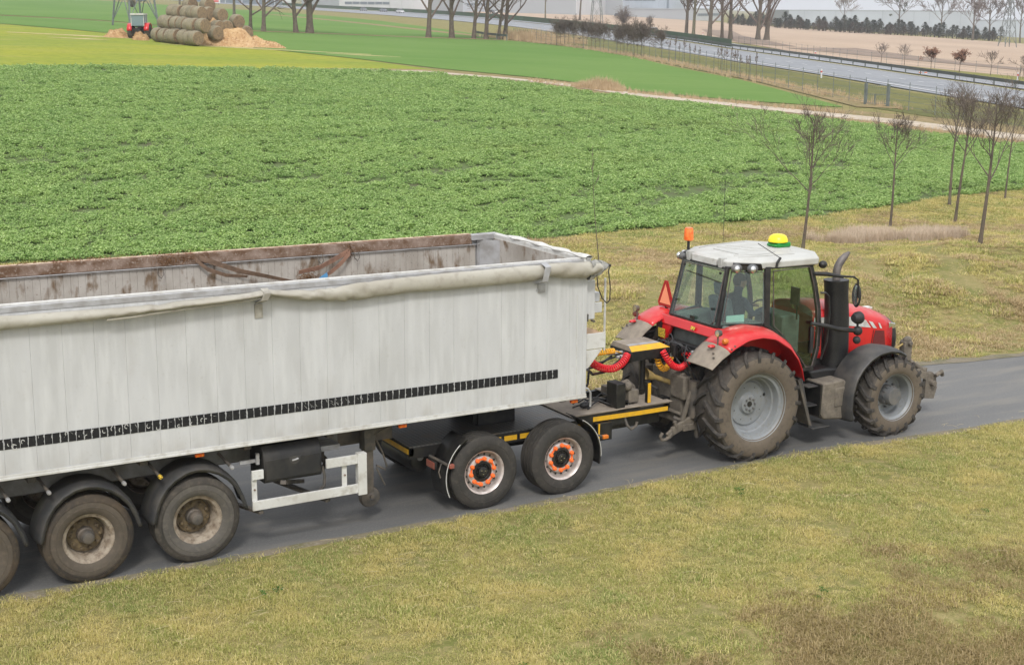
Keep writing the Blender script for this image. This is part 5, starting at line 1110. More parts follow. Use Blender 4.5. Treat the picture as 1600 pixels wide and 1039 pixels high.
# red panels under the glass
b = MB(); b.prism([(9.50, 1.945), (10.2, 1.95), (10.32, 1.88), (10.55, 1.69), (10.7, 1.50), (10.4, 1.3), (9.4, 1.6), (9.38, 1.85)], .33, .42, 'xz'); b.both(TY); b.build('cab_side_panel', M['red'], TC, bevel=.01)
b = MB(); b.hexa([(9.40, .36, 1.80), (9.40, 1.84, 1.80), (9.46, 1.84, 1.93), (9.46, .36, 1.93)], [(9.55, .36, 1.80), (9.55, 1.84, 1.80), (9.55, 1.84, 1.935), (9.55, .36, 1.935)]); b.build('rear_panel', M['red'], TC, bevel=.012)
b = MB(); b.hexa([(9.35, 1.66, 1.40), (9.35, 1.84, 1.35), (9.42, 1.84, 1.82), (9.42, 1.5, 1.82)], [(9.40, 1.66, 1.40), (9.40, 1.84, 1.35), (9.48, 1.84, 1.82), (9.48, 1.5, 1.82)]); b.build('rear_side_panel', M['red'], TC)
b = MB(); b.add([(9.392, 1.0, 1.84), (9.392, .90, 1.84), (9.412, .90, 1.89), (9.412, 1.0, 1.89)], [(0, 1, 2, 3)]); b.build('warning_label', M['label'], TC, smooth=0)
b = MB(); b.box(9.33, 9.34, 1.56, 1.76, 1.60, 1.74); b.build('warning_label', M['label'], TC)
# roof
def rpoly(s, dx=0): return [(9.73+s+dx, .60+s*.3), (9.73+s+dx, 2*TY-.60-s*.3), (10.12+s*.5, 2*TY-.28-s), (11.17-s*.4, 2*TY-.20-s), (11.47-s, 2*TY-.62), (11.52-s, TY), (11.47-s, .62), (11.17-s*.4, .20+s), (10.12+s*.5, .28+s)]
def loft(levels):
    b = MB(); R_ = [[(x, y, z) for x, y in P] for P, z in levels]; b.grid(R_, wrap=True); b.add(R_[-1], [tuple(range(len(R_[-1])))]); b.add(R_[0], [tuple(range(len(R_[0])))[::-1]]); return b
b = loft([(rpoly(.05), 2.80), (rpoly(0), 2.815), (rpoly(-.01), 2.905), (rpoly(.012), 2.925), (rpoly(.09), 2.935), (rpoly(.13), 2.952), (rpoly(.40), 2.960)]); b.build('roof', M['rooflt'], TC, bevel=.012)
b = MB()
for pts in ([(9.95, .60), (10.25, .50), (10.9, .45)], [(9.98, .75), (10.3, .62), (10.55, .62), (10.75, .72)], [(9.98, 1.6), (10.25, 1.72), (11.0, 1.75)], [(10.25, 1.5), (10.5, 1.0), (10.95, .65)], [(10.45, 1.55), (10.7, 1.1), (11.1, .75)], [(10.1, 1.4), (10.1, .8)]):
    z0 = 2.972; P = [(x, y, 2.938+.022*sm(.10, .30, np.float64(min(x-9.73, 11.5-x, y-.2, 2-y)))) for x, y in pts]; b.tube(P, .012, 6)
b.build('roof_rib', M['roofline'], TC, smooth=60)
b = MB(); b.box(9.708, 9.722, .83, 1.42, 2.815, 2.915); b.build('rear_plate', M['white'], TC, bevel=.004)
for y in (.72, 1.50): b = MB(); b.box(9.69, 9.80, y-.04, y+.04, 2.80, 2.95); b.build('roof_clip', M['roofline'], TC, bevel=.01)
for s in (0, 1):
    g = (lambda p: p) if not s else mr
    b = MB(); b.hexa([g((9.75, .49, 2.795)), g((10.13, .245, 2.795)), g((10.09, .235, 2.895)), g((9.77, .47, 2.895))], [g((9.85, .66, 2.795)), g((10.18, .42, 2.795)), g((10.16, .42, 2.905)), g((9.85, .66, 2.905))]); rc = b.build('lamp_recess', M['black'], TC)
    for px, py in ((9.80, .44), (9.99, .305)):
        b = MB(); b.ball(g((px, py+.01, 2.825)), .092, 16, 10, sx=1, sy=.8, sz=.75); wl = b.build('work_lamp', M['hubgrey'], TC)
        b = MB(); c = g((px-.04, py-.055, 2.822)); b.ball(c, .074, 16, 8, sx=.7, sy=.5, sz=.78); b.build('lens', M['chrome'], wl)
    b = MB(); b.ball(g((11.30, .24, 2.79)), .06, 14, 8, sx=1.2); b.build('work_lamp', M['black'], TC)
b = MB(); b.tube([(9.86, 1.72, 2.92), (9.86, 1.72, 3.07)], .022, 8); bc = b.build('beacon', M['black'], TC)
b = MB(); b.lathe([(.055, 0), (.075, .01), (.078, .03), (.070, .17), (.058, .20), (0, .205)], (9.86, 1.72, 3.065), 'z', 20); b.build('beacon_lens', mat('orange_beacon_lens', (.85, .13, .02), .3, c2=(.95, .25, .05), sc=20), bc)
b = MB(); b.box(11.04, 11.30, .98, 1.24, 2.955, 3.035); b.box(11.0, 11.1, 1.0, 1.22, 2.965, 3.01); gp = b.build('receiver', M['green'], TC, bevel=.02)
b = MB(); b.lathe([(0, 0), (.155, 0), (.153, .03), (.13, .085), (.085, .112), (0, .12)], (11.14, 1.11, 3.038), 'z', 24); b.build('receiver_dome', M['yel2'], gp, smooth=60)
b = MB(); b.tube([(10.35, .20, 2.83), (10.35, .19, 2.90), (10.42, .2, 2.97)], .02, 8); b.tube([(10.42, .22, 2.97), (10.27, .55, 3.15)], .006, 5); b.tube([(10.62, 1.82, 2.95), (10.62, 1.82, 3.95)], .004, 5); b.build('antenna', M['plastic'], TC)
# mirror arms
b = MB(); b.tube([(11.14, .26, 2.66), (11.35, .2, 2.645), (11.62, .12, 2.59)], [.03, .034, .022], 8); b.tube([(11.60, .12, 2.60), (11.78, .06, 2.585), (11.86, .05, 2.53), (11.88, .05, 2.25)], .016, 8); ma = b.build('mirror_arm', M['black'], TC)
b = MB(); b.ball((11.93, .14, 2.27), .19, 16, 10, sx=.20, sy=.50, sz=1.0); mi_ = b.build('mirror', M['plastic'], ma)
b = MB(); b.ball((11.905, .14, 2.27), .165, 16, 10, sx=.10, sy=.48, sz=.98); b.build('mirror_glass', M['chrome'], mi_)
b = MB(); b.tube([(11.10, .22, 1.90), (11.3, .12, 1.86), (11.5, .04, 1.80), (11.86, .0, 1.745)], [.025, .035, .036, .034], 10); la = b.build('lamp_arm', M['black'], TC)
for c, r in (((11.86, .0, 1.745), .075), ((11.85, .0, 1.60), .062)): b = MB(); b.ball(c, r, 14, 10); b.build('work_lamp', M['plastic'], la)
b = MB(); b.lathe([(0, -.10), (.06, -.09), (.095, -.03), (.10, .03), (.085, .06), (0, .065)], (11.85, .0, 1.95), 'x', 18); b.tube([(11.85, 0, 1.95), (11.85, 0, 1.75)], .02, 6); b.build('work_lamp', M['plastic'], la)
# slow vehicle triangle on the far fender
tri = [(-.20, 0), (-.17, -.06), (.17, -.06), (.20, 0), (.035, .36), (-.035, .36)]
def trip(P, y0, x): return [(x+(0), y0-a, 2.06+c) for a, c in P]
b = MB(); P = trip(tri, 1.93, 9.62); b.hexa; b.add([(x-.02, y, z) for x, y, z in P]+[(x, y, z) for x, y, z in P], [tuple(range(6)), tuple(range(6, 12))[::-1]]+[(i, i+6, (i+1) % 6+6, (i+1) % 6) for i in range(6)]); sv = b.build('warning_triangle', M['smvred'], TC)
b = MB(); b.add([(9.597, 1.93-a, 2.06+c) for a, c in ((-.145, -.01), (.145, -.01), (0, .31))], [(0, 1, 2)]); b.build('triangle_face', M['smvor'], sv, smooth=0)
b = MB(); b.box(9.60, 9.64, 1.90, 1.94, 1.90, 2.02); b.build('triangle_bracket', M['black'], sv)
# rear hitch, spool valves, hoses
b = MB(); b.box(9.05, 9.45, .72, 1.48, .45, 1.25); b.box(9.02, 9.2, .62, .98, .85, 1.22); b.box(9.0, 9.06, .70, 1.5, .60, .66); b.build('rear_axle_housing', M['dusty'], TC, bevel=.03)
b = MB(); b.tube([(9.12, .50, .62), (9.12, .50, 1.18)], .085, 14); b.tube([(9.12, 1.7, .62), (9.12, 1.7, 1.18)], .085, 14); b.tube([(9.2, .5, .3), (9.12, .5, .7)], .035, 8); b.build('lift_cylinder', M['steel'], TC)
b = MB(); b.beam((9.4, .52, .70), (8.72, .48, .46), .06, .12); b.beam((9.1, .50, 1.15), (8.92, .50, .58), .05, .05); b.beam((8.85, .50, .52), (8.62, .46, .40), .05, .10); b.tube([(8.70, .46, .44), (8.60, .46, .36), (8.52, .46, .36), (8.49, .46, .42), (8.53, .46, .47)], .028, 8); b.tube([(8.78, .46, .52), (8.74, .46, .62)], .03, 6); b.box(8.9, 9.15, .44, .56, .44, .54); b.build('lower_link', M['dusty'], TC, bevel=.008)
b = MB(); b.beam((9.4, 1.68, .70), (8.72, 1.72, .46), .06, .12); b.beam((9.1, 1.7, 1.15), (8.92, 1.7, .58), .05, .05); b.tube([(8.70, 1.72, .44), (8.56, 1.72, .36), (8.49, 1.72, .42), (8.53, 1.72, .47)], .028, 8); b.build('lower_link', M['dusty'], TC, bevel=.008)
b = MB(); b.tube([(9.25, 1.3, .5), (9.05, 1.5, .85), (8.95, 1.6, 1.1)], .05, 10); b.tube([(9.2, .6, .6), (9.0, .62, .55), (8.9, .7, .6)], .03, 8); b.build('stabiliser', M['steel'], TC)
b = MB(); b.lathe([(.09, 0), (.07, .10), (.045, .16), (.042, .50), (.06, .52), (.09, .62), (.0, .62)], (8.60, 1.02, 0), 'x', 18)
b.v = [(x, y, 1.24-(x-8.60)*.42+z) for x, y, z in b.v]; b.build('driveshaft_guard', M['ptoy'], TC, smooth=60)
q = random.Random(3); b = MB()
for i in range(6): b.box(9.18+.0, 9.32, .60+.12*i, .68+.12*i, 1.46+q.uniform(0, .03), 1.58)
b.box(9.3, 9.42, .5, 1.5, 1.35, 1.62); b.build('spool_valve', M['black'], TC, bevel=.008)
for i in range(9):
    b = MB(); y = q.uniform(.55, 1.45); z = q.uniform(1.5, 1.62); b.lathe([(0, -.05), (.025, -.045), (.028, .03), (.02, .05)], (9.14, y, z), 'x', 10); b.build('hose_coupler', (M['alu'], M['smvred'], M['steel'])[i % 3], TC)
b = MB()
for i in range(16):
    y0, y1 = q.uniform(.5, 1.5), q.uniform(.5, 1.5); r = q.uniform(.10, .22)
    b.tube([(9.3, y0, 1.5), (9.2-r*.4, lerp(y0, y1, .3), 1.55+r*.6), (9.12-r*.5, lerp(y0, y1, .6), 1.50+q.uniform(-.1, .2)), (9.15, y1, 1.4-q.uniform(0, .25)), (9.25, y1, 1.1)], q.choice((.010, .014, .018)), 6)
b.tube([(9.2+.10*cos(a)*.3, 1.22+.10*cos(a), 1.64+.10*sin(a)) for a in np.linspace(0, 2*pi, 16)], .010, 6); b.build('hydraulic_hose', M['hose'], TC, smooth=60)
b = MB(); b.box(9.06, 9.10, 1.0, 1.05, 1.34, 1.50); b.build('sensor_cable', M['alu'], TC, bevel=.01)
b = MB(); b.tube([(9.05, .92, 1.5), (9.05, .92, 1.66)], .05, 12); b.build('oil_filter', M['black'], TC)
coil([(8.74, .80, 1.62), (8.80, .75, 1.49), (8.91, .75, 1.38), (9.04, .74, 1.34), (9.14, .72, 1.41), (9.22, .70, 1.54)], .043, 22, M['hosered'], TC, .0115)
coil([(8.76, .97, 1.54), (8.78, .95, 1.40), (8.87, .95, 1.30), (8.96, .95, 1.33), (9.0, .95, 1.46)], .040, 13, M['hoseyel'], TC, .012)
b = MB(); b.tube([(9.22, .70, 1.54), (9.28, .64, 1.62), (9.36, .56, 1.68)], .008, 5); b.build('air_pipe', M['hosered'], TC)
# front linkage
b = MB(); b.box(13.45, 13.62, .55, .67, .95, 1.28); b.box(13.45, 13.62, 1.45, 1.57, .95, 1.28); b.box(13.35, 13.5, .55, 1.6, .55, .95); b.beam((13.5, .52, .80), (14.05, .46, .62), .06, .12); b.beam((13.5, 1.6, .80), (14.05, 1.66, .62), .06, .12); b.prism([(13.86, .30), (14.08, .27), (14.14, .45), (14.10, .66), (14.0, .74), (13.88, .68)], .44, .52, 'xz'); b.prism([(13.86, .30), (14.08, .27), (14.14, .45), (14.10, .66), (14.0, .74), (13.88, .68)], 1.62, 1.74, 'xz'); b.box(13.65, 13.95, .50, .62, .66, .80); b.ball((13.55, .6, 1.30), .06, 10, 8, sx=1.4); b.tube([(14.0, .36, .55), (14.0, .60, .55)], .05, 10); b.tube([(14.02, .38, .68), (14.16, .38, .74), (14.20, .40, .66)], .035, 8); b.tube([(13.55, .5, 1.25), (13.55, .72, 1.25)], .04, 8); b.tube([(13.6, .6, .95), (13.9, .52, .75)], .04, 8); b.build('front_linkage', M['dusty'], TC, bevel=.02)
b = MB(); b.tube([(13.20, .62, 1.12), (13.52, .6, 1.27)], .016, 6); b.build('linkage_strut', M['ptoy'], TC)
# interior
b = MB(); b.box(9.9, 11.2, .55, 1.65, 1.15, 1.25); b.box(9.6, 10.3, .45, .75, 1.35, 1.97); b.box(9.6, 10.3, 1.45, 1.75, 1.35, 1.97); b.box(9.52, 9.7, .6, 1.6, 1.35, 1.92); b.box(11.0, 11.35, .75, 1.45, 1.3, 1.92); b.build('cab_lining', M['interior'], TC, bevel=.03)
b = MB(); b.box(10.05, 10.55, .86, 1.34, 1.55, 1.68); b.prism([(10.08, 1.62), (10.22, 1.62), (10.08, 2.28), (9.95, 2.26)], .87, 1.33, 'xz'); b.prism([(10.0, 2.28), (10.08, 2.28), (10.04, 2.5), (9.96, 2.5)], .97, 1.23, 'xz'); b.build('seat', M['seat'], TC, bevel=.04)
b = MB(); b.tube([(11.0, 1.1, 1.6), (10.82, 1.1, 2.0)], .04, 8); b.tube([(10.82+.085*sin(a), 1.1+.2*cos(a), 2.02+.18*sin(a)*.6) for a in np.linspace(0, 2*pi, 24)], .015, 6); b.tube([(11.1, .55, 1.9), (11.05, .5, 2.25)], .015, 6); b.box(11.0, 11.03, .42, .60, 2.15, 2.42); b.build('steering_wheel', M['black'], TC)
b = MB(); b.hexa([(9.66, .48, 2.0), (9.92, .38, 2.0), (9.92, .38, 2.12), (9.66, .48, 2.10)], [(9.70, .52, 2.0), (9.94, .42, 2.0), (9.94, .42, 2.12), (9.70, .52, 2.10)]); b.build('paper', mat('pale_blue_paper', (.45, .68, .66), .8), TC)
# driver
def person():
    pr = empty('person', (10.3, 1.1, 1.66), 'driver in dark blue jacket sitting behind the glass of the tractor cab', 'person')
    me = bpy.data.meshes.new('body')
    J = [(0, 0, .10), (.02, 0, .34), (.05, 0, .52), (.07, 0, .62), (.08, 0, .70), (.10, 0, .80),
         (.02, -.10, .08), (.42, -.13, .06), (.46, -.13, -.36), (.58, -.13, -.40), (.02, .10, .08), (.42, .13, .06), (.46, .13, -.36), (.58, .13, -.40),
         (.04, -.19, .54), (.18, -.25, .32), (.42, -.14, .36), (.49, -.12, .37), (.04, .19, .54), (.18, .25, .32), (.42, .14, .36), (.49, .12, .37)]
    E = [(0, 1), (1, 2), (2, 3), (3, 4), (4, 5), (0, 6), (6, 7), (7, 8), (8, 9), (0, 10), (10, 11), (11, 12), (12, 13), (2, 14), (14, 15), (15, 16), (16, 17), (2, 18), (18, 19), (19, 20), (20, 21)]
    R_ = [.155, .14, .15, .06, .075, .085, .09, .075, .055, .05, .09, .075, .055, .05, .07, .052, .038, .04, .07, .052, .038, .04]
    me.from_pydata(J, E, []); me.materials.append(M['cloth']); o = bpy.data.objects.new('body', me); COL.objects.link(o); o.parent = pr
    md = o.modifiers.new('skin', 'SKIN'); lay = me.skin_vertices if len(me.skin_vertices) else None
    if lay is None:
        bm_ = __import__('bmesh').new(); bm_.from_mesh(me); bm_.verts.layers.skin.verify(); bm_.to_mesh(me); bm_.free()
    for v, r in zip(me.skin_vertices[0].data, R_): v.radius = (r, r)
    me.skin_vertices[0].data[0].use_root = True
    o.modifiers.new('sub', 'SUBSURF').render_levels = 2
    b = MB(); b.ball((.11, 0, .80), .105, 16, 12, sx=1.02, sy=.80, sz=1.18); b.ball((.215, 0, .79), .018, 8, 6); 
    for s in (-1, 1): b.ball((.11, s*.085, .79), .022, 8, 6, sy=.5)
    hd = b.mesh('head', M['skin'], smooth=60); ho = bpy.data.objects.new('head', hd); COL.objects.link(ho); ho.parent = pr
    b = MB(); b.ball((.095, 0, .83), .112, 16, 12, sx=1.0, sy=.84, sz=1.06); ha = b.mesh('hair', M['hair'], smooth=60)
    for i, v in enumerate(ha.vertices):
        if v.co.z < .80 and v.co.x > .08: v.co = Vector((.09, 0, .82))
    hao = bpy.data.objects.new('hair', ha); COL.objects.link(hao); hao.parent = ho
    for s in (-1, 1):
        b = MB(); b.ball((.52, s*.125, .375), .042, 10, 8, sx=1.1, sz=.6)
        for k_ in range(4): b.tube([(.53, s*.125-.03+.02*k_, .385), (.575-.004*k_, s*.125-.03+.02*k_, .37), (.57, s*.125-.03+.02*k_, .345)], .009, 6)
        b.tube([(.51, s*.095, .37), (.54, s*.075, .365)], .010, 6); hm = b.mesh('hand', M['skin'], smooth=60); x = bpy.data.objects.new('hand', hm); COL.objects.link(x); x.parent = pr
person()
# ================================================================ trees
M['bark'] = mat('grey_brown_bark', (.135, .105, .080), .95, c2=(.085, .07, .055), sc=6, c3=(.17, .16, .10), sc3=3, bump=.5, bsc=30)
M['barkgreen'] = mat('mossy_bark', (.16, .15, .085), .95, c2=(.11, .09, .07), sc=3)
M['twig'] = mat('brown_twigs', (.17, .13, .105), .9, c2=(.12, .09, .075), sc=2)
M['twigpale'] = mat('pale_twigs', (.27, .22, .19), .9, c2=(.20, .16, .14), sc=1)
M['brownleaf'] = mat('withered_brown_leaves', (.25, .125, .075), .9, c2=(.17, .085, .05), sc=3)
def bare_tree(name, loc, h, tr, seed, label, group, fork=.35, spread=.6, lv=4, n0=9, mt=None, mw=None, minr=.006, lean=.03, cat='tree', twn=3, up=.55, leafs=None, trunk_top=.8, single=None):
    q = random.Random(seed); root = empty(name, loc, label, cat, group); T_, B_ = MB(), MB(); tips = []
    lx, ly = G3(lean); base = Vector((0, 0, -.15))
    def P(t): return Vector((lx*h*t+.012*h*sin(3*t+seed), ly*h*t+.010*h*sin(4*t+seed*2), h*t-.15*(1-t)))
    tt = trunk_top; ns = 8; tr = tr*(1 if tr < .1 else .62); T_.tube([P(tt*i/ns) for i in range(ns+1)], [tr*(1.35 if i == 0 else 1)*(1-.80*(i/ns)*tt) for i in range(ns+1)], 8)
    def br(p, d, L, r, l):
        pts = [p]; n_ = 4 if l < 2 else 3; 
        for i in range(n_):
            d = (d+Vector((q.gauss(0, .12), q.gauss(0, .12), q.gauss(.06*up, .10)))).normalized(); pts.append(pts[-1]+d*L/n_)
        B_.tube(pts, [max(minr, r*(1-.7*i/n_)) for i in range(n_+1)], 5 if l == 0 else (4 if l == 1 else 3), False)
        if l+1 < lv:
            k_ = twn+(2 if l == 0 else 1)
            for j in range(k_):
                u = q.uniform(.25, 1); i = min(int(u*n_), n_-1); pp = pts[i].lerp(pts[i+1], u*n_-i)
                o = Vector((q.gauss(0, 1), q.gauss(0, 1), q.gauss(.2, .7))).normalized(); dd = (d*(1.0)+o*spread*1.05).normalized()
                br(pp, dd, L*q.uniform(.42, .68), max(minr, r*.5*(1-.5*u)), l+1)
        else: tips.append(pts[-1]); tips.append(pts[-2])
    for j in range(n0):
        t = lerp(fork, tt, (j+q.random()*.6)/n0); a = j*2.4+q.uniform(-.5, .5); el = lerp(.35, 1.1, up)+q.uniform(-.15, .25)+.3*t
        br(P(t), Vector((cos(a)*cos(el), sin(a)*cos(el), sin(el))), h*(1-t)*q.uniform(.62, .95)*spread*1.4*(1.05 if cat == 'tree' and h < 5 else 1), max(minr, tr*.50*(1-t*.7)), 0)
    child(T_, 'trunk', mt or M['bark'], root, smooth=60); cr = child(B_, 'crown', mw or M['twig'], root, smooth=0)
    if leafs:
        b = MB()
        for p in tips:
            for _ in range(leafs):
                c = p+Vector((q.gauss(0, .10), q.gauss(0, .10), q.gauss(-.02, .10))); u = Vector((q.gauss(0, 1), q.gauss(0, 1), q.gauss(0, 1))).normalized()*.09; w = u.orthogonal().normalized()*.055; b.add([c-u, c+w, c+u, c-w], [(0, 1, 2, 3)])
        o = child(b, 'leaves', M['brownleaf'], root, smooth=0); o['kind'] = 'stuff'
    return root
M['twigyoung'] = mat('young_tree_twigs', (.14, .11, .09), .9, c2=(.10, .082, .066), sc=3)
# young trees on the verge behind the tractor
VT = [((23.42, 14.34), 3.75, .048, 1, 'slim bare young tree rising behind the tractor roof', .38), ((29.13, 16.84), 3.5, .044, 2, 'bare young tree growing out of the patch of pinkish dead stalks', .50),
      ((34.93, 19.83), 3.9, .055, 3, 'bare young tree with a straight trunk at the crop edge, behind its bushier neighbour', .55), ((31.96, 16.69), 4.1, .052, 4, 'bushy bare young tree leaning between the crop edge and the large verge tree', .52),
      ((27.79, 11.95), 4.2, .062, 5, 'tall bare young tree with the thickest trunk standing alone on the verge', .42), ((38.4, 20.44), 3.6, .036, 6, 'thinnest bare sapling beyond the others near the field corner', .45)]
for (p, h, r, s, lb, fk) in VT:
    bare_tree('young_tree', (*p, Tz(*p)), h, r, s, lb, 'young bare trees on the verge', fork=fk, spread=.64, lv=4, n0=12, minr=.0034, lean=.05, twn=3, up=.55, mw=M['twigyoung'], trunk_top=.93)
bare_tree('sapling', (17.7, 15.96, Tz(17.7, 15.96)), 3.1, .014, 9, 'single thin whip-like sapling above the front corner of the trailer', None, fork=.6, spread=.25, lv=2, n0=4, minr=.004, lean=-.06, up=1, trunk_top=.98)
# big trees along the field bank
tl = [(69.6, 180.9, 13, .42), (69.0, 174.6, 14, .5), (73.6, 174.6, 15, .55), (75.6, 174.9, 15, .85), (93.8, 174.8, 16, .60), (98.8, 176.4, 17, .62), (103.0, 177.3, 17, .48), (105.2, 177.9, 16, .55), (107.3, 177.9, 16, .40), (109.3, 179.7, 16, .55)]
tlb = ['bare tree just beyond the bale stack, slender trunk', 'bare tree beside the bale stack with the darker trunk', 'leaning bare tree left of the forked thick tree on the bank', 'thick forked bare tree on the field bank', 'leaning bare tree with low drooping twigs, alone on the bank',
       'big bare tree with wide low limbs on the bank', 'straight bare tree, first of the close row of four', 'bare tree with a curved low limb, second of the close row', 'thin bare tree, third of the close row', 'dark bare tree ending the close row of four']
for i, ((x, y, h, r), lb) in enumerate(zip(tl, tlb)):
    bare_tree('field_tree', (x, y, Tz(x, y)), h, r, 30+i, lb, 'bare trees along the field bank', fork=.14, spread=.60, lv=4, n0=12, minr=.022, lean=[.02, .02, -.08, .0, .10, .01, .05, .04, .10, .07][i], twn=3, up=.45)
for i, (x, y, h, r, lb) in enumerate([(117.6, 361.4, 14, .5, 'bare roadside tree seen over the left end of the bale stack'), (151.4, 444.2, 15, .45, 'distant bare roadside tree above the middle of the bale stack'), (93.6, 254.8, 15, .5, 'bare tree rising from behind the top of the bale stack')]):
    bare_tree('roadside_tree', (x, y, Tz(x, y)), h, r, 50+i, lb, 'bare trees by the far road', fork=.25, lv=3, n0=9, minr=.05, twn=4)
# trees in the ploughed field and along the motorway
tc = [(249.5, 395.5, 17, .42, 'slim bare tree beyond the motorway, above the dark shrubs, nearest the bank trees'), (260.5, 391.9, 18, .55, 'slim bare tree in front of the low white hall'), (189.1, 240.2, 12, .7, 'stubby ivy-brown tree starting the motorway tree group'), (185.4, 232.8, 17, .6, 'mossy upright tree second in the motorway tree group'),
      (185.8, 228.1, 18, .8, 'widely forked bare tree in the middle of the motorway tree group'), (194.1, 234.6, 14, .6, 'short dense bare tree between two forked trees'), (199.0, 237.5, 18, .75, 'tall dark bare tree fourth of five by the motorway'), (210.8, 242.3, 18, .85, 'bare tree with clustered upright stems, left one of the pair'), (215.3, 245.0, 18, .95, 'wide bare tree leaning away, right one of the pair')]
for i, (x, y, h, r, lb) in enumerate(tc):
    bare_tree('field_tree', (x, y, Tz(x, y)), h, r, 60+i, lb, 'bare trees beyond the motorway', fork=[.3, .3, .35, .25, .15, .3, .18, .10, .10][i], lv=4, n0=[8, 8, 12, 9, 9, 12, 10, 11, 11][i], minr=.035, twn=3, spread=[.4, .4, .45, .45, .62, .5, .55, .6, .65][i], mt=M['barkgreen'] if i in (3, 0) else None, up=.6, lean=.02)
tr_ = [(460.4, 485.0, 17, .4, 'pale slender tree above the evergreen belt'), (444.6, 435.4, 21, .6, 'bare tree with dark mistletoe clumps before the long warehouse'), (440.1, 407.9, 18, .55, 'bare tree at the edge of the evergreen belt'), (404.7, 359.0, 16, .6, 'wide bare tree past the end of the evergreen belt'), (430.7, 374.9, 17, .6, 'bare tree with an ascending side limb near the far pylon'), (431.5, 360.8, 19, .5, 'tall slim bare tree beyond the far pylon')]
for i, (x, y, h, r, lb) in enumerate(tr_):
    t_ = bare_tree('field_tree', (x, y, Tz(x, y)-.5), h, r, 80+i, lb, 'bare trees before the long warehouse', fork=.30, lv=4, n0=9, minr=.05, twn=3, spread=.6, up=.55, lean=0, mw=M['twigpale'] if i == 0 else None)
    if i == 1:
        q = random.Random(5)
        for j in range(8):
            b = MB(); a = q.uniform(0, 6.3); c = Vector((cos(a)*q.uniform(1, 4.5), sin(a)*3, q.uniform(8, 19)))
            for _ in range(60): u = Vector((q.gauss(0, 1), q.gauss(0, 1), q.gauss(0, 1))).normalized(); p = c+u*q.uniform(.2, .75); v = u.orthogonal()*.16; b.add([p-v, p+u*.2, p+v, p-u*.2], [(0, 1, 2, 3)])
            child(b, 'mistletoe', mat('mistletoe_green', (.05, .06, .02), .9), t_, smooth=0)
# young roadside trees, some still in brown leaf
ty = [((148.5, 140.2), 2.6, 0, 'pale reddish young tree in front of the field fence, first of the row'), ((148.0, 135.2), 2.7, 0, 'pale thin young tree second in the row by the field fence'), ((140.9, 123.3), 2.6, 5, 'small tree with brown leaves, one-sided crown, by the motorway fence'), ((140.4, 117.9), 2.6, 7, 'small tree with a round crown of brown leaves by the motorway fence'), ((139.1, 111.7), 3.0, 0, 'bare little tree beside the round brown-leaved one'), ((138.4, 106.1), 2.7, 0, 'small leafless tree past the bare little one near the motorway')]
for i, (p, h, lf, lb) in enumerate(ty):
    bare_tree('roadside_sapling', (*p, Tz(*p)), h, .045, 95+i, lb, 'young trees beyond the motorway', fork=.38, spread=.75, lv=3, n0=9, minr=.014, twn=3, up=.5, leafs=lf, mw=M['twigpale'] if i < 2 else None)
# densely planted saplings by the motorway fence
sap = [(105.5, 158.5), (106.6, 159.3), (107.7, 160.0), (107.0, 157.9), (108.3, 158.7), (105.7, 152.2), (106.8, 152.9), (106.2, 150.9), (107.3, 151.6), (105.0, 147.1), (104.4, 145.2), (103.0, 140.1), (102.2, 138.2), (103.0, 138.7), (100.9, 134.8), (101.7, 135.2), (101.1, 133.6), (100.4, 131.9), (99.8, 130.3), (98.9, 128.5), (98.8, 124.8), (97.9, 122.0), (97.8, 120.8), (97.5, 119.5), (96.0, 116.6), (94.5, 113.8), (93.2, 111.1), (90.9, 107.1), (87.9, 100.3), (87.3, 99.2), (87.0, 98.2), (85.7, 96.1), (85.4, 95.1), (85.0, 94.2), (83.8, 92.2), (82.6, 90.2), (81.7, 88.4), (81.3, 87.5), (80.9, 85.9)]
sp = None
ta = bare_tree('fence_sapling', (*sap[0], Tz(*sap[0])), 2.9, .03, 131, 'slender sapling with a dense brown crown in the planted clumps by the motorway', 'saplings planted by the motorway fence', fork=.38, spread=.85, lv=4, n0=15, minr=.009, twn=3, up=.7, lean=.02, mw=M['twigyoung'])
tb_ = bare_tree('fence_sapling', (*sap[21], Tz(*sap[21])), 2.7, .026, 132, 'thin bare pole-like sapling in the row by the motorway fence', 'saplings planted by the motorway fence', fork=.5, spread=.22, lv=3, n0=9, minr=.010, twn=2, up=.9, lean=.02)
for i, p in enumerate(sap):
    if i in (0, 21): continue
    c = dup(ta if i < 20 or i == 20 else tb_, None, (*p, Tz(*p)), (0, 0, i*1.7)); c.parent = None; s = random.uniform(.9, 1.2); c.scale = (s, s, s)
    if i <= 20: c['label'] = 'dense-crowned brown sapling ' + ('in the motorway clump nearest the bank trees' if i < 5 else 'in the middle clump by the motorway' if i < 11 else 'in the largest motorway clump, before the white car')
    else: c['label'] = 'thin pole-like sapling ' + ('in the loose fence row past the largest clump' if i < 28 else 'in the tight fence row facing the end of the green screen')
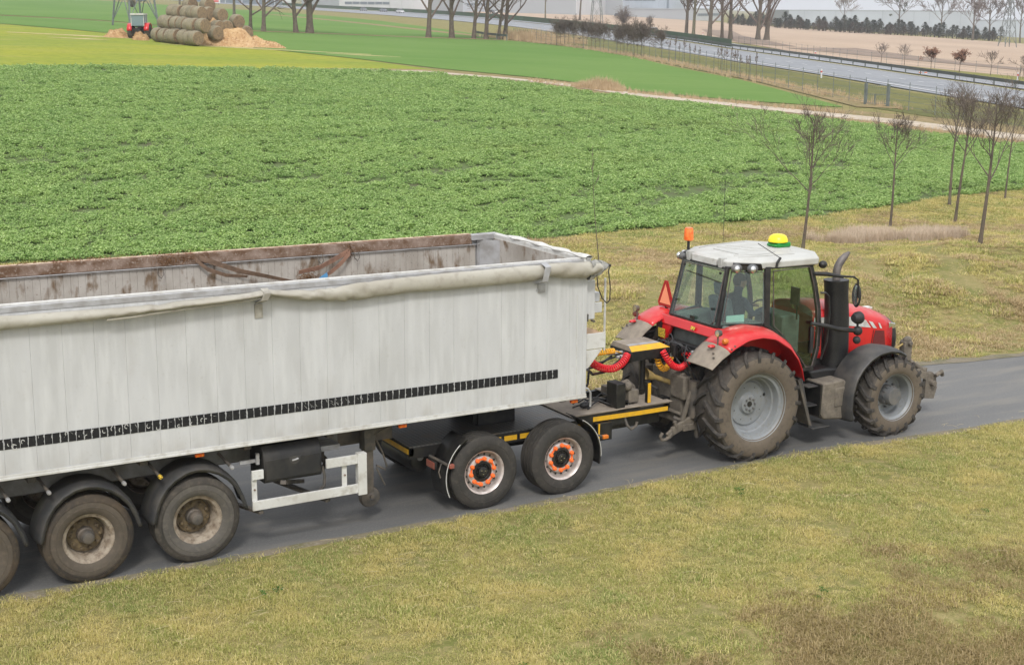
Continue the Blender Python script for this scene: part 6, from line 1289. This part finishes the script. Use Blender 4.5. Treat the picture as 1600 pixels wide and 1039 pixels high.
# ================================================================ bales, straw, far tractor
M['bale'] = mat('weathered_straw_bale', (.235, .205, .14), .95, c2=(.17, .15, .10), sc=1.2, c3=(.30, .25, .17), sc3=8, bump=.6, bsc=14)
M['baleface'] = mat('bale_end', (.27, .19, .115), .95, c2=(.17, .125, .08), sc=5, bump=.6, bsc=20)
M['baleorange'] = mat('broken_straw', (.50, .33, .17), .95, c2=(.38, .22, .10), sc=.9, c3=(.58, .42, .25), sc3=6, bump=.8, bsc=9)
BO = Vector((39.9, 128.0)); bu = Vector((.201, -.980)); bv = Vector((.980, .201)); RR = Vector((.8628, -.5056)); HH = Vector((.5056, .8628))     # along the near face, and away from the viewer
def bale_mesh(seed):
    q = random.Random(seed); b = MB(); R, L = .73, .94; pr = [(0, -L/2-.02)]+[(R*k_, -L/2-.03+.02*q.random()) for k_ in (.3, .6, .85)]+[(R*.80, -L/2+.0)]+[(R*k2*(1+q.uniform(-.015, .02)), -L/2+L*t) for t, k2 in ((.04, .89), (.13, .965), (.32, 1), (.5, 1.01), (.68, 1), (.87, .965), (.96, .89))]+[(R*.80, L/2-.0)]+[(R*k_, L/2+.03-.02*q.random()) for k_ in (.85, .6, .3)]+[(0, L/2+.02)]
    b.lathe(pr, (0, 0, 0), 'x', 22); b.v = [(x, y*(1+.03*sin(seed+3*z)), z*.95 if z < 0 else z) for x, y, z in b.v]; b.f = b.f
    me = b.mesh('hay_bale', [M['bale'], M['baleface']])
    for p in me.polygons:
        if abs(p.normal.x) > .8: p.material_index = 1
    return me
bms = [bale_mesh(i) for i in range(4)]
q = random.Random(77); bl = []
def bale(u, v, z, ang, lb):
    p = BO+bu*u+bv*v; o = bpy.data.objects.new('hay_bale', bms[q.randrange(4)]); COL.objects.link(o); g = Tz(p.x, p.y)
    o.location = (p.x, p.y, g+z); o.rotation_euler = (q.uniform(-.1, .1), q.uniform(-.06, .06), math.atan2(bu.y, bu.x)+ang); tag(o, lb, 'bale', 'round straw bales in the stack'); bl.append(o)
ordn = ['first', 'second', 'third', 'fourth', 'fifth', 'sixth', 'seventh']
for i in range(7): bale(.6+i*1.24, q.uniform(-.16, .16), .68+q.uniform(-.03, .06), .12+q.uniform(-.14, .14), f'round bale on the ground, {ordn[i]} from the red tractor in the front row')
for i in range(7): bale(.6+i*1.22, .75+q.uniform(-.16, .16), 1.85+q.uniform(-.05, .06), .12+q.uniform(-.14, .14), f'round bale in the second tier, {ordn[i]} from the red tractor')
for i in range(5): bale(1.0+i*1.22, 1.6+q.uniform(-.2, .2), 2.98+q.uniform(-.08, .08), .1+q.uniform(-.16, .16), f'round bale in the third tier, {ordn[i]} from the red tractor')
for u, v, z, a, lb in ((4.6, 3.3, 2.9, .2, 'big bale leaning out of the stack with its round end showing'), (5.2, 4.3, 2.85, .1, 'bale at the top corner of the stack showing its dark end'), (6.4, 3.0, 1.2, .1, 'bale sunk beside the loose straw heap'), (5.6, 4.6, 1.75, -.1, 'bale behind the loose straw heap, brown end out'), (5.0, 7.2, 1.25, -.1, 'last bale at the open end of the stack'),
                       (1.8, 3.0, 3.7, .2, 'bale on the very top of the stack beside the orange straw'), (3.4, 4.0, 3.7, .1, 'topmost bale toward the trees'), (4.8, 6.4, 2.3, 0, 'bale in the rear row behind the top corner bale'), (5.6, 3.7, 1.7, .1, 'bale carrying the top corner bale'), (5.2, 5.9, .75, .1, 'low bale half buried at the back of the loose straw')): bale(u, v, z, a, lb)
def heap(name, u, v, ru, rv, h, seed, label, m='baleorange'):
    q = random.Random(seed); p = Vector((u, v)); rows = []; n_ = 26; lump = [(q.uniform(-.8, .8), q.uniform(-.7, .7), q.uniform(.12, .3), q.uniform(.1, .38)) for _ in range(22)]
    b = MB()
    for i in range(n_+1):
        row = []
        for j in range(n_+1):
            x, y = -1+2*i/n_, -1+2*j/n_; r = math.hypot(x, y); z = max(0, 1-r**1.5)*(.6)+sum(a*math.exp(-((x-cx)**2+(y-cy)**2)/w**2) for cx, cy, w, a in lump)*max(0, 1-r*r)+q.uniform(-.03, .03)*(r < .95)
            P = p+RR*(x*ru)+HH*(y*rv); row.append((P.x, P.y, Tz(P.x, P.y)+z*h-.08))
        rows.append(row)
    b.grid(rows)
    for _ in range(700):
        x, y = q.uniform(-.9, .9), q.uniform(-.9, .9)
        if x*x+y*y > .85: continue
        i, j = int((x+1)/2*n_), int((y+1)/2*n_); c = Vector(rows[i][j]); d = Vector((q.gauss(0, 1), q.gauss(0, 1), q.gauss(0, .6))).normalized()*q.uniform(.12, .3); b.add([c-d*.6, c+Vector((0, 0, .07)), c+d*.6], [(0, 1, 2)])
    o = b.build(name, M[m], smooth=30); return tag(o, label, kind='stuff')
heap('straw_heap', 44.9, 123.6, 4.7, 2.0, 2.1, 1, 'big heap of loose orange straw spilled at the end of the bale stack')
heap('straw_heap', 48.3, 122.4, 3.2, 1.4, .8, 2, 'low trail of loose straw running on from the big heap')
heap('straw_heap', 38.3, 135.6, 1.5, 1.2, 1.0, 3, 'reddish straw heap beside the far red tractor')
heap('straw_heap', 39.3, 130.6, .9, .8, .9, 4, 'small straw pile at the wheel of the far red tractor')
heap('straw_heap', 43.4, 127.8, 1.0, .8, .5, 5, 'handful of orange straw on top of the bale stack'); bpy.data.objects[-1] if 0 else None
for o in list(bpy.data.objects):
    if o.get('label', '').startswith('handful of orange straw'): o.location.z += 4.7
M['strawfloor'] = grassmat('scattered_straw_on_grass', ((.48, .39, .20), (.30, .30, .07), (.55, .44, .27)), .5, 3, (.2, .17, .05))
PO = Vector((43.2, 122.4))
def patch(u0, u1, v, w, seed):
    A = [PO+RR*lerp(u0, u1, t)+HH*(v-w*(.4+.6*sin(pi*t))*(1+.3*sin(9*t+seed))) for t in np.linspace(0, 1, 14)]; B = [PO+RR*lerp(u0, u1, t)+HH*(v+w*(.4+.6*sin(pi*t))*(1+.3*cos(8*t+seed))) for t in np.linspace(0, 1, 14)]
    strip('straw_patch', [tuple(a) for a in A], [tuple(a) for a in B], M['strawfloor'], 40, 4, .02)
patch(-22, -8, 8.5, 1.4, 1); patch(-15.5, -9.5, 1.0, .9, 2); patch(12, 19, -4, .7, 3); patch(-4, 16, -1.6, .9, 4)
# far red tractor
def far_tractor(p, label):
    r_ = empty('farm_tractor', (*p, Tz(*p)), label, 'tractor'); r_.rotation_euler.z = 1.05; r_.scale = (.86, .86, .86)
    b = MB(); b.box(-.1, 1.6, -.55, .55, 1.35, 1.5); 
    b.prism([(-.8, 1.5), (-.9, 2.75), (.75, 2.75), (.9, 1.5)], -.72, .72, 'xz'); child(b, 'cab_glass', mat('pale_far_glass', (.20, .27, .30), .25), r_)
    b = MB(); b.box(-1.0, .9, -.8, .8, 2.75, 2.92); child(b, 'roof', M['white'], r_)
    b = MB()
    for x in (-.82, -.05, .80):
        for y in (-.73, .73): b.box(x-.05, x+.05, y-.04, y+.04, 1.45, 2.76)
    child(b, 'pillar', M['rooflt'], r_)
    b = MB(); b.prism([(.8, 1.0), (.8, 1.75), (2.4, 1.55), (2.5, 1.0)], -.4, .4, 'xz'); child(b, 'hood', M['red'], r_)
    for s in (-1, 1):
        b = MB(); P = [[(.95*cos(a), y*s, .85+.95*sin(a)) for y in (.72, 1.3)] for a in np.linspace(.3, pi-.1, 12)]; b.grid(P); f_ = child(b, 'fender', M['red'], r_); 
        d = f_.modifiers.new('s', 'SOLIDIFY'); d.thickness = .06
        b = MB(); b.lathe([(0, -.2), (.45, -.2), (.5, -.28), (.80, -.28), (.85, -.2), (.85, .2), (.80, .28), (0, .28)], (0, s*1.0, .85), 'y', 28); w_ = child(b, 'wheel', M['tread'], r_)
        b = MB(); b.lathe([(0, -.30*s), (.42, -.30*s), (.46, -.25*s)], (0, s*1.0, .85), 'y', 20); child(b, 'rim', M['rimgrey'], w_)
        b = MB(); b.lathe([(0, -.18), (.6, -.18), (.64, -.1), (.64, .1), (.6, .18), (0, .18)], (2.05, s*.85, .64), 'y', 24); child(b, 'wheel', M['tread'], r_)
    b = MB(); b.box(-1.1, 2.3, -.35, .35, .5, 1.2); child(b, 'chassis', M['black'], r_)
pt = Vector((40.3, 134.4)); far_tractor((pt.x, pt.y), 'small red tractor with pale cab parked at the end of the bale stack')
# ================================================================ pylons
M['galv'] = mat('galvanised_steel', (.20, .225, .215), .6, .3, c2=(.14, .155, .15), sc=2)
def pylon(loc, w, h, leg, label, rot=.7854, arms=True, g='lattice pylons', panel=4.2):
    r_ = empty('pylon', loc, label, 'pylon', g); q4 = [Vector((cos(rot+i*pi/2), sin(rot+i*pi/2))) for i in range(4)]
    W_ = lambda z: w/2*math.sqrt(2)*(1-.80*min(1, z/(h*.72)))+.02*w
    def pt(i, z): return (q4[i % 4].x*W_(z), q4[i % 4].y*W_(z), z)
    for i in range(4): b = MB(); b.tube([pt(i, -.2), pt(i, h*.72), pt(i, h)], [leg, leg*.8, leg*.5], 4, False); child(b, 'leg', M['galv'], r_)
    z = .8; n_ = 0
    while z < h-1:
        z2 = min(h, z+max(1.2, panel*(1-.6*z/h)))
        for i in range(4):
            b = MB(); b.tube([pt(i, z), pt(i+1, z2)], leg*.45, 4, False); b.tube([pt(i+1, z), pt(i, z2)], leg*.45, 4, False); child(b, 'brace', M['galv'], r_)
        z = z2
    if arms:
        for zz, L in ((h*.72, 4.5), (h*.83, 3.6), (h*.94, 2.8)): b = MB(); b.tube([(-L, 0, zz), (0, 0, zz+.7), (L, 0, zz)], leg*.5, 4, False); b.tube([(-L, 0, zz), (L, 0, zz)], leg*.5, 4, False); child(b, 'cross_arm', M['galv'], r_)
    return r_
pp = Vector((52.0, 176.0)); pylon((pp.x, pp.y, Tz(pp.x, pp.y)), 4.1, 26, .15, 'grey lattice pylon standing beside the bale stack and far tractor', rot=1.04+pi, panel=6.5)
pylon((243.6, 357.0, Tz(243.6, 357.0)), 3.2, 24, .10, 'thin lattice pylon in front of the white hall', rot=.4); pylon((339.8, 286.0, Tz(339.8, 286.0)), 3.6, 22, .12, 'pale lattice pylon foot in the tan field by the evergreen belt', rot=.5)
for p_ in ((339.8, 286.0),):
    b = MB(); b.tube([(p_[0], p_[1], Tz(*p_)), (p_[0], p_[1], Tz(*p_)+2.6)], 1.2, 8)
# ================================================================ motorway furniture
def fence(P, n, h, label, r=.026, wires=5):
    A_ = arcs(P, n); p0 = A_[0]; r_ = empty('wire_fence', (p0[0], p0[1], Tz(*p0)), label, 'fence'); b0 = MB(); b0.tube([(0, 0, -.2), (.0, 0, h)], r, 5); me = b0.mesh('post', M['galv'])
    for p in A_: o = bpy.data.objects.new('post', me); COL.objects.link(o); o.parent = r_; z = Tz(*p); o.location = (p[0]-p0[0], p[1]-p0[1], z-r_.location.z)
    for k_ in range(wires): b = MB(); z0 = h*(k_+.6)/wires; b.tube([(p[0], p[1], Tz(*p)+z0) for p in A_], .012, 3, False); b.build('wire', M['galv'], r_, smooth=0)
fence([(112, 176), (106.5, 160), (104.4, 148), (98.2, 126.9), (87.5, 102.0), (81.2, 88.2), (76.8, 76.7), (72.7, 66.1), (70.9, 61.8)], 38, 1.9, 'wire mesh fence with thin posts between the green field and the motorway')
fence([(71.6, 60.4), (70.7, 57.5), (69.3, 51.4), (68.3, 45.4), (66.7, 37.2), (65, 26)], 12, 1.9, 'short run of wire fence past the mesh gate toward the young trees')
fence([(178.3, 209.1), (165.7, 178.7), (150.0, 147.9), (146.0, 127.6), (144.9, 111.6), (142.1, 95.3), (136, 75)], 38, 1.55, 'wire fence with thin posts along the tan ploughed field', wires=4)
# mesh gate
g0, g1 = Vector((70.9, 61.8)), Vector((71.9, 59.9)); gz = Tz(g0.x, g0.y); gt = empty('mesh_gate', (g0.x, g0.y, gz), 'grey wire mesh gate in the motorway fence', 'gate'); g1 = g0+(g1-g0).normalized()*1.62
for p in (g0, g1): b = MB(); b.box(p.x-.09, p.x+.09, p.y-.09, p.y+.09, gz-.1, gz+1.5); b.build('post', M['galv'], gt)
for z in (.12, .75, 1.38): b = MB(); b.beam((g0.x, g0.y, gz+z), (g1.x, g1.y, gz+z), .04, .04); b.build('cross_bar', M['galv'], gt)
pm_ = g0.lerp(g1, .42); b = MB(); b.box(pm_.x-.04, pm_.x+.04, pm_.y-.04, pm_.y+.04, gz, gz+.78); b.build('middle_post', M['galv'], gt)
for i in range(11): p = g0.lerp(g1, (i+.5)/11); b = MB(); b.tube([(p.x, p.y, gz+.1), (p.x, p.y, gz+1.4)], .009, 4, False); b.build('mesh_wire', M['galv'], gt)
# guard rails
def guardrail(P, n, label, zr=.72, two=True):
    A_ = arcs(P, n*3); p0 = A_[0]; r_ = empty('guard_rail', (p0[0], p0[1], Tz(*p0)), label, 'guard rail'); b = MB(); d = A_[1]-A_[0]
    for k_ in ((-.1, .1) if two else (0,)):
        b = MB(); rows = [[(p[0]+k_, p[1], Tz(*p)+.16+z) for z in (zr-.32, zr-.22, zr-.16, zr-.06, zr)] for p in A_]; b.grid(rows); o = b.build('rail', M['galv2'], r_, smooth=0, solid=.05)
    b0 = MB(); b0.box(-.05, .05, -.05, .05, 0, zr+.1); me = b0.mesh('post', M['galv'])
    for p in A_[::3]: o = bpy.data.objects.new('post', me); COL.objects.link(o); o.parent = r_; o.location = (p[0]-p0[0], p[1]-p0[1], Tz(*p)+.1-r_.location.z)
M['galv2'] = mat('dull_guard_rail', (.085, .095, .088), .6, .2, c2=(.06, .07, .06), sc=.6)
guardrail([(x+1.3, y) for x, y in hw_mid[5:]], 62, 'long steel guard rail on the motorway median')
guardrail([(104.5, 170.5), (105.2, 178), (108, 186), (113.5, 196)], 8, 'curved rail beside the ditch at the end of the tree row', zr=.8, two=False)
# green noise screen on the median
A_ = arcs([(x+1.5, y) for x, y in [(262.8, 660), (260.8, 560.5), (236.2, 458.2), (207.3, 349.2), (188.4, 279.9), (176.2, 242.2), (165.6, 210.9), (153.0, 181.5)]], 41); r_ = empty('green_screen', (A_[-1][0], A_[-1][1], Tz(*A_[-1])), 'dark green glare screen on the motorway median', 'screen')
M['scr'] = mat('green_screen_slats', (.035, .085, .035), .8, c2=(.055, .075, .045), sc=.15)
for i in range(40):
    p, q_ = A_[i], A_[i+1]; b = MB(); b.beam((p[0], p[1], Tz(*p)+1.0), (q_[0]*.99+p[0]*.01, q_[1]*.99+p[1]*.01, Tz(*q_)+1.0), .12, 1.25); b.build('screen_panel', M['scr'], r_, smooth=0)
# delineator posts
M['delr'] = mat('red_reflector', (.6, .06, .04), .5)
for i, (p, lb) in enumerate((((94.0, 92.1), 'white delineator post with red band on the near motorway verge'), ((144.3, 149.3), 'white delineator post on the far verge before the tan field'), ((203.0, 252.4), 'small white delineator post at the foot of the motorway trees'), ((127.7, 97.6), 'white and red delineator post at the edge of the far verge'))):
    o = empty('delineator_post', (*p, Tz(*p)+.1), lb, 'post', 'motorway delineator posts'); h = .85 if i == 0 else 1.0; b = MB(); b.prism([(-.07, -.05), (.07, -.05), (.05, .06), (-.05, .06)], 0, h, 'xy'); child(b, 'body', M['line'], o)
    b = MB(); b.box(-.075, .075, -.055, .06, h*.62, h*.80); child(b, 'red_band', M['delr'], o)
for p, lb in (((123.9, 108.5), 'small white and orange verge marker beside the carriageway'), ((125.2, 108.9), 'second small orange verge marker, standing right behind the white one')):
    o = empty('verge_marker', (*p, Tz(*p)+.1), lb, 'marker'); b = MB(); b.lathe([(.16, 0), (.16, .22), (.12, .34), (0, .38)], (0, 0, 0), 'z', 10); child(b, 'body', M['line'], o); b = MB(); b.lathe([(.17, .1), (.17, .2)], (0, 0, 0), 'z', 10); child(b, 'orange_band', M['orange'], o)
# cars
M['cwin'] = mat('dark_car_glass', (.03, .035, .04), .1)
def car(p, ang, col, label, s=1, name='car'):
    o = empty(name, (*p, Tz(*p)+.18), label, 'car', 'cars on the motorway'); o.rotation_euler.z = ang; o.scale = (s, s, s)
    m = mat('car_paint', col, .3)
    b = MB(); b.prism([(-2.15, .35), (-2.15, .85), (-1.95, .95), (1.0, .92), (2.0, .75), (2.15, .6), (2.15, .32)], -.86, .86, 'xz'); b.build('body', m, None, org=(0, 0, 0), bevel=.08).parent = o
    b = MB(); lo = [(-1.75, -.78, .92), (1.05, -.78, .90), (1.05, .78, .90), (-1.75, .78, .92)]; hi = [(-1.2, -.62, 1.42), (.35, -.62, 1.42), (.35, .62, 1.42), (-1.2, .62, 1.42)]; b.hexa(lo, hi); child(b, 'windows', M['cwin'], o)
    b = MB(); b.hexa([(-1.3, -.64, 1.40), (.4, -.64, 1.40), (.4, .64, 1.40), (-1.3, .64, 1.40)], [(-1.1, -.58, 1.47), (.2, -.58, 1.47), (.2, .58, 1.47), (-1.1, .58, 1.47)]); child(b, 'roof', m, o)
    for x in (-1.3, 1.3):
        for y in (-.8, .8): b = MB(); b.lathe([(0, -.1), (.26, -.1), (.31, -.08), (.31, .08), (.26, .1), (0, .1)], (x, y, .31), 'y', 14); child(b, 'wheel', M['tyredk'], o)
    for y in (-.6, .6): b = MB(); b.box(2.08, 2.17, y-.18, y+.18, .58, .70); child(b, 'headlight', M['chrome'], o)
for p, a, c, lb in (((242, 519), -1.7, (.18, .19, .20), 'dark grey car, first of three on the far carriageway'), ((241.5, 500), -1.7, (.16, .17, .2), 'dark car in the middle of three on the far carriageway'), ((229, 460), -1.7, (.6, .6, .6), 'white car, last of three on the far carriageway'), ((187.8, 250.2), -1.95, (.72, .72, .70), 'white car behind the green screen beyond the sapling clumps'), ((239, 410), -1.8, (.6, .6, .58), 'pale car seen between the bare trunks on the second carriageway'), ((150, 505), -2.4, (.08, .13, .22), 'blue car on the road beyond the pylon')):
    car(p, a, c, lb)
# ================================================================ warehouses and the built-up edge
M['wh'] = mat('white_cladding', (.60, .61, .62), .6, c2=(.54, .55, .57), sc=.05); M['wg'] = mat('blue_grey_cladding', (.44, .475, .52), .6, c2=(.40, .43, .47), sc=.05); M['wr'] = mat('grey_roof_edge', (.33, .35, .37), .7); M['wwin'] = mat('strip_glazing', (.16, .19, .22), .3)
def hall(a, b_, dep, h, m, label, bays=12, ribbon=None, door=None, name='warehouse', z0=None, roofm='wr', seams=True):
    a, b_ = Vector(a), Vector(b_); d = (b_-a).normalized(); nrm = Vector((d.y, -d.x));
    if nrm.dot(Vector((CP[0], CP[1]))-a) > 0: nrm = -nrm
    z = (min(Tz(a.x, a.y), Tz(b_.x, b_.y))-1.5) if z0 is None else z0; H = h+1.5; L = (b_-a).length; r_ = empty(name, (a.x, a.y, z), label, name.split('_')[-1] if '_' in name else name); r_.rotation_euler.z = math.atan2(d.y, d.x)
    s = 1 if (Vector((-d.y, d.x)).dot(nrm) > 0) else -1
    B_ = lambda x0, x1, y0, y1, z0_, z1_: MB().box(x0, x1, min(s*y0, s*y1), max(s*y0, s*y1), z0_, z1_)
    n_ = bays; w = L/n_
    for i in range(n_): child(B_(i*w+.06, (i+1)*w-.06, 0, .4, 0, H), 'wall_panel', m, r_, smooth=0)
    child(B_(0, L, .2, dep, 0, H-.3), 'hall', M['wr'], r_, smooth=0)
    child(B_(-.2, L+.2, -.1, dep, H-.25, H+.25), 'roof', M[roofm], r_, smooth=0)
    if ribbon:
        for x0, x1, z0_, z1_ in ribbon:
            k_ = max(1, int((x1-x0)*L/4)); 
            for j in range(k_): u0 = lerp(x0, x1, j/k_)*L+.2; child(B_(u0, u0+(x1-x0)*L/k_-.4, -.08, .05, 1.5+z0_, 1.5+z1_), 'window', M['wwin'], r_, smooth=0)
    if door:
        for x0, wd, hd in door: child(B_(x0*L, x0*L+wd, -.08, .05, 1.5, 1.5+hd), 'door', M['wwin'], r_, smooth=0)
    return r_
hall((351, 535), (399, 575), 40, 9, M['wh'], 'low plain white hall left of the grey factory', 8)
hall((390, 556), (455, 590), 60, 13.5, M['wg'], 'tall blue-grey factory with a strip window and a narrow glazed tower', 12, ribbon=[(.02, .45, 8.2, 9.4)], door=[(.62, 2.2, 11)])
hall((400, 515), (452, 560), 30, 5.5, M['wh'], 'low pale building beside the motorway trees', 8, ribbon=[(.1, .9, 2.5, 3.6)])
hall((480, 545), (560, 500), 60, 11.5, M['wg'], 'pale grey warehouse with a bowed roofline behind the trees', 12)
hall((545, 560), (690, 430), 80, 14.5, M['wg'], 'very long pale warehouse behind the evergreen belt', 22, door=[(.55, 6, 2)])
hall((660, 395), (715, 330), 60, 9, M['wh'], 'pale warehouse beyond the far pylon', 8)
hall((285, 640), (345, 655), 30, 8, M['wh'], 'pale industrial hall above the tree row', 8, ribbon=[(.05, .5, 3, 4.2)])
hall((330, 600), (372, 608), 25, 6.5, M['wg'], 'grey low workshop between the bare trunks', 6, ribbon=[(.05, .95, 3, 4)])
hall((225, 690), (282, 690), 30, 6, M['wh'], 'white hall behind the parked cars near the billboard', 7, ribbon=[(.3, .9, .5, 3)], door=[(.1, 4, 4)])
hall((120, 650), (180, 700), 25, 5, M['wg'], 'low grey building far beyond the bale stack', 6)
# white sheds and parked vehicles in front of the factory
for i, (p, c, lb) in enumerate((((352, 505), (.05, .06, .07), 'dark car parked before the factory'), ((362, 512), (.05, .12, .32), 'blue van parked before the factory'), ((300, 520), (.06, .06, .07), 'dark car parked outside the low workshop'), ((307, 528), (.5, .5, .5), 'white car parked outside the low workshop'))): car(p, .8, c, lb)
M['bush'] = mat('bush_twigs', (.15, .115, .085), .95, c2=(.10, .075, .055), sc=1)
# far shrub in the tan field
def shrub(p, r, h, n_, seed, label, name='shrub', m='bush', group=None):
    q = random.Random(seed); b = MB(); o = empty(name, (*p, Tz(*p)), label, 'shrub', group)
    for i in range(n_):
        a = q.uniform(0, 6.28); el = q.uniform(.3, 1.5); L = h*q.uniform(.5, 1.1); d = Vector((cos(a)*cos(el)*r/h, sin(a)*cos(el)*r/h, sin(el))); p1 = d*L*.5+Vector((q.gauss(0, .1), q.gauss(0, .1), 0))*h*.2; b.tube([(0, 0, 0), p1, d*L], [.05, .035, .02], 3, False)
        for j in range(4): e = p1.lerp(d*L, q.random()); b.tube([e, e+Vector((q.gauss(0, 1), q.gauss(0, 1), q.uniform(-.2, 1)))*h*.16], .022, 3, False)
    child(b, 'crown', M[m], o, smooth=0)
shrub((264.8, 373.4), 3.6, 5.5, 170, 3, 'round brown shrub standing in the tan field'); shrub((283, 385), 1.4, 2.6, 60, 4, 'small shrub to the side of the round brown one'); shrub((104, 357), 1.6, 2.4, 90, 6, 'pale bush on a straw mound behind the pylon', m='twigpale' if 0 else 'bush')
# evergreen belt: each tree of the front rows its own, with a trunk
M['conifer'] = mat('dark_pine_needles', (.095, .115, .08), .9, c2=(.14, .14, .095), sc=.4); M['conifer2'] = mat('brownish_scrub', (.20, .165, .12), .9, c2=(.14, .125, .08), sc=.3)
def conifer_proto(seed, h=5.5, m='conifer'):
    q = random.Random(seed); o = empty('pine_tree', (0, 0, 0)); b = MB(); b.tube([(0, 0, -.3), (0, 0, h*.9)], [.12, .03], 6); child(b, 'trunk', M['bark'], o); b = MB()
    for i in range(300):
        t = q.random()**.8; z = h*(.12+.88*t); r = (1-t**2)*1.25+.12; a = q.uniform(0, 6.28); rr = r*math.sqrt(q.random()); c = Vector((cos(a)*rr, sin(a)*rr, z)); u = Vector((cos(a), sin(a), q.uniform(-.3, .5))).normalized()*q.uniform(.25, .5); w = u.cross(Vector((0, 0, 1))).normalized()*.16; b.add([c-w, c+u*.5+Vector((0, 0, .1)), c+w, c-u*.2-Vector((0, 0, .15))], [(0, 1, 2, 3)])
    child(b, 'crown', M[m], o, smooth=0); return o
pr = [conifer_proto(1), conifer_proto(2, 6.2), conifer_proto(3, 4.2, 'conifer2')]
belt = arcs([(372, 455), (369, 432), (371, 410), (378, 394), (392, 396), (409, 393), (421, 382), (432, 372)], 84); q = random.Random(9)
for i, p in enumerate(belt):
    for row in (0, 1):
        x, y = p[0]+row*5+q.uniform(-1.5, 1.5), p[1]+row*4.5+q.uniform(-1.5, 1.5); k_ = q.choice((0, 1, 1, 2, 0, 2)); 
        src = pr[k_]
        if i < 3 and row == 0: c = pr[i]; c.location = (x, y, Tz(x, y))
        else: c = dup(src, None, (x, y, Tz(x, y)), (0, 0, q.uniform(0, 6))); c.parent = None
        s = q.uniform(.5, 1.12)*(.75 if i < 12 else 1); c.scale = (s*1.9, s*1.9, s*.92); tag(c, 'low brownish evergreen in the belt before the long warehouse' if 'brownish' in c.children[-1].active_material.name or k_ == 2 else 'dark green pine in the evergreen belt before the long warehouse', 'tree', 'evergreen belt trees')
# billboard
bb = Vector((196, 560)); z = Tz(*bb); r_ = empty('billboard', (bb.x, bb.y, z), 'red and white billboard beside the far carriageway', 'billboard')
b = MB(); b.box(bb.x-2.2, bb.x+2.2, bb.y-.1, bb.y+.1, z+.6, z+5.2); b.build('panel', M['line'], r_); b = MB(); b.box(bb.x-2.0, bb.x+2.0, bb.y-.16, bb.y-.105, z+2.2, z+4.9); b.build('red_field', mat('faded_red_print', (.65, .10, .09), .6), r_)
b = MB(); b.lathe([(.0, 0), (.8, 0)], (bb.x, bb.y-.17, z+3.7), 'y', 20); b.build('white_disc', M['line'], r_); b = MB(); b.box(bb.x-1.5, bb.x+1.5, bb.y-.16, bb.y-.105, z+1.0, z+1.7); b.build('red_band', bpy.data.materials['faded_red_print'], r_)
for dx in (-1.5, 1.5): b = MB(); b.box(bb.x+dx-.1, bb.x+dx+.1, bb.y-.05, bb.y+.15, z-.3, z+.6); b.build('post', M['galv'], r_)
# ================================================================ thin spring haze over the plain
zmin, zmax = float(TT(gx, gy).min())-1.5, float(TT(gx, gy).max())+32
hz = MB(); hz.box(float(gx.min())-30, float(gx.max())+30, float(gy.min())-30, float(gy.max())+30, zmin, zmax)
mh = bpy.data.materials.new('haze_air'); mh.use_nodes = True; mh.node_tree.nodes.clear()
pv = mh.node_tree.nodes.new('ShaderNodeVolumePrincipled'); pv.inputs['Density'].default_value = .00027; pv.inputs['Color'].default_value = (.93, .95, 1, 1)
mo = mh.node_tree.nodes.new('ShaderNodeOutputMaterial'); mh.node_tree.links.new(pv.outputs[0], mo.inputs['Volume'])
tag(hz.build('haze', mh, smooth=0), kind='stuff')
SC.cycles.volume_bounces = 0
